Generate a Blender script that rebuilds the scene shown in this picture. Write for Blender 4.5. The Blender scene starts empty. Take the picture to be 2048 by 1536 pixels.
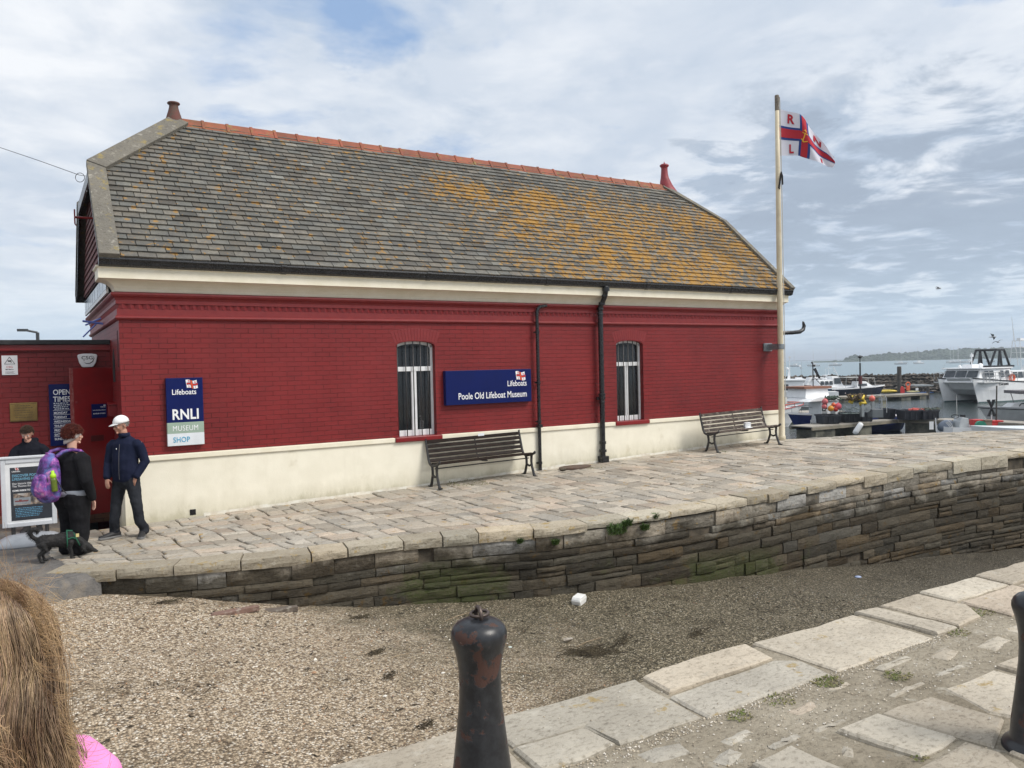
import bpy, bmesh, math, random
from math import sin, cos, pi, radians, sqrt, tan, atan2
from mathutils import Vector, Matrix, noise as mnoise
random.seed(7)
scene = bpy.context.scene
COL = scene.collection
# ------------------------------------------------------------ camera (world origin = eye, +X along the long wall, +Y into the building)
F_PX = 1560.0
YAW, PITCH, ROLL = map(radians, (31.753, -1.296, -1.311))
FW = Vector((sin(YAW)*cos(PITCH), cos(YAW)*cos(PITCH), sin(PITCH)))
_rt = Vector((cos(YAW), -sin(YAW), 0)); _up = _rt.cross(FW)
RT = _rt*cos(ROLL) + _up*sin(ROLL); UP = -_rt*sin(ROLL) + _up*cos(ROLL)
cam = bpy.data.cameras.new('camera'); co = bpy.data.objects.new('camera', cam); COL.objects.link(co)
cam.sensor_width = 36; cam.lens = 36*F_PX/2048; cam.clip_end = 20000; cam.clip_start = 0.05
co.matrix_world = Matrix(((RT.x, UP.x, -FW.x, 0), (RT.y, UP.y, -FW.y, 0), (RT.z, UP.z, -FW.z, 0), (0, 0, 0, 1)))
scene.camera = co
def ray(u, v): return FW + RT*((u-1024)/F_PX) + UP*((768-v)/F_PX)
def onZ(u, v, z): d = ray(u, v); return d*(z/d.z)
def onY(u, v, y): d = ray(u, v); return d*(y/d.y)
def atD(u, v, dep): return ray(u, v)*dep
# ------------------------------------------------------------ mesh builder
class MB:
    def __init__(s): s.v = []; s.f = []; s.c = []; s.m = []; s.cur = (1, 1, 1, 1); s.mi = 0; s.ck = []
    def add(s, vs, fs):
        o = len(s.v); s.ck.append((o, len(s.f))); s.v += [Vector(p) for p in vs]
        for f in fs: s.f.append([i+o for i in f]); s.c.append(s.cur); s.m.append(s.mi)
        return o
    def box(s, x0, x1, y0, y1, z0, z1, M=None):
        vs = [Vector((x, y, z)) for z in (z0, z1) for y in (y0, y1) for x in (x0, x1)]
        if M is not None: vs = [M @ v for v in vs]
        s.add(vs, [(0, 2, 3, 1), (4, 5, 7, 6), (0, 1, 5, 4), (2, 6, 7, 3), (0, 4, 6, 2), (1, 3, 7, 5)])
    def cbox(s, c, size, rz=0, rx=0, ry=0):
        M = Matrix.Translation(c) @ Matrix.Rotation(rz, 4, 'Z') @ Matrix.Rotation(ry, 4, 'Y') @ Matrix.Rotation(rx, 4, 'X')
        a, b, c_ = [q/2 for q in size]; s.box(-a, a, -b, b, -c_, c_, M)
    def prism(s, poly, a, b, axis='X'):
        # poly of 2d points, extruded along axis from a to b
        def P(p, t):
            return (t, p[0], p[1]) if axis == 'X' else ((p[0], t, p[1]) if axis == 'Y' else (p[0], p[1], t))
        n = len(poly); vs = [P(p, a) for p in poly] + [P(p, b) for p in poly]
        fs = [[i, (i+1) % n, n+(i+1) % n, n+i] for i in range(n)] + [list(range(n))[::-1], list(range(n, 2*n))]
        s.add(vs, fs)
    def ring(s, pts, close=True):
        return s.add(pts, [])
    def tube(s, pts, r, n=8, cap=True):
        pts = [Vector(p) for p in pts]; N = len(pts); rs = r if isinstance(r, (list, tuple)) else [r]*N
        base = len(s.v); up = None; allv = []
        for i, p in enumerate(pts):
            t = (pts[min(i+1, N-1)] - pts[max(i-1, 0)]); t = t.normalized() if t.length > 1e-9 else Vector((0, 0, 1))
            if up is None:
                up = Vector((0, 0, 1)) if abs(t.z) < .9 else Vector((1, 0, 0))
            a = (up - t*up.dot(t))
            if a.length < 1e-6: a = t.orthogonal()
            a.normalize(); b = t.cross(a); up = a
            for k in range(n): allv.append(p + (a*cos(2*pi*k/n) + b*sin(2*pi*k/n))*rs[i])
        fs = []
        for i in range(N-1):
            for k in range(n):
                k2 = (k+1) % n; fs.append([i*n+k, i*n+k2, (i+1)*n+k2, (i+1)*n+k])
        if cap: fs += [list(range(n))[::-1], [(N-1)*n+k for k in range(n)]]
        s.add(allv, fs)
    def lathe(s, prof, n=24, c=(0, 0, 0), sx=1, sy=1, M=None):
        c = Vector(c); vs = []
        for r, z in prof:
            for k in range(n):
                p = Vector((r*sx*cos(2*pi*k/n), r*sy*sin(2*pi*k/n), z)); p = (M @ p) if M is not None else p
                vs.append(c + p)
        fs = [[i*n+k, i*n+(k+1) % n, (i+1)*n+(k+1) % n, (i+1)*n+k] for i in range(len(prof)-1) for k in range(n)]
        fs += [list(range(n))[::-1], [(len(prof)-1)*n+k for k in range(n)]]
        s.add(vs, fs)
    def ball(s, c, r, n=12, sq=(1, 1, 1)):
        prof = [(max(1e-4, sin(pi*i/n))*r, -cos(pi*i/n)*r*sq[2]) for i in range(n+1)]
        s.lathe(prof, n*2, c, sq[0], sq[1])
    def loft(s, rings, cap=True):
        n = len(rings[0]); vs = [p for r in rings for p in r]
        fs = [[i*n+k, i*n+(k+1) % n, (i+1)*n+(k+1) % n, (i+1)*n+k] for i in range(len(rings)-1) for k in range(n)]
        if cap: fs += [list(range(n))[::-1], [(len(rings)-1)*n+k for k in range(n)]]
        s.add(vs, fs)
    def build(s, name, mat, parent=None, smooth=False, world=False, bevel=0, tint=None, fixn=True):
        if name == 'window' and getattr(mat, 'name', '') == 'boat_window' and len(s.ck) > 1:
            ck = s.ck + [(len(s.v), len(s.f))]
            for (a, b), (c, d_) in zip(ck, ck[1:]):
                t = MB(); t.add(s.v[a:c], [[i-a for i in f] for f in s.f[b:d_]]); t.build(name, mat, parent, world=world)
            return
        me = bpy.data.meshes.new(name)
        off = Vector((0, 0, 0))
        if world and parent is not None:
            p = parent
            while p is not None: off += p.location; p = p.parent
        elif world == 'base':
            pass
        me.from_pydata([tuple(v-off) for v in s.v], [], s.f)
        mats = mat if isinstance(mat, (list, tuple)) else [mat]
        for m in mats: me.materials.append(m)
        me.polygons.foreach_set('material_index', s.m)
        if fixn:
            bm = bmesh.new(); bm.from_mesh(me); bmesh.ops.recalc_face_normals(bm, faces=bm.faces); bm.to_mesh(me); bm.free()
        tint = True
        if tint:
            a = me.attributes.new('tint', 'FLOAT_COLOR', 'FACE'); a.data.foreach_set('color', [x for c in s.c for x in c])
        if smooth: me.polygons.foreach_set('use_smooth', [True]*len(me.polygons))
        me.update()
        o = bpy.data.objects.new(name, me); COL.objects.link(o)
        if parent is not None: o.parent = parent
        if bevel:
            b = o.modifiers.new('bevel', 'BEVEL'); b.width = bevel; b.segments = 2; b.limit_method = 'ANGLE'; b.angle_limit = radians(40)
            b.harden_normals = False
        return o
def tag(o, label=None, cat=None, group=None, kind=None):
    if label: o['label'] = label
    if cat: o['category'] = cat
    if group: o['group'] = group
    if kind: o['kind'] = kind
    return o
def empty(name, loc, label, cat, group=None, rz=0):
    o = bpy.data.objects.new(name, None); o.empty_display_size = .2; o.location = loc; o.rotation_euler = (0, 0, rz); COL.objects.link(o)
    return tag(o, label, cat, group)
def copy_tree(o, parent=None):
    c = o.copy(); COL.objects.link(c); c.parent = parent
    for ch in list(o.children): copy_tree(ch, c)
    return c
def rnd(a, b): return random.uniform(a, b)
# ------------------------------------------------------------ materials
def newmat(name):
    m = bpy.data.materials.new(name); m.use_nodes = True; nt = m.node_tree; nt.nodes.clear()
    out = nt.nodes.new('ShaderNodeOutputMaterial'); b = nt.nodes.new('ShaderNodeBsdfPrincipled')
    nt.links.new(b.outputs[0], out.inputs[0]); return m, nt, b
class G:
    """tiny node-graph helper"""
    def __init__(s, nt): s.nt = nt; s.tc = None
    def n(s, t, **k):
        x = s.nt.nodes.new(t)
        for a, b in k.items(): setattr(x, a, b)
        return x
    def l(s, a, b): s.nt.links.new(a, b)
    def put(s, inp, v):
        if isinstance(v, bpy.types.NodeSocket): s.l(v, inp)
        elif v is not None: inp.default_value = v
    def co(s, kind='Object'):
        if s.tc is None: s.tc = s.n('ShaderNodeTexCoord')
        return s.tc.outputs[kind]
    def mapp(s, vec, scale=(1, 1, 1), rot=(0, 0, 0), loc=(0, 0, 0)):
        m = s.n('ShaderNodeMapping'); s.l(vec, m.inputs[0]); m.inputs['Scale'].default_value = scale; m.inputs['Rotation'].default_value = rot; m.inputs['Location'].default_value = loc
        return m.outputs[0]
    def noise(s, vec, scale, detail=4, rough=.55, dist=0):
        x = s.n('ShaderNodeTexNoise'); s.l(vec, x.inputs['Vector']); x.inputs['Scale'].default_value = scale; x.inputs['Detail'].default_value = detail
        x.inputs['Roughness'].default_value = rough; x.inputs['Distortion'].default_value = dist; return x.outputs[0]
    def voro(s, vec, scale, feat='F1', out='Distance', rnd_=1):
        x = s.n('ShaderNodeTexVoronoi', feature=feat); s.l(vec, x.inputs['Vector']); x.inputs['Scale'].default_value = scale; x.inputs['Randomness'].default_value = rnd_
        return x.outputs[out]
    def ramp(s, fac, stops, interp='LINEAR'):
        x = s.n('ShaderNodeValToRGB'); s.put(x.inputs[0], fac); cr = x.color_ramp; cr.interpolation = interp
        while len(cr.elements) < len(stops): cr.elements.new(.5)
        for e, (p, c) in zip(cr.elements, stops):
            e.position = p; e.color = (c, c, c, 1) if not isinstance(c, (tuple, list)) else (tuple(c)+(1,))[:4]
        return x.outputs[0]
    def mix(s, fac, a, b, mode='MIX'):
        x = s.n('ShaderNodeMix', data_type='RGBA', blend_type=mode); s.put(x.inputs[0], fac)
        for i, v in ((6, a), (7, b)):
            if isinstance(v, (tuple, list)): v = (tuple(v)+(1,))[:4]
            s.put(x.inputs[i], v)
        return x.outputs[2]
    def math(s, op, a, b=None, c=None):
        x = s.n('ShaderNodeMath', operation=op); s.put(x.inputs[0], a)
        if b is not None: s.put(x.inputs[1], b)
        if c is not None: s.put(x.inputs[2], c)
        return x.outputs[0]
    def sep(s, v): x = s.n('ShaderNodeSeparateXYZ'); s.l(v, x.inputs[0]); return x.outputs
    def comb(s, a, b, c):
        x = s.n('ShaderNodeCombineXYZ')
        for i, v in enumerate((a, b, c)): s.put(x.inputs[i], v)
        return x.outputs[0]
    def bump(s, h, strength=.3, dist=.01, normal=None):
        x = s.n('ShaderNodeBump'); s.put(x.inputs['Height'], h); x.inputs['Strength'].default_value = strength; x.inputs['Distance'].default_value = dist
        if normal is not None: s.l(normal, x.inputs['Normal'])
        return x.outputs[0]
    def attr(s, name='tint'): x = s.n('ShaderNodeAttribute', attribute_name=name); return x.outputs['Color']
_mc = {}
def M(name, c1, c2=None, scale=6, rough=.6, metal=0, bump=0, bscale=60, bd=.003, tint=False, lo=.4, hi=.62, spec=.5, dirt=None, coat=0, trans=0, alpha=1, sheen=0):
    if name in _mc: return _mc[name]
    m, nt, b = newmat(name); g = G(nt); v = g.co()
    c2 = c2 or tuple(x*.86 for x in c1)
    f = g.ramp(g.noise(v, scale, 6, .6), [(lo, 0), (hi, 1)])
    col = g.mix(f, c1, c2)
    if dirt:
        dc, ds, dlo, dhi = dirt
        col = g.mix(g.ramp(g.noise(g.mapp(v, loc=(3, 7, 1)), ds, 7, .65), [(dlo, 0), (dhi, 1)]), col, dc)
    if tint: col = g.mix(1, col, g.attr(), 'MULTIPLY')
    g.l(col, b.inputs['Base Color'])
    g.put(b.inputs['Roughness'], g.math('MULTIPLY_ADD', g.noise(v, scale*2.3, 3), .25, rough-.12))
    b.inputs['Metallic'].default_value = metal; b.inputs['Specular IOR Level'].default_value = spec; b.inputs['Coat Weight'].default_value = coat
    b.inputs['Alpha'].default_value = alpha; b.inputs['Transmission Weight'].default_value = trans; b.inputs['Sheen Weight'].default_value = sheen
    if bump: g.l(g.bump(g.noise(v, bscale, 5, .6), bump, bd), b.inputs['Normal'])
    _mc[name] = m; return m
def text(body, size, mat, parent, loc, fat=0.0, align='LEFT', rot=(radians(90), 0, 0), ext=.0015, sx=1.0, name='lettering', fn=None, space=1.0):
    cu = bpy.data.curves.new(name, 'FONT'); cu.body = body; cu.size = size; cu.offset = fat*size; cu.extrude = ext; cu.align_x = align; cu.space_character = space
    cu.resolution_u = 4; cu.space_line = .95
    to = bpy.data.objects.new('tmp', cu); COL.objects.link(to)
    dg = bpy.context.evaluated_depsgraph_get(); me = bpy.data.meshes.new_from_object(to.evaluated_get(dg))
    bpy.data.objects.remove(to); bpy.data.curves.remove(cu)
    me.name = name; me.materials.clear(); me.materials.append(mat)
    for v in me.vertices: v.co.x *= sx
    if fn:
        for v in me.vertices: v.co = fn(v.co.copy())
    o = bpy.data.objects.new(name, me); COL.objects.link(o); o.parent = parent; o.location = loc; o.rotation_euler = rot
    return o
# ------------------------------------------------------------ rounded bodies: lofted chains fused by a voxel remesh
def chain(mb, pts, side=(1, 0, 0), n=14, endcap=True):
    """pts: (x,y,z,ra,rb) ra = half width along side axis, rb = half depth"""
    P = [Vector(p[:3]) for p in pts]; N = len(P); side = Vector(side); rings = []
    for i in range(N):
        t = (P[min(i+1, N-1)]-P[max(i-1, 0)]).normalized()
        a = side - t*side.dot(t)
        if a.length < .15: a = Vector((0, 1, 0)) - t*t.y
        a.normalize(); b = t.cross(a); ra = pts[i][3]; rb = pts[i][4] if len(pts[i]) > 4 else ra
        rings.append([P[i] + a*cos(2*pi*k/n)*ra + b*sin(2*pi*k/n)*rb for k in range(n)])
    t0 = (P[0]-P[1]).normalized(); t1 = (P[-1]-P[-2]).normalized()
    def shrink(r, c, t, k, d): return [c + (p-c)*k + t*d for p in r]
    r0, r1 = rings[0], rings[-1]; d0 = min(pts[0][3], pts[0][4] if len(pts[0]) > 4 else pts[0][3]); d1 = min(pts[-1][3], pts[-1][4] if len(pts[-1]) > 4 else pts[-1][3])
    if endcap:
        rings = [shrink(r0, P[0], t0, .25, d0*.62), shrink(r0, P[0], t0, .75, d0*.42)] + rings + [shrink(r1, P[-1], t1, .75, d1*.42), shrink(r1, P[-1], t1, .25, d1*.62)]
    mb.loft(rings)
def fuse(mb, name, mat, parent, voxel=.012, smooth=4, wr=0, wscale=.09, fac=.5, world=False):
    o = mb.build(name, mat, parent, fixn=True, world=world)
    r = o.modifiers.new('r', 'REMESH'); r.mode = 'VOXEL'; r.voxel_size = voxel; r.use_smooth_shade = True
    if smooth: s = o.modifiers.new('s', 'SMOOTH'); s.factor = fac; s.iterations = smooth
    if wr:
        tx = bpy.data.textures.new(name+'_folds', 'CLOUDS'); tx.noise_scale = wscale; tx.noise_depth = 2
        d = o.modifiers.new('d', 'DISPLACE'); d.texture = tx; d.strength = wr; d.mid_level = .5; d.texture_coords = 'LOCAL'
    dg = bpy.context.evaluated_depsgraph_get(); me = bpy.data.meshes.new_from_object(o.evaluated_get(dg))
    me.name = name; o.modifiers.clear(); o.data = me
    me.materials.clear(); me.materials.append(mat if not isinstance(mat, (list, tuple)) else mat[0])
    me.polygons.foreach_set('material_index', [0]*len(me.polygons)); me.polygons.foreach_set('use_smooth', [True]*len(me.polygons)); return o
# ============================================================ world and light
SUN_AZ = Vector((0.60, -0.80, 0)).normalized(); SUN_EL = radians(48)
w = bpy.data.worlds.new('World'); scene.world = w; w.use_nodes = True; nt = w.node_tree; nt.nodes.clear(); g = G(nt)
out = g.n('ShaderNodeOutputWorld'); bg = g.n('ShaderNodeBackground'); g.l(bg.outputs[0], out.inputs[0]); bg.inputs[1].default_value = .1
sky = g.n('ShaderNodeTexSky'); sky.sky_type = 'NISHITA'; sky.sun_disc = False; sky.sun_elevation = SUN_EL; sky.sun_rotation = atan2(SUN_AZ.x, SUN_AZ.y)
sky.air_density = 1.0; sky.dust_density = 1.5; sky.ozone_density = 1.5
d = g.co('Generated'); X, Y, Z = g.sep(d)
zz = g.math('ADD', g.math('MAXIMUM', Z, 0), .10)
P = g.comb(g.math('DIVIDE', X, zz), g.math('DIVIDE', Y, zz), 0)
n1 = g.noise(g.mapp(P, (1, 1, 1), (0, 0, .5), (3.1, 1.7, 0)), 1.45, 10, .60, .2)
n2 = g.noise(g.mapp(P, (1, 1, 1), (0, 0, .9), (9.3, 4.2, 2)), .55, 5, .5)
n3 = g.noise(g.mapp(P, (1, 1, 1), (0, 0, .2), (1.2, 8.8, 5)), 2.6, 9, .6, .3)
n4 = g.noise(g.mapp(P, (1, 1, 1), (0, 0, 1.1), (6.6, 2.8, 3)), 3.0, 10, .60, .3); puff = g.ramp(n4, [(.36, 0), (.64, 1)])
def blob(u, v, r0, r1, warp=.10):
    c = ray(u, v).normalized(); vm = g.n('ShaderNodeVectorMath', operation='DOT_PRODUCT'); g.l(d, vm.inputs[0]); vm.inputs[1].default_value = c
    q = g.math('ADD', vm.outputs['Value'], g.math('MULTIPLY', g.math('SUBTRACT', n3, .5), warp*r1))
    mr = g.n('ShaderNodeMapRange', interpolation_type='SMOOTHSTEP'); g.l(q, mr.inputs[0]); mr.inputs[1].default_value = cos(r1); mr.inputs[2].default_value = cos(r0)
    return mr.outputs[0]
# coverage: mostly closed stratocumulus with a few openings
cov = g.math('ADD', n1, .20)
for (u, v, r0, r1, k) in ((560, 60, .02, .30, -.07), (330, 55, .02, .16, -.12), (740, 95, .01, .07, -.13), (1750, 650, .02, .12, -.30), (2040, 640, .02, .12, -.26),
                          (0, 620, .02, .25, -.05), (120, 350, .05, .2, .10), (1700, 400, .10, .24, .4), (1950, 380, .08, .2, .4), (1880, 300, .02, .10, .2), (1800, 545, .02, .09, .35), (1500, 560, .02, .09, .3), (2000, 535, .02, .08, .3), (90, 60, .03, .2, .2), (1880, 130, .02, .16, -.10)):
    cov = g.math('ADD', cov, g.math('MULTIPLY', blob(u, v, r0, r1), k))
cov = g.ramp(g.math('ADD', cov, g.math('MULTIPLY', g.math('SUBTRACT', n4, .5), .10)), [(.44, 0), (.62, 1)])
dark = g.ramp(g.math('ADD', g.math('MULTIPLY', n2, .55), g.math('MULTIPLY', n3, .45)), [(.42, 0), (.57, 1)])
dk = None
for (u, v, r0, r1, k) in ((1700, 440, .02, .17, 1.0), (1960, 430, .02, .15, 1.0), (1500, 400, .01, .10, .8), (2100, 380, .02, .14, .8), (620, 150, .05, .3, .3), (260, 330, .02, .15, .2), (1350, 200, .05, .3, .15)):
    b_ = g.math('MULTIPLY', blob(u, v, r0, r1, .22), k); dk = b_ if dk is None else g.math('MAXIMUM', dk, b_)
bright = (6.15, 6.3, 6.5); grey = (3.35, 3.95, 4.8)
dkm = g.math('MULTIPLY', dk, g.math('MULTIPLY_ADD', puff, -.42, 1.0))
ccol = g.mix(g.math('MINIMUM', g.math('ADD', g.math('MULTIPLY', g.math('MULTIPLY', dark, g.math('MULTIPLY_ADD', puff, -.35, 1.10)), .60), dkm), 1), bright, grey)
dbk = None
for (u, v, r0, r1, k) in ((1700, 450, .01, .13, 1), (1880, 430, .01, .14, 1), (2040, 400, .01, .12, .9), (1530, 330, .01, .08, .6), (1600, 250, .01, .1, .35)):
    b_ = g.math('MULTIPLY', blob(u, v, r0, r1, .5), k); dbk = b_ if dbk is None else g.math('MAXIMUM', dbk, b_)
ccol = g.mix(g.math('MULTIPLY', dbk, g.math('MULTIPLY_ADD', puff, -.22, .90)), ccol, (2.4, 2.85, 3.5))
skyc = g.mix(.8, sky.outputs[0], (2.2, 3.2, 4.9), 'MIX')
final = g.mix(g.math('MULTIPLY', cov, .96), skyc, ccol)
hz = g.ramp(Z, [(0.0, 1), (.05, .75), (.11, .2), (.17, 0)])
final = g.mix(g.math('MULTIPLY', hz, .7), final, (4.0, 5.1, 6.1))
g.l(final, bg.inputs[0])
sl = bpy.data.lights.new('sun', 'SUN'); sl.energy = 2.0; sl.angle = radians(24); sl.color = (1, .95, .88)
so = bpy.data.objects.new('sun', sl); COL.objects.link(so)
sd = Vector((SUN_AZ.x*cos(SUN_EL), SUN_AZ.y*cos(SUN_EL), sin(SUN_EL)))
so.rotation_euler = sd.to_track_quat('Z', 'Y').to_euler(); so.location = sd*30
vs = scene.view_settings; vs.view_transform = 'Standard'; vs.look = 'None'; vs.gamma = 1; vs.exposure = 0.66
# ============================================================ special materials
def stone_mat(name, base, base2, wet=None, lichen=.0, bump=.5, rough=.85, orange=(.42, .20, .03)):
    m, nt, b = newmat(name); g = G(nt); v = g.co()
    col = g.mix(g.ramp(g.noise(v, 2.3, 8, .65), [(.35, 0), (.65, 1)]), base, base2)
    col = g.mix(1, col, g.attr(), 'MULTIPLY')
    fine = g.noise(g.mapp(v, (1, 1.7, 1), (0, 0, .4)), 26, 9, .75); col = g.mix(g.ramp(fine, [(.36, .7), (.50, 0)]), col, g.mix(1, col, (.42, .40, .37), 'MULTIPLY'))
    pale = g.ramp(g.noise(v, 9, 7, .7), [(.57, 0), (.7, .5)]); col = g.mix(pale, col, (.55, .52, .45))
    if lichen:
        l = g.ramp(g.noise(g.mapp(v, loc=(5, 2, 9)), 5.5, 9, .72), [(.60-lichen*.2, 0), (.66-lichen*.2, 1)]); col = g.mix(g.math('MULTIPLY', l, .8), col, g.mix(fine, orange, (.30, .25, .10)))
    rr = .9
    if wet:
        # tidal stain: darker and greener below the high-water line, wavering with the stonework
        wp = g.n('ShaderNodeNewGeometry').outputs['Position']; xx, yy, z_ = g.sep(wp)
        line = g.math('MULTIPLY_ADD', xx, -.008, -2.36)
        h = g.math('ADD', g.math('SUBTRACT', z_, line), g.math('MULTIPLY', g.math('SUBTRACT', g.noise(wp, 2.2, 6, .6), .5), .9))
        wetf = g.ramp(h, [(.0, 1), (.22, 0)]); col = g.mix(g.math('MULTIPLY', wetf, .88), col, g.mix(1, col, (.13, .115, .085), 'MULTIPLY'))
        low = g.ramp(g.math('SUBTRACT', z_, g.math('MULTIPLY_ADD', xx, -.074, -2.36)), [(.05, 1), (.34, 0)])
        bx_ = g.math('ADD', g.math('POWER', 2.718, g.math('MULTIPLY', -.45, g.math('POWER', g.math('SUBTRACT', xx, 8.6), 2))), g.math('POWER', 2.718, g.math('MULTIPLY', -1.6, g.math('POWER', g.math('ABSOLUTE', g.math('SUBTRACT', xx, 4.5)), 2))))
        mossf = g.ramp(g.math('ADD', g.noise(g.mapp(wp, loc=(7.4, 0, 1)), 2.2, 7, .7), g.math('MULTIPLY_ADD', bx_, .28, -.13)), [(.50, 0), (.60, 1)])
        col = g.mix(g.math('MULTIPLY', g.math('MULTIPLY', g.math('MULTIPLY', mossf, low), g.ramp(fine, [(.38, .95), (.6, .35)])), .85), col, g.mix(fine, (.03, .045, .010), (.075, .095, .022)))
    g.l(col, b.inputs['Base Color']); b.inputs['Roughness'].default_value = rough; b.inputs['Specular IOR Level'].default_value = .3
    h = g.math('ADD', g.math('MULTIPLY', g.noise(g.mapp(v, (1, 1, 2.5)), 11, 9, .68), 1), g.math('MULTIPLY', fine, .4))
    g.l(g.bump(h, bump, .03), b.inputs['Normal']); return m
def brick_mat(name, c, c2, vertical_axis_x='X', scale=1.0, dirt=.0):
    m, nt, b = newmat(name); g = G(nt); x, y, z = g.sep(g.n('ShaderNodeNewGeometry').outputs['Position'])
    nrm = g.n('ShaderNodeNewGeometry').outputs['Normal']; nx, ny, nz = g.sep(nrm)
    side = g.math('GREATER_THAN', g.math('ABSOLUTE', nx), .7)
    hmix = g.n('ShaderNodeMix', data_type='FLOAT'); g.l(side, hmix.inputs[0]); g.l(x, hmix.inputs[2]); g.l(y, hmix.inputs[3])
    wob = g.noise(g.comb(x, y, z), 6, 4, .6); wob = g.math('MULTIPLY', g.math('SUBTRACT', wob, .5), .016)
    vec = g.comb(g.math('ADD', hmix.outputs[0], wob), g.math('ADD', z, wob), 0)
    bt = g.n('ShaderNodeTexBrick'); g.l(vec, bt.inputs['Vector']); bt.inputs['Scale'].default_value = 1; bt.inputs['Brick Width'].default_value = .236; bt.inputs['Row Height'].default_value = .0765
    bt.inputs['Mortar Size'].default_value = .0055; bt.inputs['Mortar Smooth'].default_value = .25; bt.offset = .5
    bt.inputs['Color1'].default_value = (1, 1, 1, 1); bt.inputs['Color2'].default_value = (.8, .8, .8, 1); bt.inputs['Mortar'].default_value = (0, 0, 0, 1)
    P_ = g.comb(x, y, z); var = g.noise(P_, 1.1, 5, .6)
    col = g.mix(g.ramp(var, [(.35, 0), (.65, 1)]), c, c2)
    col = g.mix(g.math('MULTIPLY', bt.outputs['Fac'], g.ramp(g.noise(P_, 9, 4, .6), [(.35, .25), (.6, .95)])), col, tuple(k*.28 for k in c))
    br = g.n('ShaderNodeTexBrick'); g.l(vec, br.inputs['Vector'])
    for k in ('Scale', 'Brick Width', 'Row Height', 'Mortar Size', 'Mortar Smooth'): br.inputs[k].default_value = bt.inputs[k].default_value
    br.inputs['Color1'].default_value = (1, 1, 1, 1); br.inputs['Color2'].default_value = (.80, .78, .78, 1); br.inputs['Mortar'].default_value = (.9, .9, .9, 1)
    col = g.mix(.6, col, g.mix(1, col, br.outputs['Color'], 'MULTIPLY'))
    st_ = g.ramp(g.noise(g.mapp(P_, (1, 1, .16)), 2.6, 7, .68), [(.50, 0), (.70, .5)]); col = g.mix(st_, col, tuple(k*.66+.006 for k in c))
    fd = g.ramp(g.noise(g.mapp(P_, loc=(5, 5, 5)), .55, 6, .6), [(.45, 0), (.7, .5)]); col = g.mix(fd, col, tuple(k*1.18+.008 for k in c))
    chip = g.ramp(g.noise(g.mapp(P_, loc=(8, 1, 3)), 17, 5, .6), [(.735, 0), (.75, .6)]); col = g.mix(chip, col, (.33, .16, .13))
    g.l(col, b.inputs['Base Color']); b.inputs['Roughness'].default_value = .5; b.inputs['Specular IOR Level'].default_value = .35
    miss = g.ramp(g.noise(P_, 7, 4, .6), [(.35, .25), (.6, 1)])
    h = g.math('SUBTRACT', g.math('MULTIPLY', g.noise(P_, 30, 6, .65), .22), g.math('MULTIPLY', bt.outputs['Fac'], miss))
    g.l(g.bump(h, 1.0, .009), b.inputs['Normal']); return m
RED = (.205, .015, .016); RED2 = (.160, .013, .015)
m_brick = brick_mat('painted_red_brick', RED, RED2)
m_red = M('red_masonry_paint', RED, (.18, .011, .014), 8, .5, bump=.35, bscale=40, bd=.01)
m_redgloss = M('red_gloss_paint', (.22, .006, .008), (.17, .006, .008), 3, .35, bump=.05)
m_cream = M('cream_render', (.83, .79, .66), (.78, .74, .61), 3, .7, bump=.35, bscale=70, bd=.006, dirt=((.50, .44, .30), 1.7, .60, .80))
def add_splash(m):
    nt = m.node_tree; g = G(nt); b = [n for n in nt.nodes if n.type == 'BSDF_PRINCIPLED'][0]; src = b.inputs['Base Color'].links[0].from_socket; p = g.n('ShaderNodeNewGeometry').outputs['Position']; x, y, z = g.sep(p)
    h = g.math('SUBTRACT', z, g.math('MULTIPLY_ADD', x, .0228, -2.215)); n = g.noise(g.mapp(p, (1, 1, .35)), 5, 7, .7)
    f = g.ramp(g.math('SUBTRACT', g.math('ADD', h, g.math('MULTIPLY', n, -.5)), -.25), [(0, .75), (.12, .28), (.32, 0)])
    c = g.mix(f, src, (.40, .37, .25)); f2 = g.math('MULTIPLY', g.ramp(g.noise(g.mapp(p, (1, 1, .12), (0, 0, 0), (2, 2, 2)), 3.2, 6, .65), [(.56, 0), (.70, .16)]), 1)
    g.l(g.mix(f2, c, (.55, .50, .38)), b.inputs['Base Color'])
add_splash(m_cream)
m_creamtrim = M('cream_trim_paint', (.82, .77, .63), (.76, .71, .56), 4, .55, bump=.12, bscale=25, bd=.006)
m_black = M('black_gloss_paint', (.008, .009, .011), (.018, .018, .02), 12, .28)
m_blackiron = M('black_iron', (.02, .021, .024), (.04, .036, .033), 20, .45, bump=.2, bscale=80)
m_white = M('white_paint', (.78, .79, .80), (.70, .71, .72), 6, .45)
m_glass = M('dark_window_glass', (.02, .025, .03), (.03, .03, .035), 1.2, .10, spec=.9, alpha=.45)
m_coping = stone_mat('concrete_coping', (.15, .14, .12), (.19, .175, .145), None, .16, .5, orange=(.26, .19, .07))
m_terra = M('terracotta_ridge', (.30, .085, .04), (.22, .075, .04), 5, .75, bump=.3, bscale=40, bd=.006, dirt=((.25, .18, .04), 7, .56, .70))
m_blue = M('navy_sign_panel', (.003, .010, .092), (.003, .009, .080), 2, .4, spec=.2)
m_letter = M('white_lettering', (.82, .83, .85), (.8, .8, .82), 2, .5)
m_flatblack = M('flat_black', (.006, .006, .007), None, 2, .9)
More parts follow.
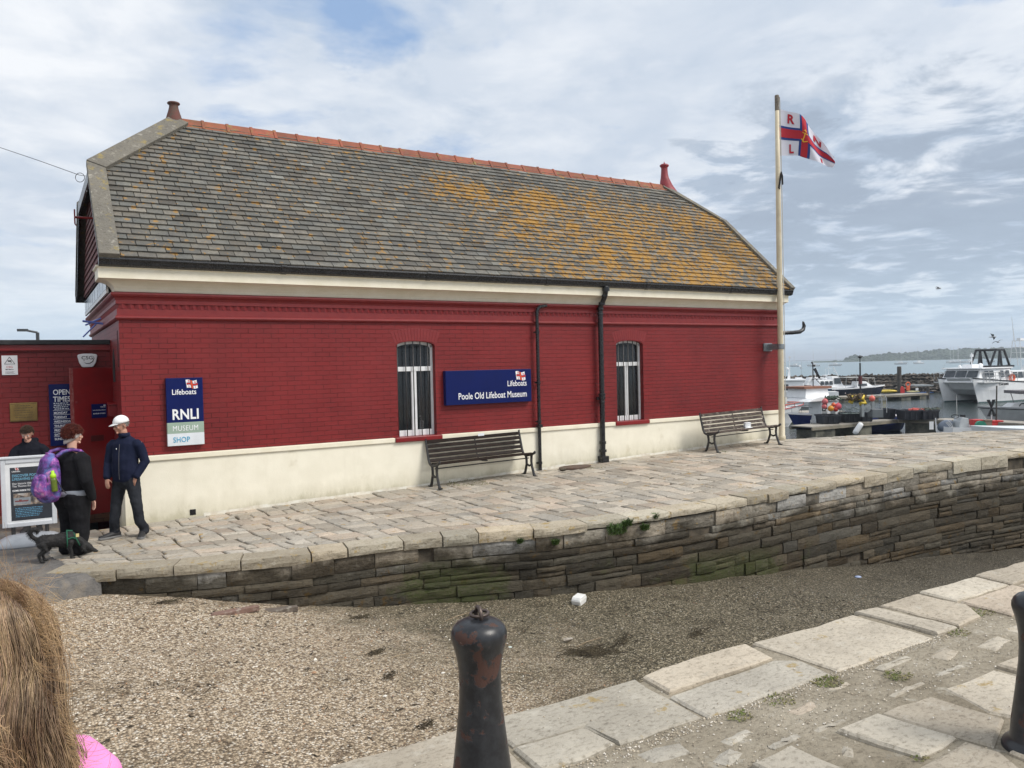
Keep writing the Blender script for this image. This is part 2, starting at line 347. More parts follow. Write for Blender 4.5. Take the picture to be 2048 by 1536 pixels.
def slate_mat():
    m, nt, b = newmat('lichened_slate'); g = G(nt); v = g.n('ShaderNodeNewGeometry').outputs['Position']; px, py, pz = g.sep(v)
    col = g.mix(g.ramp(g.noise(v, 3, 6, .6), [(.35, 0), (.65, 1)]), (.118, .114, .103), (.168, .158, .132)); col = g.mix(1, col, g.attr(), 'MULTIPLY')
    st = g.noise(v, 22, 8, .7); col = g.mix(g.ramp(st, [(.38, .45), (.56, 0)]), col, (.07, .07, .068))
    grey = g.ramp(g.noise(g.mapp(v, loc=(4, 4, 4)), 16, 6, .7), [(.60, 0), (.72, .6)]); col = g.mix(grey, col, (.26, .25, .22))
    # orange lichen: scattered rosettes everywhere, a dense field to the right
    dens = g.math('MULTIPLY', g.ramp(px, [(0, 0), (1, 1)]), 1)
    fld = g.n('ShaderNodeMapRange', interpolation_type='SMOOTHSTEP'); g.l(g.math('ADD', px, g.math('MULTIPLY', pz, .55)), fld.inputs[0]); fld.inputs[1].default_value = 7.6; fld.inputs[2].default_value = 10.6
    top = g.n('ShaderNodeMapRange', interpolation_type='SMOOTHSTEP'); g.l(pz, top.inputs[0]); top.inputs[1].default_value = 4.4; top.inputs[2].default_value = 3.7
    f = g.math('MULTIPLY', fld.outputs[0], top.outputs[0])
    big = g.noise(g.mapp(v, loc=(2, 5, 3)), 1.1, 4, .6)
    n = g.noise(v, 7.5, 9, .74, .2)
    thr = g.math('ADD', g.math('ADD', n, g.math('MULTIPLY', f, .128)), g.math('MULTIPLY', g.math('SUBTRACT', big, .5), .32))
    lf = g.ramp(g.math('ADD', thr, g.math('MULTIPLY', g.math('SUBTRACT', g.noise(g.mapp(v, loc=(9, 9, 1)), 19, 5, .7), .5), .22)), [(.61, 0), (.655, 1)])
    ros = g.math('ADD', g.voro(g.mapp(v, loc=(1, 1, 1)), 4.6), g.math('MULTIPLY', g.noise(v, 26, 4), .16)); rf = g.math('MULTIPLY', g.ramp(ros, [(.24, 1), (.30, 0)]), g.ramp(g.noise(v, 2.0, 4), [(.34, 0), (.46, 1)]))
    lc = g.mix(g.noise(v, 28, 6, .7), (.44, .20, .018), (.26, .165, .03))
    col = g.mix(g.math('MULTIPLY', g.math('MAXIMUM', lf, g.math('MULTIPLY', rf, .75)), .88), col, lc)
    g.l(col, b.inputs['Base Color']); b.inputs['Roughness'].default_value = .72; b.inputs['Specular IOR Level'].default_value = .4
    g.l(g.bump(g.math('ADD', st, g.math('MULTIPLY', thr, 1.2)), .5, .012), b.inputs['Normal']); return m
m_slate = slate_mat()
# ============================================================ museum building
D = 12.6; XL, XR, YB = 1.13, 15.34, 18.3
def zq(X): return -2.19 + .0228*(X-1.1)
mus = empty('museum_building', (XL, D, -2.19), 'long red painted brick museum with cream base, cream cornice and lichened slate roof', 'building')
WIN = [(5.452, 6.19), (10.352, 11.078)]; WZ0 = -1.19; SPR = .405; CRN = .485
def arch(x0, x1, n=8):
    c = (x0+x1)/2; hw = (x1-x0)/2; return [(c - hw*cos(pi*i/n), SPR + (CRN-SPR)*sin(pi*i/n)) for i in range(n+1)]
mb = MB(); xs = XL; ZP, ZT = -1.19, .80
def front(x0, x1, z0, z1, y=D): mb.add([(x0, y, z0), (x1, y, z0), (x1, y, z1), (x0, y, z1)], [(0, 1, 2, 3)])
for (a, b) in WIN:
    front(xs, a, ZP, ZT)
    ar = arch(a, b)
    mb.add([(a, D, SPR), (a, D, ZT)] + [(x, D, z) for x, z in ar] + [(b, D, SPR), (b, D, ZT)], [])
    o_ = len(mb.v) - (len(ar)+4)
    for i in range(len(ar)-1):
        x0, z0 = ar[i]; x1, z1 = ar[i+1]; mb.add([(x0, D, z0), (x1, D, z1), (x1, D, ZT), (x0, D, ZT)], [(0, 1, 2, 3)])
    # reveals
    r = .17; mb.add([(a, D, ZP), (a, D, SPR), (a, D+r, SPR), (a, D+r, ZP)], [(0, 1, 2, 3)]); mb.add([(b, D, ZP), (b, D, SPR), (b, D+r, SPR), (b, D+r, ZP)], [(0, 1, 2, 3)])
    for i in range(len(ar)-1):
        x0, z0 = ar[i]; x1, z1 = ar[i+1]; mb.add([(x0, D, z0), (x1, D, z1), (x1, D+r, z1), (x0, D+r, z0)], [(0, 1, 2, 3)])
    xs = b
front(xs, XR, ZP, ZT)
mb.add([(XL, D, -2.4), (XL, YB, -2.4), (XL, YB, 1.25), (XL, D, 1.25)], [(0, 1, 2, 3)])
mb.add([(XR, D, -2.4), (XR, YB, -2.4), (XR, YB, 1.25), (XR, D, 1.25)], [(0, 1, 2, 3)])
mb.add([(XL, YB, -4.6), (XR, YB, -4.6), (XR, YB, 1.25), (XL, YB, 1.25)], [(0, 1, 2, 3)])
wall = mb.build('wall', m_brick, mus, world=True, fixn=False)
# soldier arches over the windows
for (a, b) in WIN:
    mb = MB(); c = (a+b)/2; n = 15
    for i in range(n):
        t = -1 + 2*(i+.5)/n; ang = t*.36; w_ = .028
        base = Vector((c + t*(b-a)/2*1.10, 0, SPR + (CRN-SPR)*sqrt(max(0, 1-(t*.98)**2)) + .008)); up = Vector((sin(ang), 0, cos(ang))); rt_ = Vector((cos(ang), 0, -sin(ang)))
        q = [base - rt_*w_*.78, base + rt_*w_*.78, base + up*.215 + rt_*w_*1.05, base + up*.215 - rt_*w_*1.05]
        mb.add([Vector((p.x, D-.003, p.z)) for p in q] + [Vector((p.x, D+.01, p.z)) for p in q], [(0, 1, 2, 3), (0, 1, 5, 4), (1, 2, 6, 5), (2, 3, 7, 6), (3, 0, 4, 7)])
    mb.build('window_arch', m_red, mus, world=True, bevel=.002)
# cream base following the sloping quay
mb = MB(); N = 30; vs = []
for i in range(N+1):
    x = XL + (XR+.05-XL)*i/N; vs += [(x, D-.05, zq(x)-.25), (x, D-.05, -1.275)]
mb.add(vs, [(2*i, 2*i+2, 2*i+3, 2*i+1) for i in range(N)])
mb.add([(XR+.05, D-.05, -2.6), (XR+.05, YB, -2.6), (XR+.05, YB, -1.275), (XR+.05, D-.05, -1.275)], [(0, 1, 2, 3)])
rr = .13; cor = [(XL+.00, D+rr-.05)]
for k in range(7):
    a_ = pi + (pi/2)*k/6; cor.append((XL-.05+rr+rr*cos(a_), D-.05+rr+rr*sin(a_)))
zt = [(-2.45, .03), (-2.1, .0), (-1.6, -.03), (-1.275, -.03)]
for j in range(3):
    for k in range(1, 7):
        (z0, e0), (z1, e1) = zt[j], zt[j+1]; p, q = cor[k], cor[k+1]
        mb.add([(p[0]-e0, p[1], z0), (q[0]-e0*(k < 5), q[1], z0), (q[0]-e1*(k < 5), q[1], z1), (p[0]-e1, p[1], z1)], [(0, 1, 2, 3)])
mb.add([(XL-.05, D+.08, -2.45), (XL-.05, 14.2, -2.45), (XL-.05, 14.2, -1.275), (XL-.05, D+.08, -1.275)], [(0, 1, 2, 3)])
mb.build('plinth', m_cream, mus, world=True, fixn=False, smooth=False)
mb = MB(); xs = XL-.06
for (a, b) in [(5.356, 6.257), (10.242, 11.154), (XR+.08, 0)]:
    mb.box(xs, a, D-.078, D+.02, -1.272, -1.195); xs = b
mb.box(XL-.075, XL+.1, D-.078, 14.2, -1.2725, -1.1955)
mb.build('plinth_ledge', m_creamtrim, mus, world=True, bevel=.008)
mb = MB()
for i in range(44):
    x0 = XL + .1 + (XR-XL-.05)*i/44; x1 = XL + .1 + (XR-XL-.05)*(i+1)/44
    if x0 < 2.09: continue
    h = .05 + rnd(-.012, .012); mb.add([(x0, D-.056, zq(x0)-.1), (x1, D-.056, zq(x1)-.1), (x1, D-.056, zq(x1)+h), (x0, D-.056, zq(x0)+h)], [(0, 1, 2, 3)])
mb.build('skirting', M('white_masonry_edge', (.74, .72, .64), (.60, .55, .45), 7, .7), mus, world=True, fixn=False)
mb = MB(); mb.box(2.0, 2.085, D-.056, D+.05, -2.135, -2.05); v_ = mb.build('vent_hole', m_flatblack, mus, world=True)  # solid block, no opening; the shade inside the vent is its black colour
# sills
for (a, b) in [(5.356, 6.257), (10.242, 11.154)]:
    mb = MB(); mb.box(a, b, D-.10, D+.17, -1.275, -1.19); mb.build('window_sill', m_redgloss, mus, world=True, bevel=.012)
# red corbelled cornice
def band(name, prof, mat, ends=True, left=True, bev=0, smooth=False):
    """prof = list of (out, z); runs along the front, and returns round the left gable"""
    mb = MB(); rings = []
    for (x, y, sx, sy) in ((XR, D, 1, -1), (XL, D, -1, -1), (XL, YB, -1, 1)):
        rings.append([Vector((x + sx*o_, y + sy*o_, z)) for o_, z in prof])
    rings.insert(0, [Vector((p.x, YB+1, p.z)) if False else Vector((p.x, YB, p.z)) for p in rings[0]])
    n = len(prof)
    for i in range(len(rings)-1):
        o_ = mb.add(rings[i]+rings[i+1], [(k, k+1, n+k+1, n+k) for k in range(n-1)])
    mb.add(rings[-1], [list(range(n))])
    o = mb.build(name, mat, mus, world=True, smooth=smooth); return o
band('cornice_moulding', [(0, 1.215), (.095, 1.195), (.10, 1.17), (.085, 1.145), (.05, 1.12), (.04, 1.095), (.035, 1.09), (.035, 1.035), (0, 1.03), (-.02, 1.03)], m_red)
band('frieze_band', [(-.02, .965), (.022, .965), (.022, .868), (0, .866)], m_red)
band('lower_moulding', [(0, .868), (.028, .866), (.045, .85), (.048, .832), (.035, .812), (.012, .80), (-.01, .795)], m_red)
mb = MB(); mb.box(XL-.002, XR, D-.003, D+.05, .94, 1.05)
s_ = .107
for i in range(int((XR-XL)/s_)):
    x = XL + i*s_; mb.prism([(x, D-.004), (x+s_*.5, D-.036), (x+s_, D-.004)], .967, 1.031, 'Z')
for i in range(52):
    y = D + i*s_; mb.prism([(XL+.002, y), (XL-.034, y+s_*.5), (XL+.002, y+s_)], .967, 1.031, 'Z')
mb.build('dogtooth_course', m_red, mus, world=True)
# cream coved eaves cornice
GX, GXR = .905, 15.47
def cove():
    p = [(D+.03, 1.205), (D-.045, 1.21)]
    for i in range(7):
        a_ = pi/2*i/6; p.append((D-.045-.20*(1-cos(a_)), 1.215+.155*sin(a_)))
    return p + [(D-.262, 1.375), (D-.262, 1.515), (D-.29, 1.53), (D-.29, 1.55), (D+.03, 1.55)]
mb = MB(); pf = [(D-y, z) for y, z in cove()]; n_ = len(pf)
rg = [[Vector((XR+.09, D-o_, z)) for o_, z in pf], [Vector((XL-max(o_, -.02), D-o_, z)) for o_, z in pf], [Vector((XL-max(o_, -.02), D+.34, z)) for o_, z in pf]]
for r0, r1 in zip(rg, rg[1:]): mb.add(r0+r1, [(k, k+1, n_+k+1, n_+k) for k in range(n_-1)])
mb.add(rg[0], [list(range(n_))]); mb.add(rg[2], [list(range(n_))])
mb.build('eaves_cornice', m_creamtrim, mus, world=True)
mb = MB(); mb.prism([(18.3+(12.6-y), z) for y, z in cove()], XL-.02, XR+.09, 'X'); mb.build('eaves_cornice', m_creamtrim, mus, world=True, bevel=.004)
# gutter
def gut(yc, s):
    return [(yc+s*.0, 1.645), (yc-s*.128, 1.662), (yc-s*.135, 1.63), (yc-s*.118, 1.60), (yc-s*.108, 1.555), (yc-s*.06, 1.530), (yc, 1.530)]
for yc, s in ((D-.235, 1), (YB+.235, -1)):
    mb = MB(); mb.prism(gut(yc, s), GX-.03, GXR+.02, 'X')
    for x in (3.4, 5.9, 8.4, 10.9, 13.4): mb.prism([(p[0]-s*.008 if i in (1, 2, 3, 4) else p[0], p[1]+(-.006 if i > 3 else .004)) for i, p in enumerate(gut(yc, s))], x, x+.09, 'X')
    mb.build('gutter', m_black, mus, world=True, bevel=.004)
# roof
WH = (YB-D)/2; OG = .36; ZG, ZR = 1.66, 4.64; SL = (ZR-ZG)/(WH+OG)
YM = D+WH; RX1, RX2 = 2.47, 14.40; HL, HR = 1.36, 1.74
def rz(y): return ZG + SL*(y-(D-OG))
nrm = Vector((0, -SL, 1)).normalized(); sdir = Vector((0, 1, SL)).normalized(); LEN = (WH+OG)*sqrt(1+SL*SL)
roof = None; mb = MB()
eL, eR = GX, GXR-.05
kL, kR = D+HL, D+HR
def pt(x, y, off=0): return Vector((x, y, rz(y))) + nrm*off
a_ = -.02; f_ = [pt(eL, D-OG, a_), pt(eR, D-OG, a_), pt(eR, kR, a_), pt(RX2, YM, a_), pt(RX1, YM, a_), pt(eL, kL, a_)]
bk = [Vector((p.x, 2*YM-p.y, p.z)) for p in f_]
mb.add(f_, [(0, 1, 2, 3, 4, 5)]); mb.add(bk, [(0, 5, 4, 3, 2, 1)])
mb.add([f_[5], f_[4], bk[5]], [(0, 1, 2)]); mb.add([f_[2], bk[2], f_[3]], [(0, 1, 2)])
mb.cur = (.85, .85, .85, 1)
rows = 30; ex = LEN/rows; sw = .24
def xrange(y):
    xl = eL+.2 if y < kL else eL + .2 + (RX1-eL)*(y-kL)/(YM-kL)
    xr = eR-.03 if y < kR else eR - .03 - (eR-RX2)*(y-kR)/(YM-kR); return xl, xr
for r in range(rows+1):
    s0 = r*ex; s1 = min(s0+ex*1.12, LEN); y0 = D-OG + s0*sdir.y; y1 = D-OG + min(s0+ex, LEN)*sdir.y
    if r == rows: continue
    x = eL - rnd(0, .04) + (sw/2 if r % 2 else 0) - sw
    while x < eR:
        w_ = sw + rnd(-.018, .018); xl, xr = xrange((y0+y1)/2); xa, xb = max(x+.005, xl), min(x+w_-.005, xr)
        if xb - xa > .03:
            t = .011+rnd(-.003, .004); j = rnd(-.009, .007); tl = rnd(-.002, .003); k = rnd(.72, 1.20)*(1.5 if random.random() < .035 else 1)*(.68 if random.random() < .08 else 1); kk = rnd(-.05, .06)
            mb.cur = (k*(1+kk), k, k*(1-kk*.8), 1); yy0 = y0 + j*sdir.y
            lo = pt(0, yy0, .019+t); hi = pt(0, D-OG+s1*sdir.y, .002)
            vv = [Vector((xa, lo.y, lo.z+tl)), Vector((xb, lo.y, lo.z-tl)), Vector((xb, hi.y, hi.z)), Vector((xa, hi.y, hi.z))]
            dn = -nrm*(t+.012); vv += [vv[0]+dn, vv[1]+dn, vv[1]+dn+sdir*.02, vv[0]+dn+sdir*.02]
            mb.add(vv, [(0, 1, 2, 3), (4, 5, 1, 0), (4, 0, 3), (1, 5, 2)])
        x += w_
roof = mb.build('roof', m_slate, mus, world=True, fixn=False)
# verge + hip copings (left wide flat stones; right seen edge-on)
def slab(mb, a, b, c, d_, th, n): mb.add([a, b, c, d_, a+n*th, b+n*th, c+n*th, d_+n*th], [(0, 3, 2, 1), (4, 5, 6, 7), (0, 1, 5, 4), (1, 2, 6, 5), (2, 3, 7, 6), (3, 0, 4, 7)])
cw = .235
mb = MB(); kk = kL
slab(mb, pt(eL-.03, D-OG-.01, -.03), pt(eL+cw, D-OG-.01, -.03), pt(eL+cw, kk-.02, -.03), pt(eL-.03, kk+.1, -.03), .10, nrm)
mb.build('verge_coping', m_coping, mus, world=True, bevel=.008)
mb = MB()
A_ = pt(eL-.03, kL+.1, -.03); B_ = pt(eL+cw, kL-.02, -.03); C_ = pt(RX1+.16, YM-.11, -.03); E_ = pt(RX1-.12, YM+.02, -.03)
slab(mb, A_, B_, C_, E_, .115, nrm)
mb.build('hip_coping', m_coping, mus, world=True, bevel=.008)
for sgn in (1,):
    mb = MB(); slab(mb, pt(eR-.07, D-OG-.01, -.03), pt(eR+.07, D-OG-.01, -.03), pt(eR+.07, kR, -.03), pt(eR-.07, kR, -.03), .11, nrm)
    mb.build('verge_coping', m_coping, mus, world=True, bevel=.008)
    mb = MB(); slab(mb, pt(eR-.07, kR, -.03), pt(eR+.07, kR, -.03), pt(RX2+.06, YM+.02, -.03), pt(RX2-.10, YM-.05, -.03), .10, nrm)
    mb.build('hip_coping', m_coping, mus, world=True, bevel=.008)
# back halves of the gable copings and hip faces
mb = MB(); nb = Vector((0, SL, 1)).normalized()
def ptb(x, y, off=0): return Vector((x, 2*YM-y, rz(y))) + nb*off
slab(mb, ptb(eL-.03, D-OG, -.03), ptb(eL+cw, D-OG, -.03), ptb(eL+cw, kL, -.03), ptb(eL-.03, kL, -.03), .09, nb)
slab(mb, ptb(eL-.03, kL, -.03), ptb(eL+cw, kL, -.03), ptb(RX1+.1, YM, -.03), ptb(RX1-.12, YM, -.03), .09, nb)
mb.build('verge_coping', m_coping, mus, world=True)
# ridge tiles
mb = MB(); nt_ = 27; L_ = (RX2-RX1)/nt_
for i in range(nt_):
    x0 = RX1 + i*L_; x1 = x0 + L_ + .012; k = rnd(.72, 1.12); mb.cur = (k, k*rnd(.9, 1.05), k, 1); h = rnd(-.006, .006)
    for (xa, xb, e) in ((x0, x1-.05, 0), (x1-.055, x1, .016)):
        prof = [(YM-.155-e, ZR-.125), (YM-.06-e, ZR-.0+e*.5), (YM-.025, ZR+.055+e), (YM+.025, ZR+.055+e), (YM+.06+e, ZR+e*.5), (YM+.155+e, ZR-.125), (YM, ZR-.02)]
        mb.prism([(p[0], p[1]+h) for p in prof], xa, xb, 'X')
m_ridge = M('terracotta_ridge_tile', (.30, .085, .04), (.22, .075, .04), 5, .75, bump=.3, bscale=40, bd=.006, tint=True, dirt=((.22, .17, .05), 6, .55, .68))
mb.build('ridge_tiles', m_ridge, mus, world=True, bevel=.006)
mb = MB(); mb.lathe([(.155, -.06), (.145, 0), (.125, .08), (.10, .16), (.082, .23), (.078, .27), (.082, .285), (.105, .30), (.112, .315), (.10, .33), (.02, .335)], 20, (RX1-.06, YM, ZR+.0))
mb.build('chimney_terminal', M('weathered_terracotta', (.13, .045, .035), (.09, .06, .045), 9, .8, bump=.2), mus, world=True, smooth=True)
mb = MB(); rg = []
for z, r, cx in ((-.34, .34, .26), (-.22, .29, .20), (-.10, .235, .13), (.02, .185, .07), (.12, .14, .03), (.22, .108, .01), (.32, .09, 0), (.45, .082, 0), (.50, .084, 0), (.53, .115, 0), (.56, .118, 0), (.585, .085, 0), (.595, .03, 0), (.63, .012, 0), (.66, .003, 0)): rg.append([Vector((RX2+.05+cx+r*cos(t)*1.05, YM+r*sin(t)*(.8 if z < .1 else 1), ZR+.02+z)) for t in [i*2*pi/20 for i in range(20)]])
mb.loft(rg)
mb.build('roof_finial', M('red_painted_lead', (.30, .035, .045), (.22, .03, .04), 9, .5, bump=.3, bscale=25, bd=.01), mus, world=True, smooth=True)
# gable end: recessed brick, tile-hung triangle, black barge boards, window strip
mb = MB(); gx = XL-.09
zk = rz(kL)
mb.add([(gx, D-.05, 1.60), (gx, YB+.05, 1.60), (gx, 2*YM-kL, zk-.02), (gx, kL, zk-.02)], [(0, 1, 2, 3)])
mb.build('gable_wall', m_red, mus, world=True)
mb = MB()
for r in range(13):
    z0 = 1.62 + r*.12; y0 = D + .0 + max(0, (z0-ZG)/SL) ; n_ = int((2*YM-2*y0)/.17)
    for i in range(n_):
        k = rnd(.7, 1.15); mb.cur = (k, k, k, 1); y = y0 + i*(2*YM-2*y0)/n_; w_ = (2*YM-2*y0)/n_
        mb.add([(gx-.030, y+.003, z0), (gx-.030, y+w_-.003, z0), (gx-.006, y+w_-.003, z0+.13), (gx-.006, y+.003, z0+.13), (gx-.01, y+.003, z0), (gx-.01, y+w_-.003, z0)], [(0, 1, 2, 3), (0, 1, 5, 4)])
mb.build('hanging_tiles', M('red_hanging_tiles', (.16, .03, .025), (.10, .02, .02), 9, .7, tint=True), mus, world=True)
mb = MB(); bw = .07
for f in (pt, ptb):
    n_ = nrm if f is pt else nb
    slab(mb, f(eL-.012, D-OG+.02, -.20), f(eL+.018, D-OG+.02, -.20), f(eL+.018, kL, -.20), f(eL-.012, kL, -.20), .165, n_)
mb.box(eL-.02, eL+.02, kL, 2*YM-kL, zk-.2, zk-.02)
mb.build('barge_boards', m_black, mus, world=True, bevel=.005)
mb = MB(); mb.box(gx-.03, gx, D+.36, YB-.25, 1.22, 1.50); wf = mb.build('gable_window_strip', m_white, mus, world=True)
mb = MB()
for i in range(9):
    y = D+.32+i*.57; mb.box(gx-.034, gx-.028, y, y+.48, 1.28, 1.49)
mb.build('pane', M('pale_glass', (.07, .10, .14), None, 2, .15), wf, world=False) if False else mb.build('pane', M('pale_glass', (.07, .10, .14), None, 2, .15), wf, world=True)
mb = MB(); mb.tube([(eL-.17, YM-.5, 2.66), (XL, YM-.5, 2.66)], .02); mb.tube([(eL-.17, YM-.5, 2.55), (eL-.17, YM-.5, 2.79)], .012); mb.tube([(eL-.17, YM-.5, 2.55), (eL-.15, YM-.5, 2.52)], .01)
mb.build('hoist_bracket', m_redgloss, mus, world=True)
# arched recess and slot: thin plates on the side wall, inner shade in their colour
mb = MB(); pts = [(13.28, .1)]
for i in range(9): a_ = pi - pi*i/8; pts.append((13.55+.17*cos(a_)*-1*-1, .22+.20*sin(a_)))
mb.prism([(p[0], p[1]) for p in [(13.38, -.1), (13.72, -.1), (13.72, .2), (13.66, .33), (13.55, .42), (13.44, .33), (13.38, .2)]], XL-.006, XL+.01, 'X'); mb.build('side_window', m_flatblack, mus, world=True)
mb = MB(); mb.box(XL-.004, XL+.01, 12.78, 12.9, .12, .66); mb.build('side_slot', M('slot_shade_red', (.06, .006, .008), None, 2, .8), mus, world=True)
# windows
m_bar = m_blackiron
for wi, (a, b) in enumerate(WIN):
    ya = D+.10; yb = D+.15; mb = MB(); fr = .045
    mb.box(a, a+fr, ya, yb, ZP, SPR+.01); mb.box(b-fr, b, ya, yb, ZP, SPR+.01)
    ar = arch(a, b, 12); ai = [(a+fr+(x-a)*(b-a-2*fr)/(b-a), z-.045) for x, z in ar]
    for i in range(12):
        (x0, z0), (x1, z1), (u0, v0), (u1, v1) = ar[i], ar[i+1], ai[i], ai[i+1]
        mb.add([(x0, ya, z0), (x1, ya, z1), (u1, ya, v1), (u0, ya, v0), (x0, yb, z0), (x1, yb, z1), (u1, yb, v1), (u0, yb, v0)], [(0, 1, 2, 3), (3, 2, 6, 7), (4, 5, 1, 0)])
    c = (a+b)/2 - (.01)
    mb.box(a+fr, b-fr, ya-.012, yb, -.045, .035); mb.box(a+fr, b-fr, ya-.004, yb, ZP, ZP+.10)
    mb.box(c-.05, c-.008, ya-.004, yb-.01, ZP+.10, -.045); mb.box(c+.008, c+.05, ya-.004, yb-.01, ZP+.10, -.045); mb.box(c-.008, c+.008, ya+.01, yb-.02, ZP+.10, -.045)
    wn = mb.build('window', m_white, mus, world=True, bevel=.004)
    mb = MB()
    mb.box(a+fr, b-fr, ya+.028, ya+.033, .035, SPR); mb.add([(x, ya+.028, z) for x, z in ai], [list(range(13))]); mb.box(a+fr, c-.05, ya+.028, ya+.033, ZP+.1, -.045); mb.box(c+.05, b-fr, ya+.028, ya+.033, ZP+.1, -.045)
    mb.build('pane', m_glass, wn, world=True)
    mb = MB(); mb.box(a-.3, b+.3, D+.75, D+.78, -1.6, 1.0); mb.box(a-.02, a-.0, D+.17, D+.75, -1.5, .9); mb.box(b, b+.02, D+.17, D+.75, -1.5, .9)
    mb.build('dark_interior_panel', M('dim_interior', (.045, .05, .05), (.022, .024, .024), 5, .9), wn, world=True)  # panels added behind the glass; the unlit room is their dark colour
    mb = MB()
    xs_ = [a+.03, a+.19, a+.335, a+.475, a+.62] if wi == 0 else [a+.10, a+.235, a+.36, a+.49, a+.61]
    for x in xs_:
        t = (x-(a+b)/2)/((b-a)/2); zt_ = SPR + (CRN-SPR)*sqrt(max(0, 1-t*t)); mb.tube([(x, D+.055, ZP+.0), (x, D+.055, zt_)], .0095, 8)
    mb.build('security_bars', m_bar, wn, world=True, smooth=True)
# down pipes
mb = MB(); xp = 8.335
mb.tube([(xp, D-.10, -2.03), (xp, D-.10, 1.02), (xp+.02, D-.10, 1.09), (xp+.08, D-.10, 1.14), (xp+.22, D-.09, 1.16), (xp+.30, D+.02, 1.165)], .033, 10)
for z in (.62, -.35, -1.1, -1.9): mb.tube([(xp, D-.10, z), (xp, D-.10, z+.05)], .043, 10); mb.box(xp-.06, xp+.06, D-.085, D-.05, z+.01, z+.04)
mb.box(xp-.045, xp+.045, D-.15, D-.055, -1.19, -1.13)
mb.build('downpipe', m_black, mus, world=True, smooth=False)
mb = MB(); xp = 9.865
mb.tube([(xp, D-.30, 1.56), (xp, D-.30, 1.44), (xp, D-.26, 1.34), (xp, D-.14, 1.18), (xp, D-.115, 1.08), (xp, D-.115, -1.98)], .052, 12)
for z, r, h in ((1.46, .072, .09), (1.36, .07, .03), (1.20, .068, .05), (1.10, .07, .04), (1.0, .062, .03), (-.70, .068, .10), (-.62, .075, .03), (-.78, .062, .03), (-1.62, .068, .06), (-1.78, .075, .05)):
    mb.tube([(xp, D-.115 if z < 1.15 else D-.115-(z-1.1)*.55, z), (xp, D-.115 if z < 1.15 else D-.115-(z-1.1)*.55, z+h)], r, 12)
mb.box(xp-.10, xp+.10, D-.10, D-.05, -.72, -.66); mb.box(xp-.085, xp+.085, D-.20, D-.05, -2.03, -1.86)
mb.build('downpipe', m_black, mus, world=True, bevel=.004)
# black hooked rail on the seaward corner
mb = MB(); hp = [(XR-.1, D+.25, .655), (XR+.85, D+.25, .68), (XR+1.14, D+.25, .70), (XR+1.27, D+.25, .76), (XR+1.31, D+.25, .85), (XR+1.28, D+.25, .94), (XR+1.26, D+.25, .97)]
mb.tube(hp, [.048, .048, .05, .05, .045, .03, .006], 10); mb.build('hooked_rail', m_black, mus, world=True, smooth=True)

# ============================================================ annex
YA = 14.15
ann = empty('brick_annex', (-1.5, YA, -2.2), 'low flat roofed red brick annex with black roof edge left of the museum', 'building')
mb = MB(); mb.box(-9, XL, YA, YA+4, -2.35, .42); mb.build('wall', m_brick, ann, world=True, fixn=False)
mb = MB(); mb.box(-9.05, XL-.002, YA-.05, YA+4, .415, .50); mb.build('fascia_board', m_redgloss, ann, world=True)
mb = MB(); mb.box(-9.08, XL-.004, YA-.10, YA+4, .502, .575); mb.build('roof_edge', M('black_roofing_felt', (.012, .013, .016), (.03, .03, .032), 7, .7, bump=.2), ann, world=True, bevel=.01)
mb = MB(); mb.box(-9.0, XL, YA-.012, YA+.1, -2.35, -2.10); mb.build('bare_brick_base', brick_mat('bare_brown_brick', (.24, .10, .06), (.20, .12, .08)), ann, world=True, fixn=False)
# open door leaf, parked against the annex
dr = MB(); M_ = Matrix.Translation((.545, YA-.42, 0)) @ Matrix.Rotation(radians(16), 4, 'Z')
dr.box(0, .66, -.022, .022, -2.16, .125, M_); door = dr.build('door', m_redgloss, ann, world=True, bevel=.004)
mb = MB(); mb.box(.25, .44, -.03, -.02, -1.02, -.93, M_); mb.build('letter_plate', M('dull_letter_plate', (.10, .012, .012), None, 3, .4, metal=.3), door, world=True, bevel=.003)
mb = MB(); mb.box(-.012, .022, -.03, .03, -2.16, .13, M_); mb.build('door_edge', M('worn_red_edge', (.20, .02, .02), (.28, .10, .09), 20, .6), door, world=True)
mb = MB(); mb.lathe([(.018, 0), (.018, .012), (.012, .018), (.002, .02)], 14, tuple(M_ @ Vector((.06, -.022, -.40))), M=Matrix.Rotation(radians(90), 4, 'X')); mb.build('lock', m_redgloss, door, world=True, smooth=True)
cs = empty('door_notice', tuple(M_ @ Vector((.27, -.026, -.66))), 'small navy museum closed notice fixed to the open red door', 'sign', rz=radians(16))
mb = MB(); mb.box(0, .22, -.012, 0, 0, .22); mb.build('panel', m_blue, cs)
for s_, z, sz, x, al in (('Lifeboats', .165, .022, .205, 'RIGHT'), ('Poole Old Lifeboat Museum', .118, .0175, .11, 'CENTER'), ('MUSEUM CLOSED', .062, .024, .11, 'CENTER')): text(s_, sz, m_letter, cs, (x, -.0135, z), .01, al, sx=.95)
mb = MB(); mb.box(-.03, 0, -.001, 0, 0, .016); fl_ = mb.build('flag_emblem', m_letter, cs); fl_.location = (.205, -.013, .188)
bx = empty('collection_box', (XL-.09, 13.35, -.62), 'small red metal collection box on the corner beside the open door', 'box')
mb = MB(); mb.box(-.03, .09, -.05, .05, 0, .17); mb.build('body', m_redgloss, bx, bevel=.006)
mb = MB(); mb.prism([(-.085, .172), (.07, .172), (.07, .215), (-.085, .187)], -.035, .095, 'X'); mb.build('lid', m_redgloss, bx, bevel=.005)
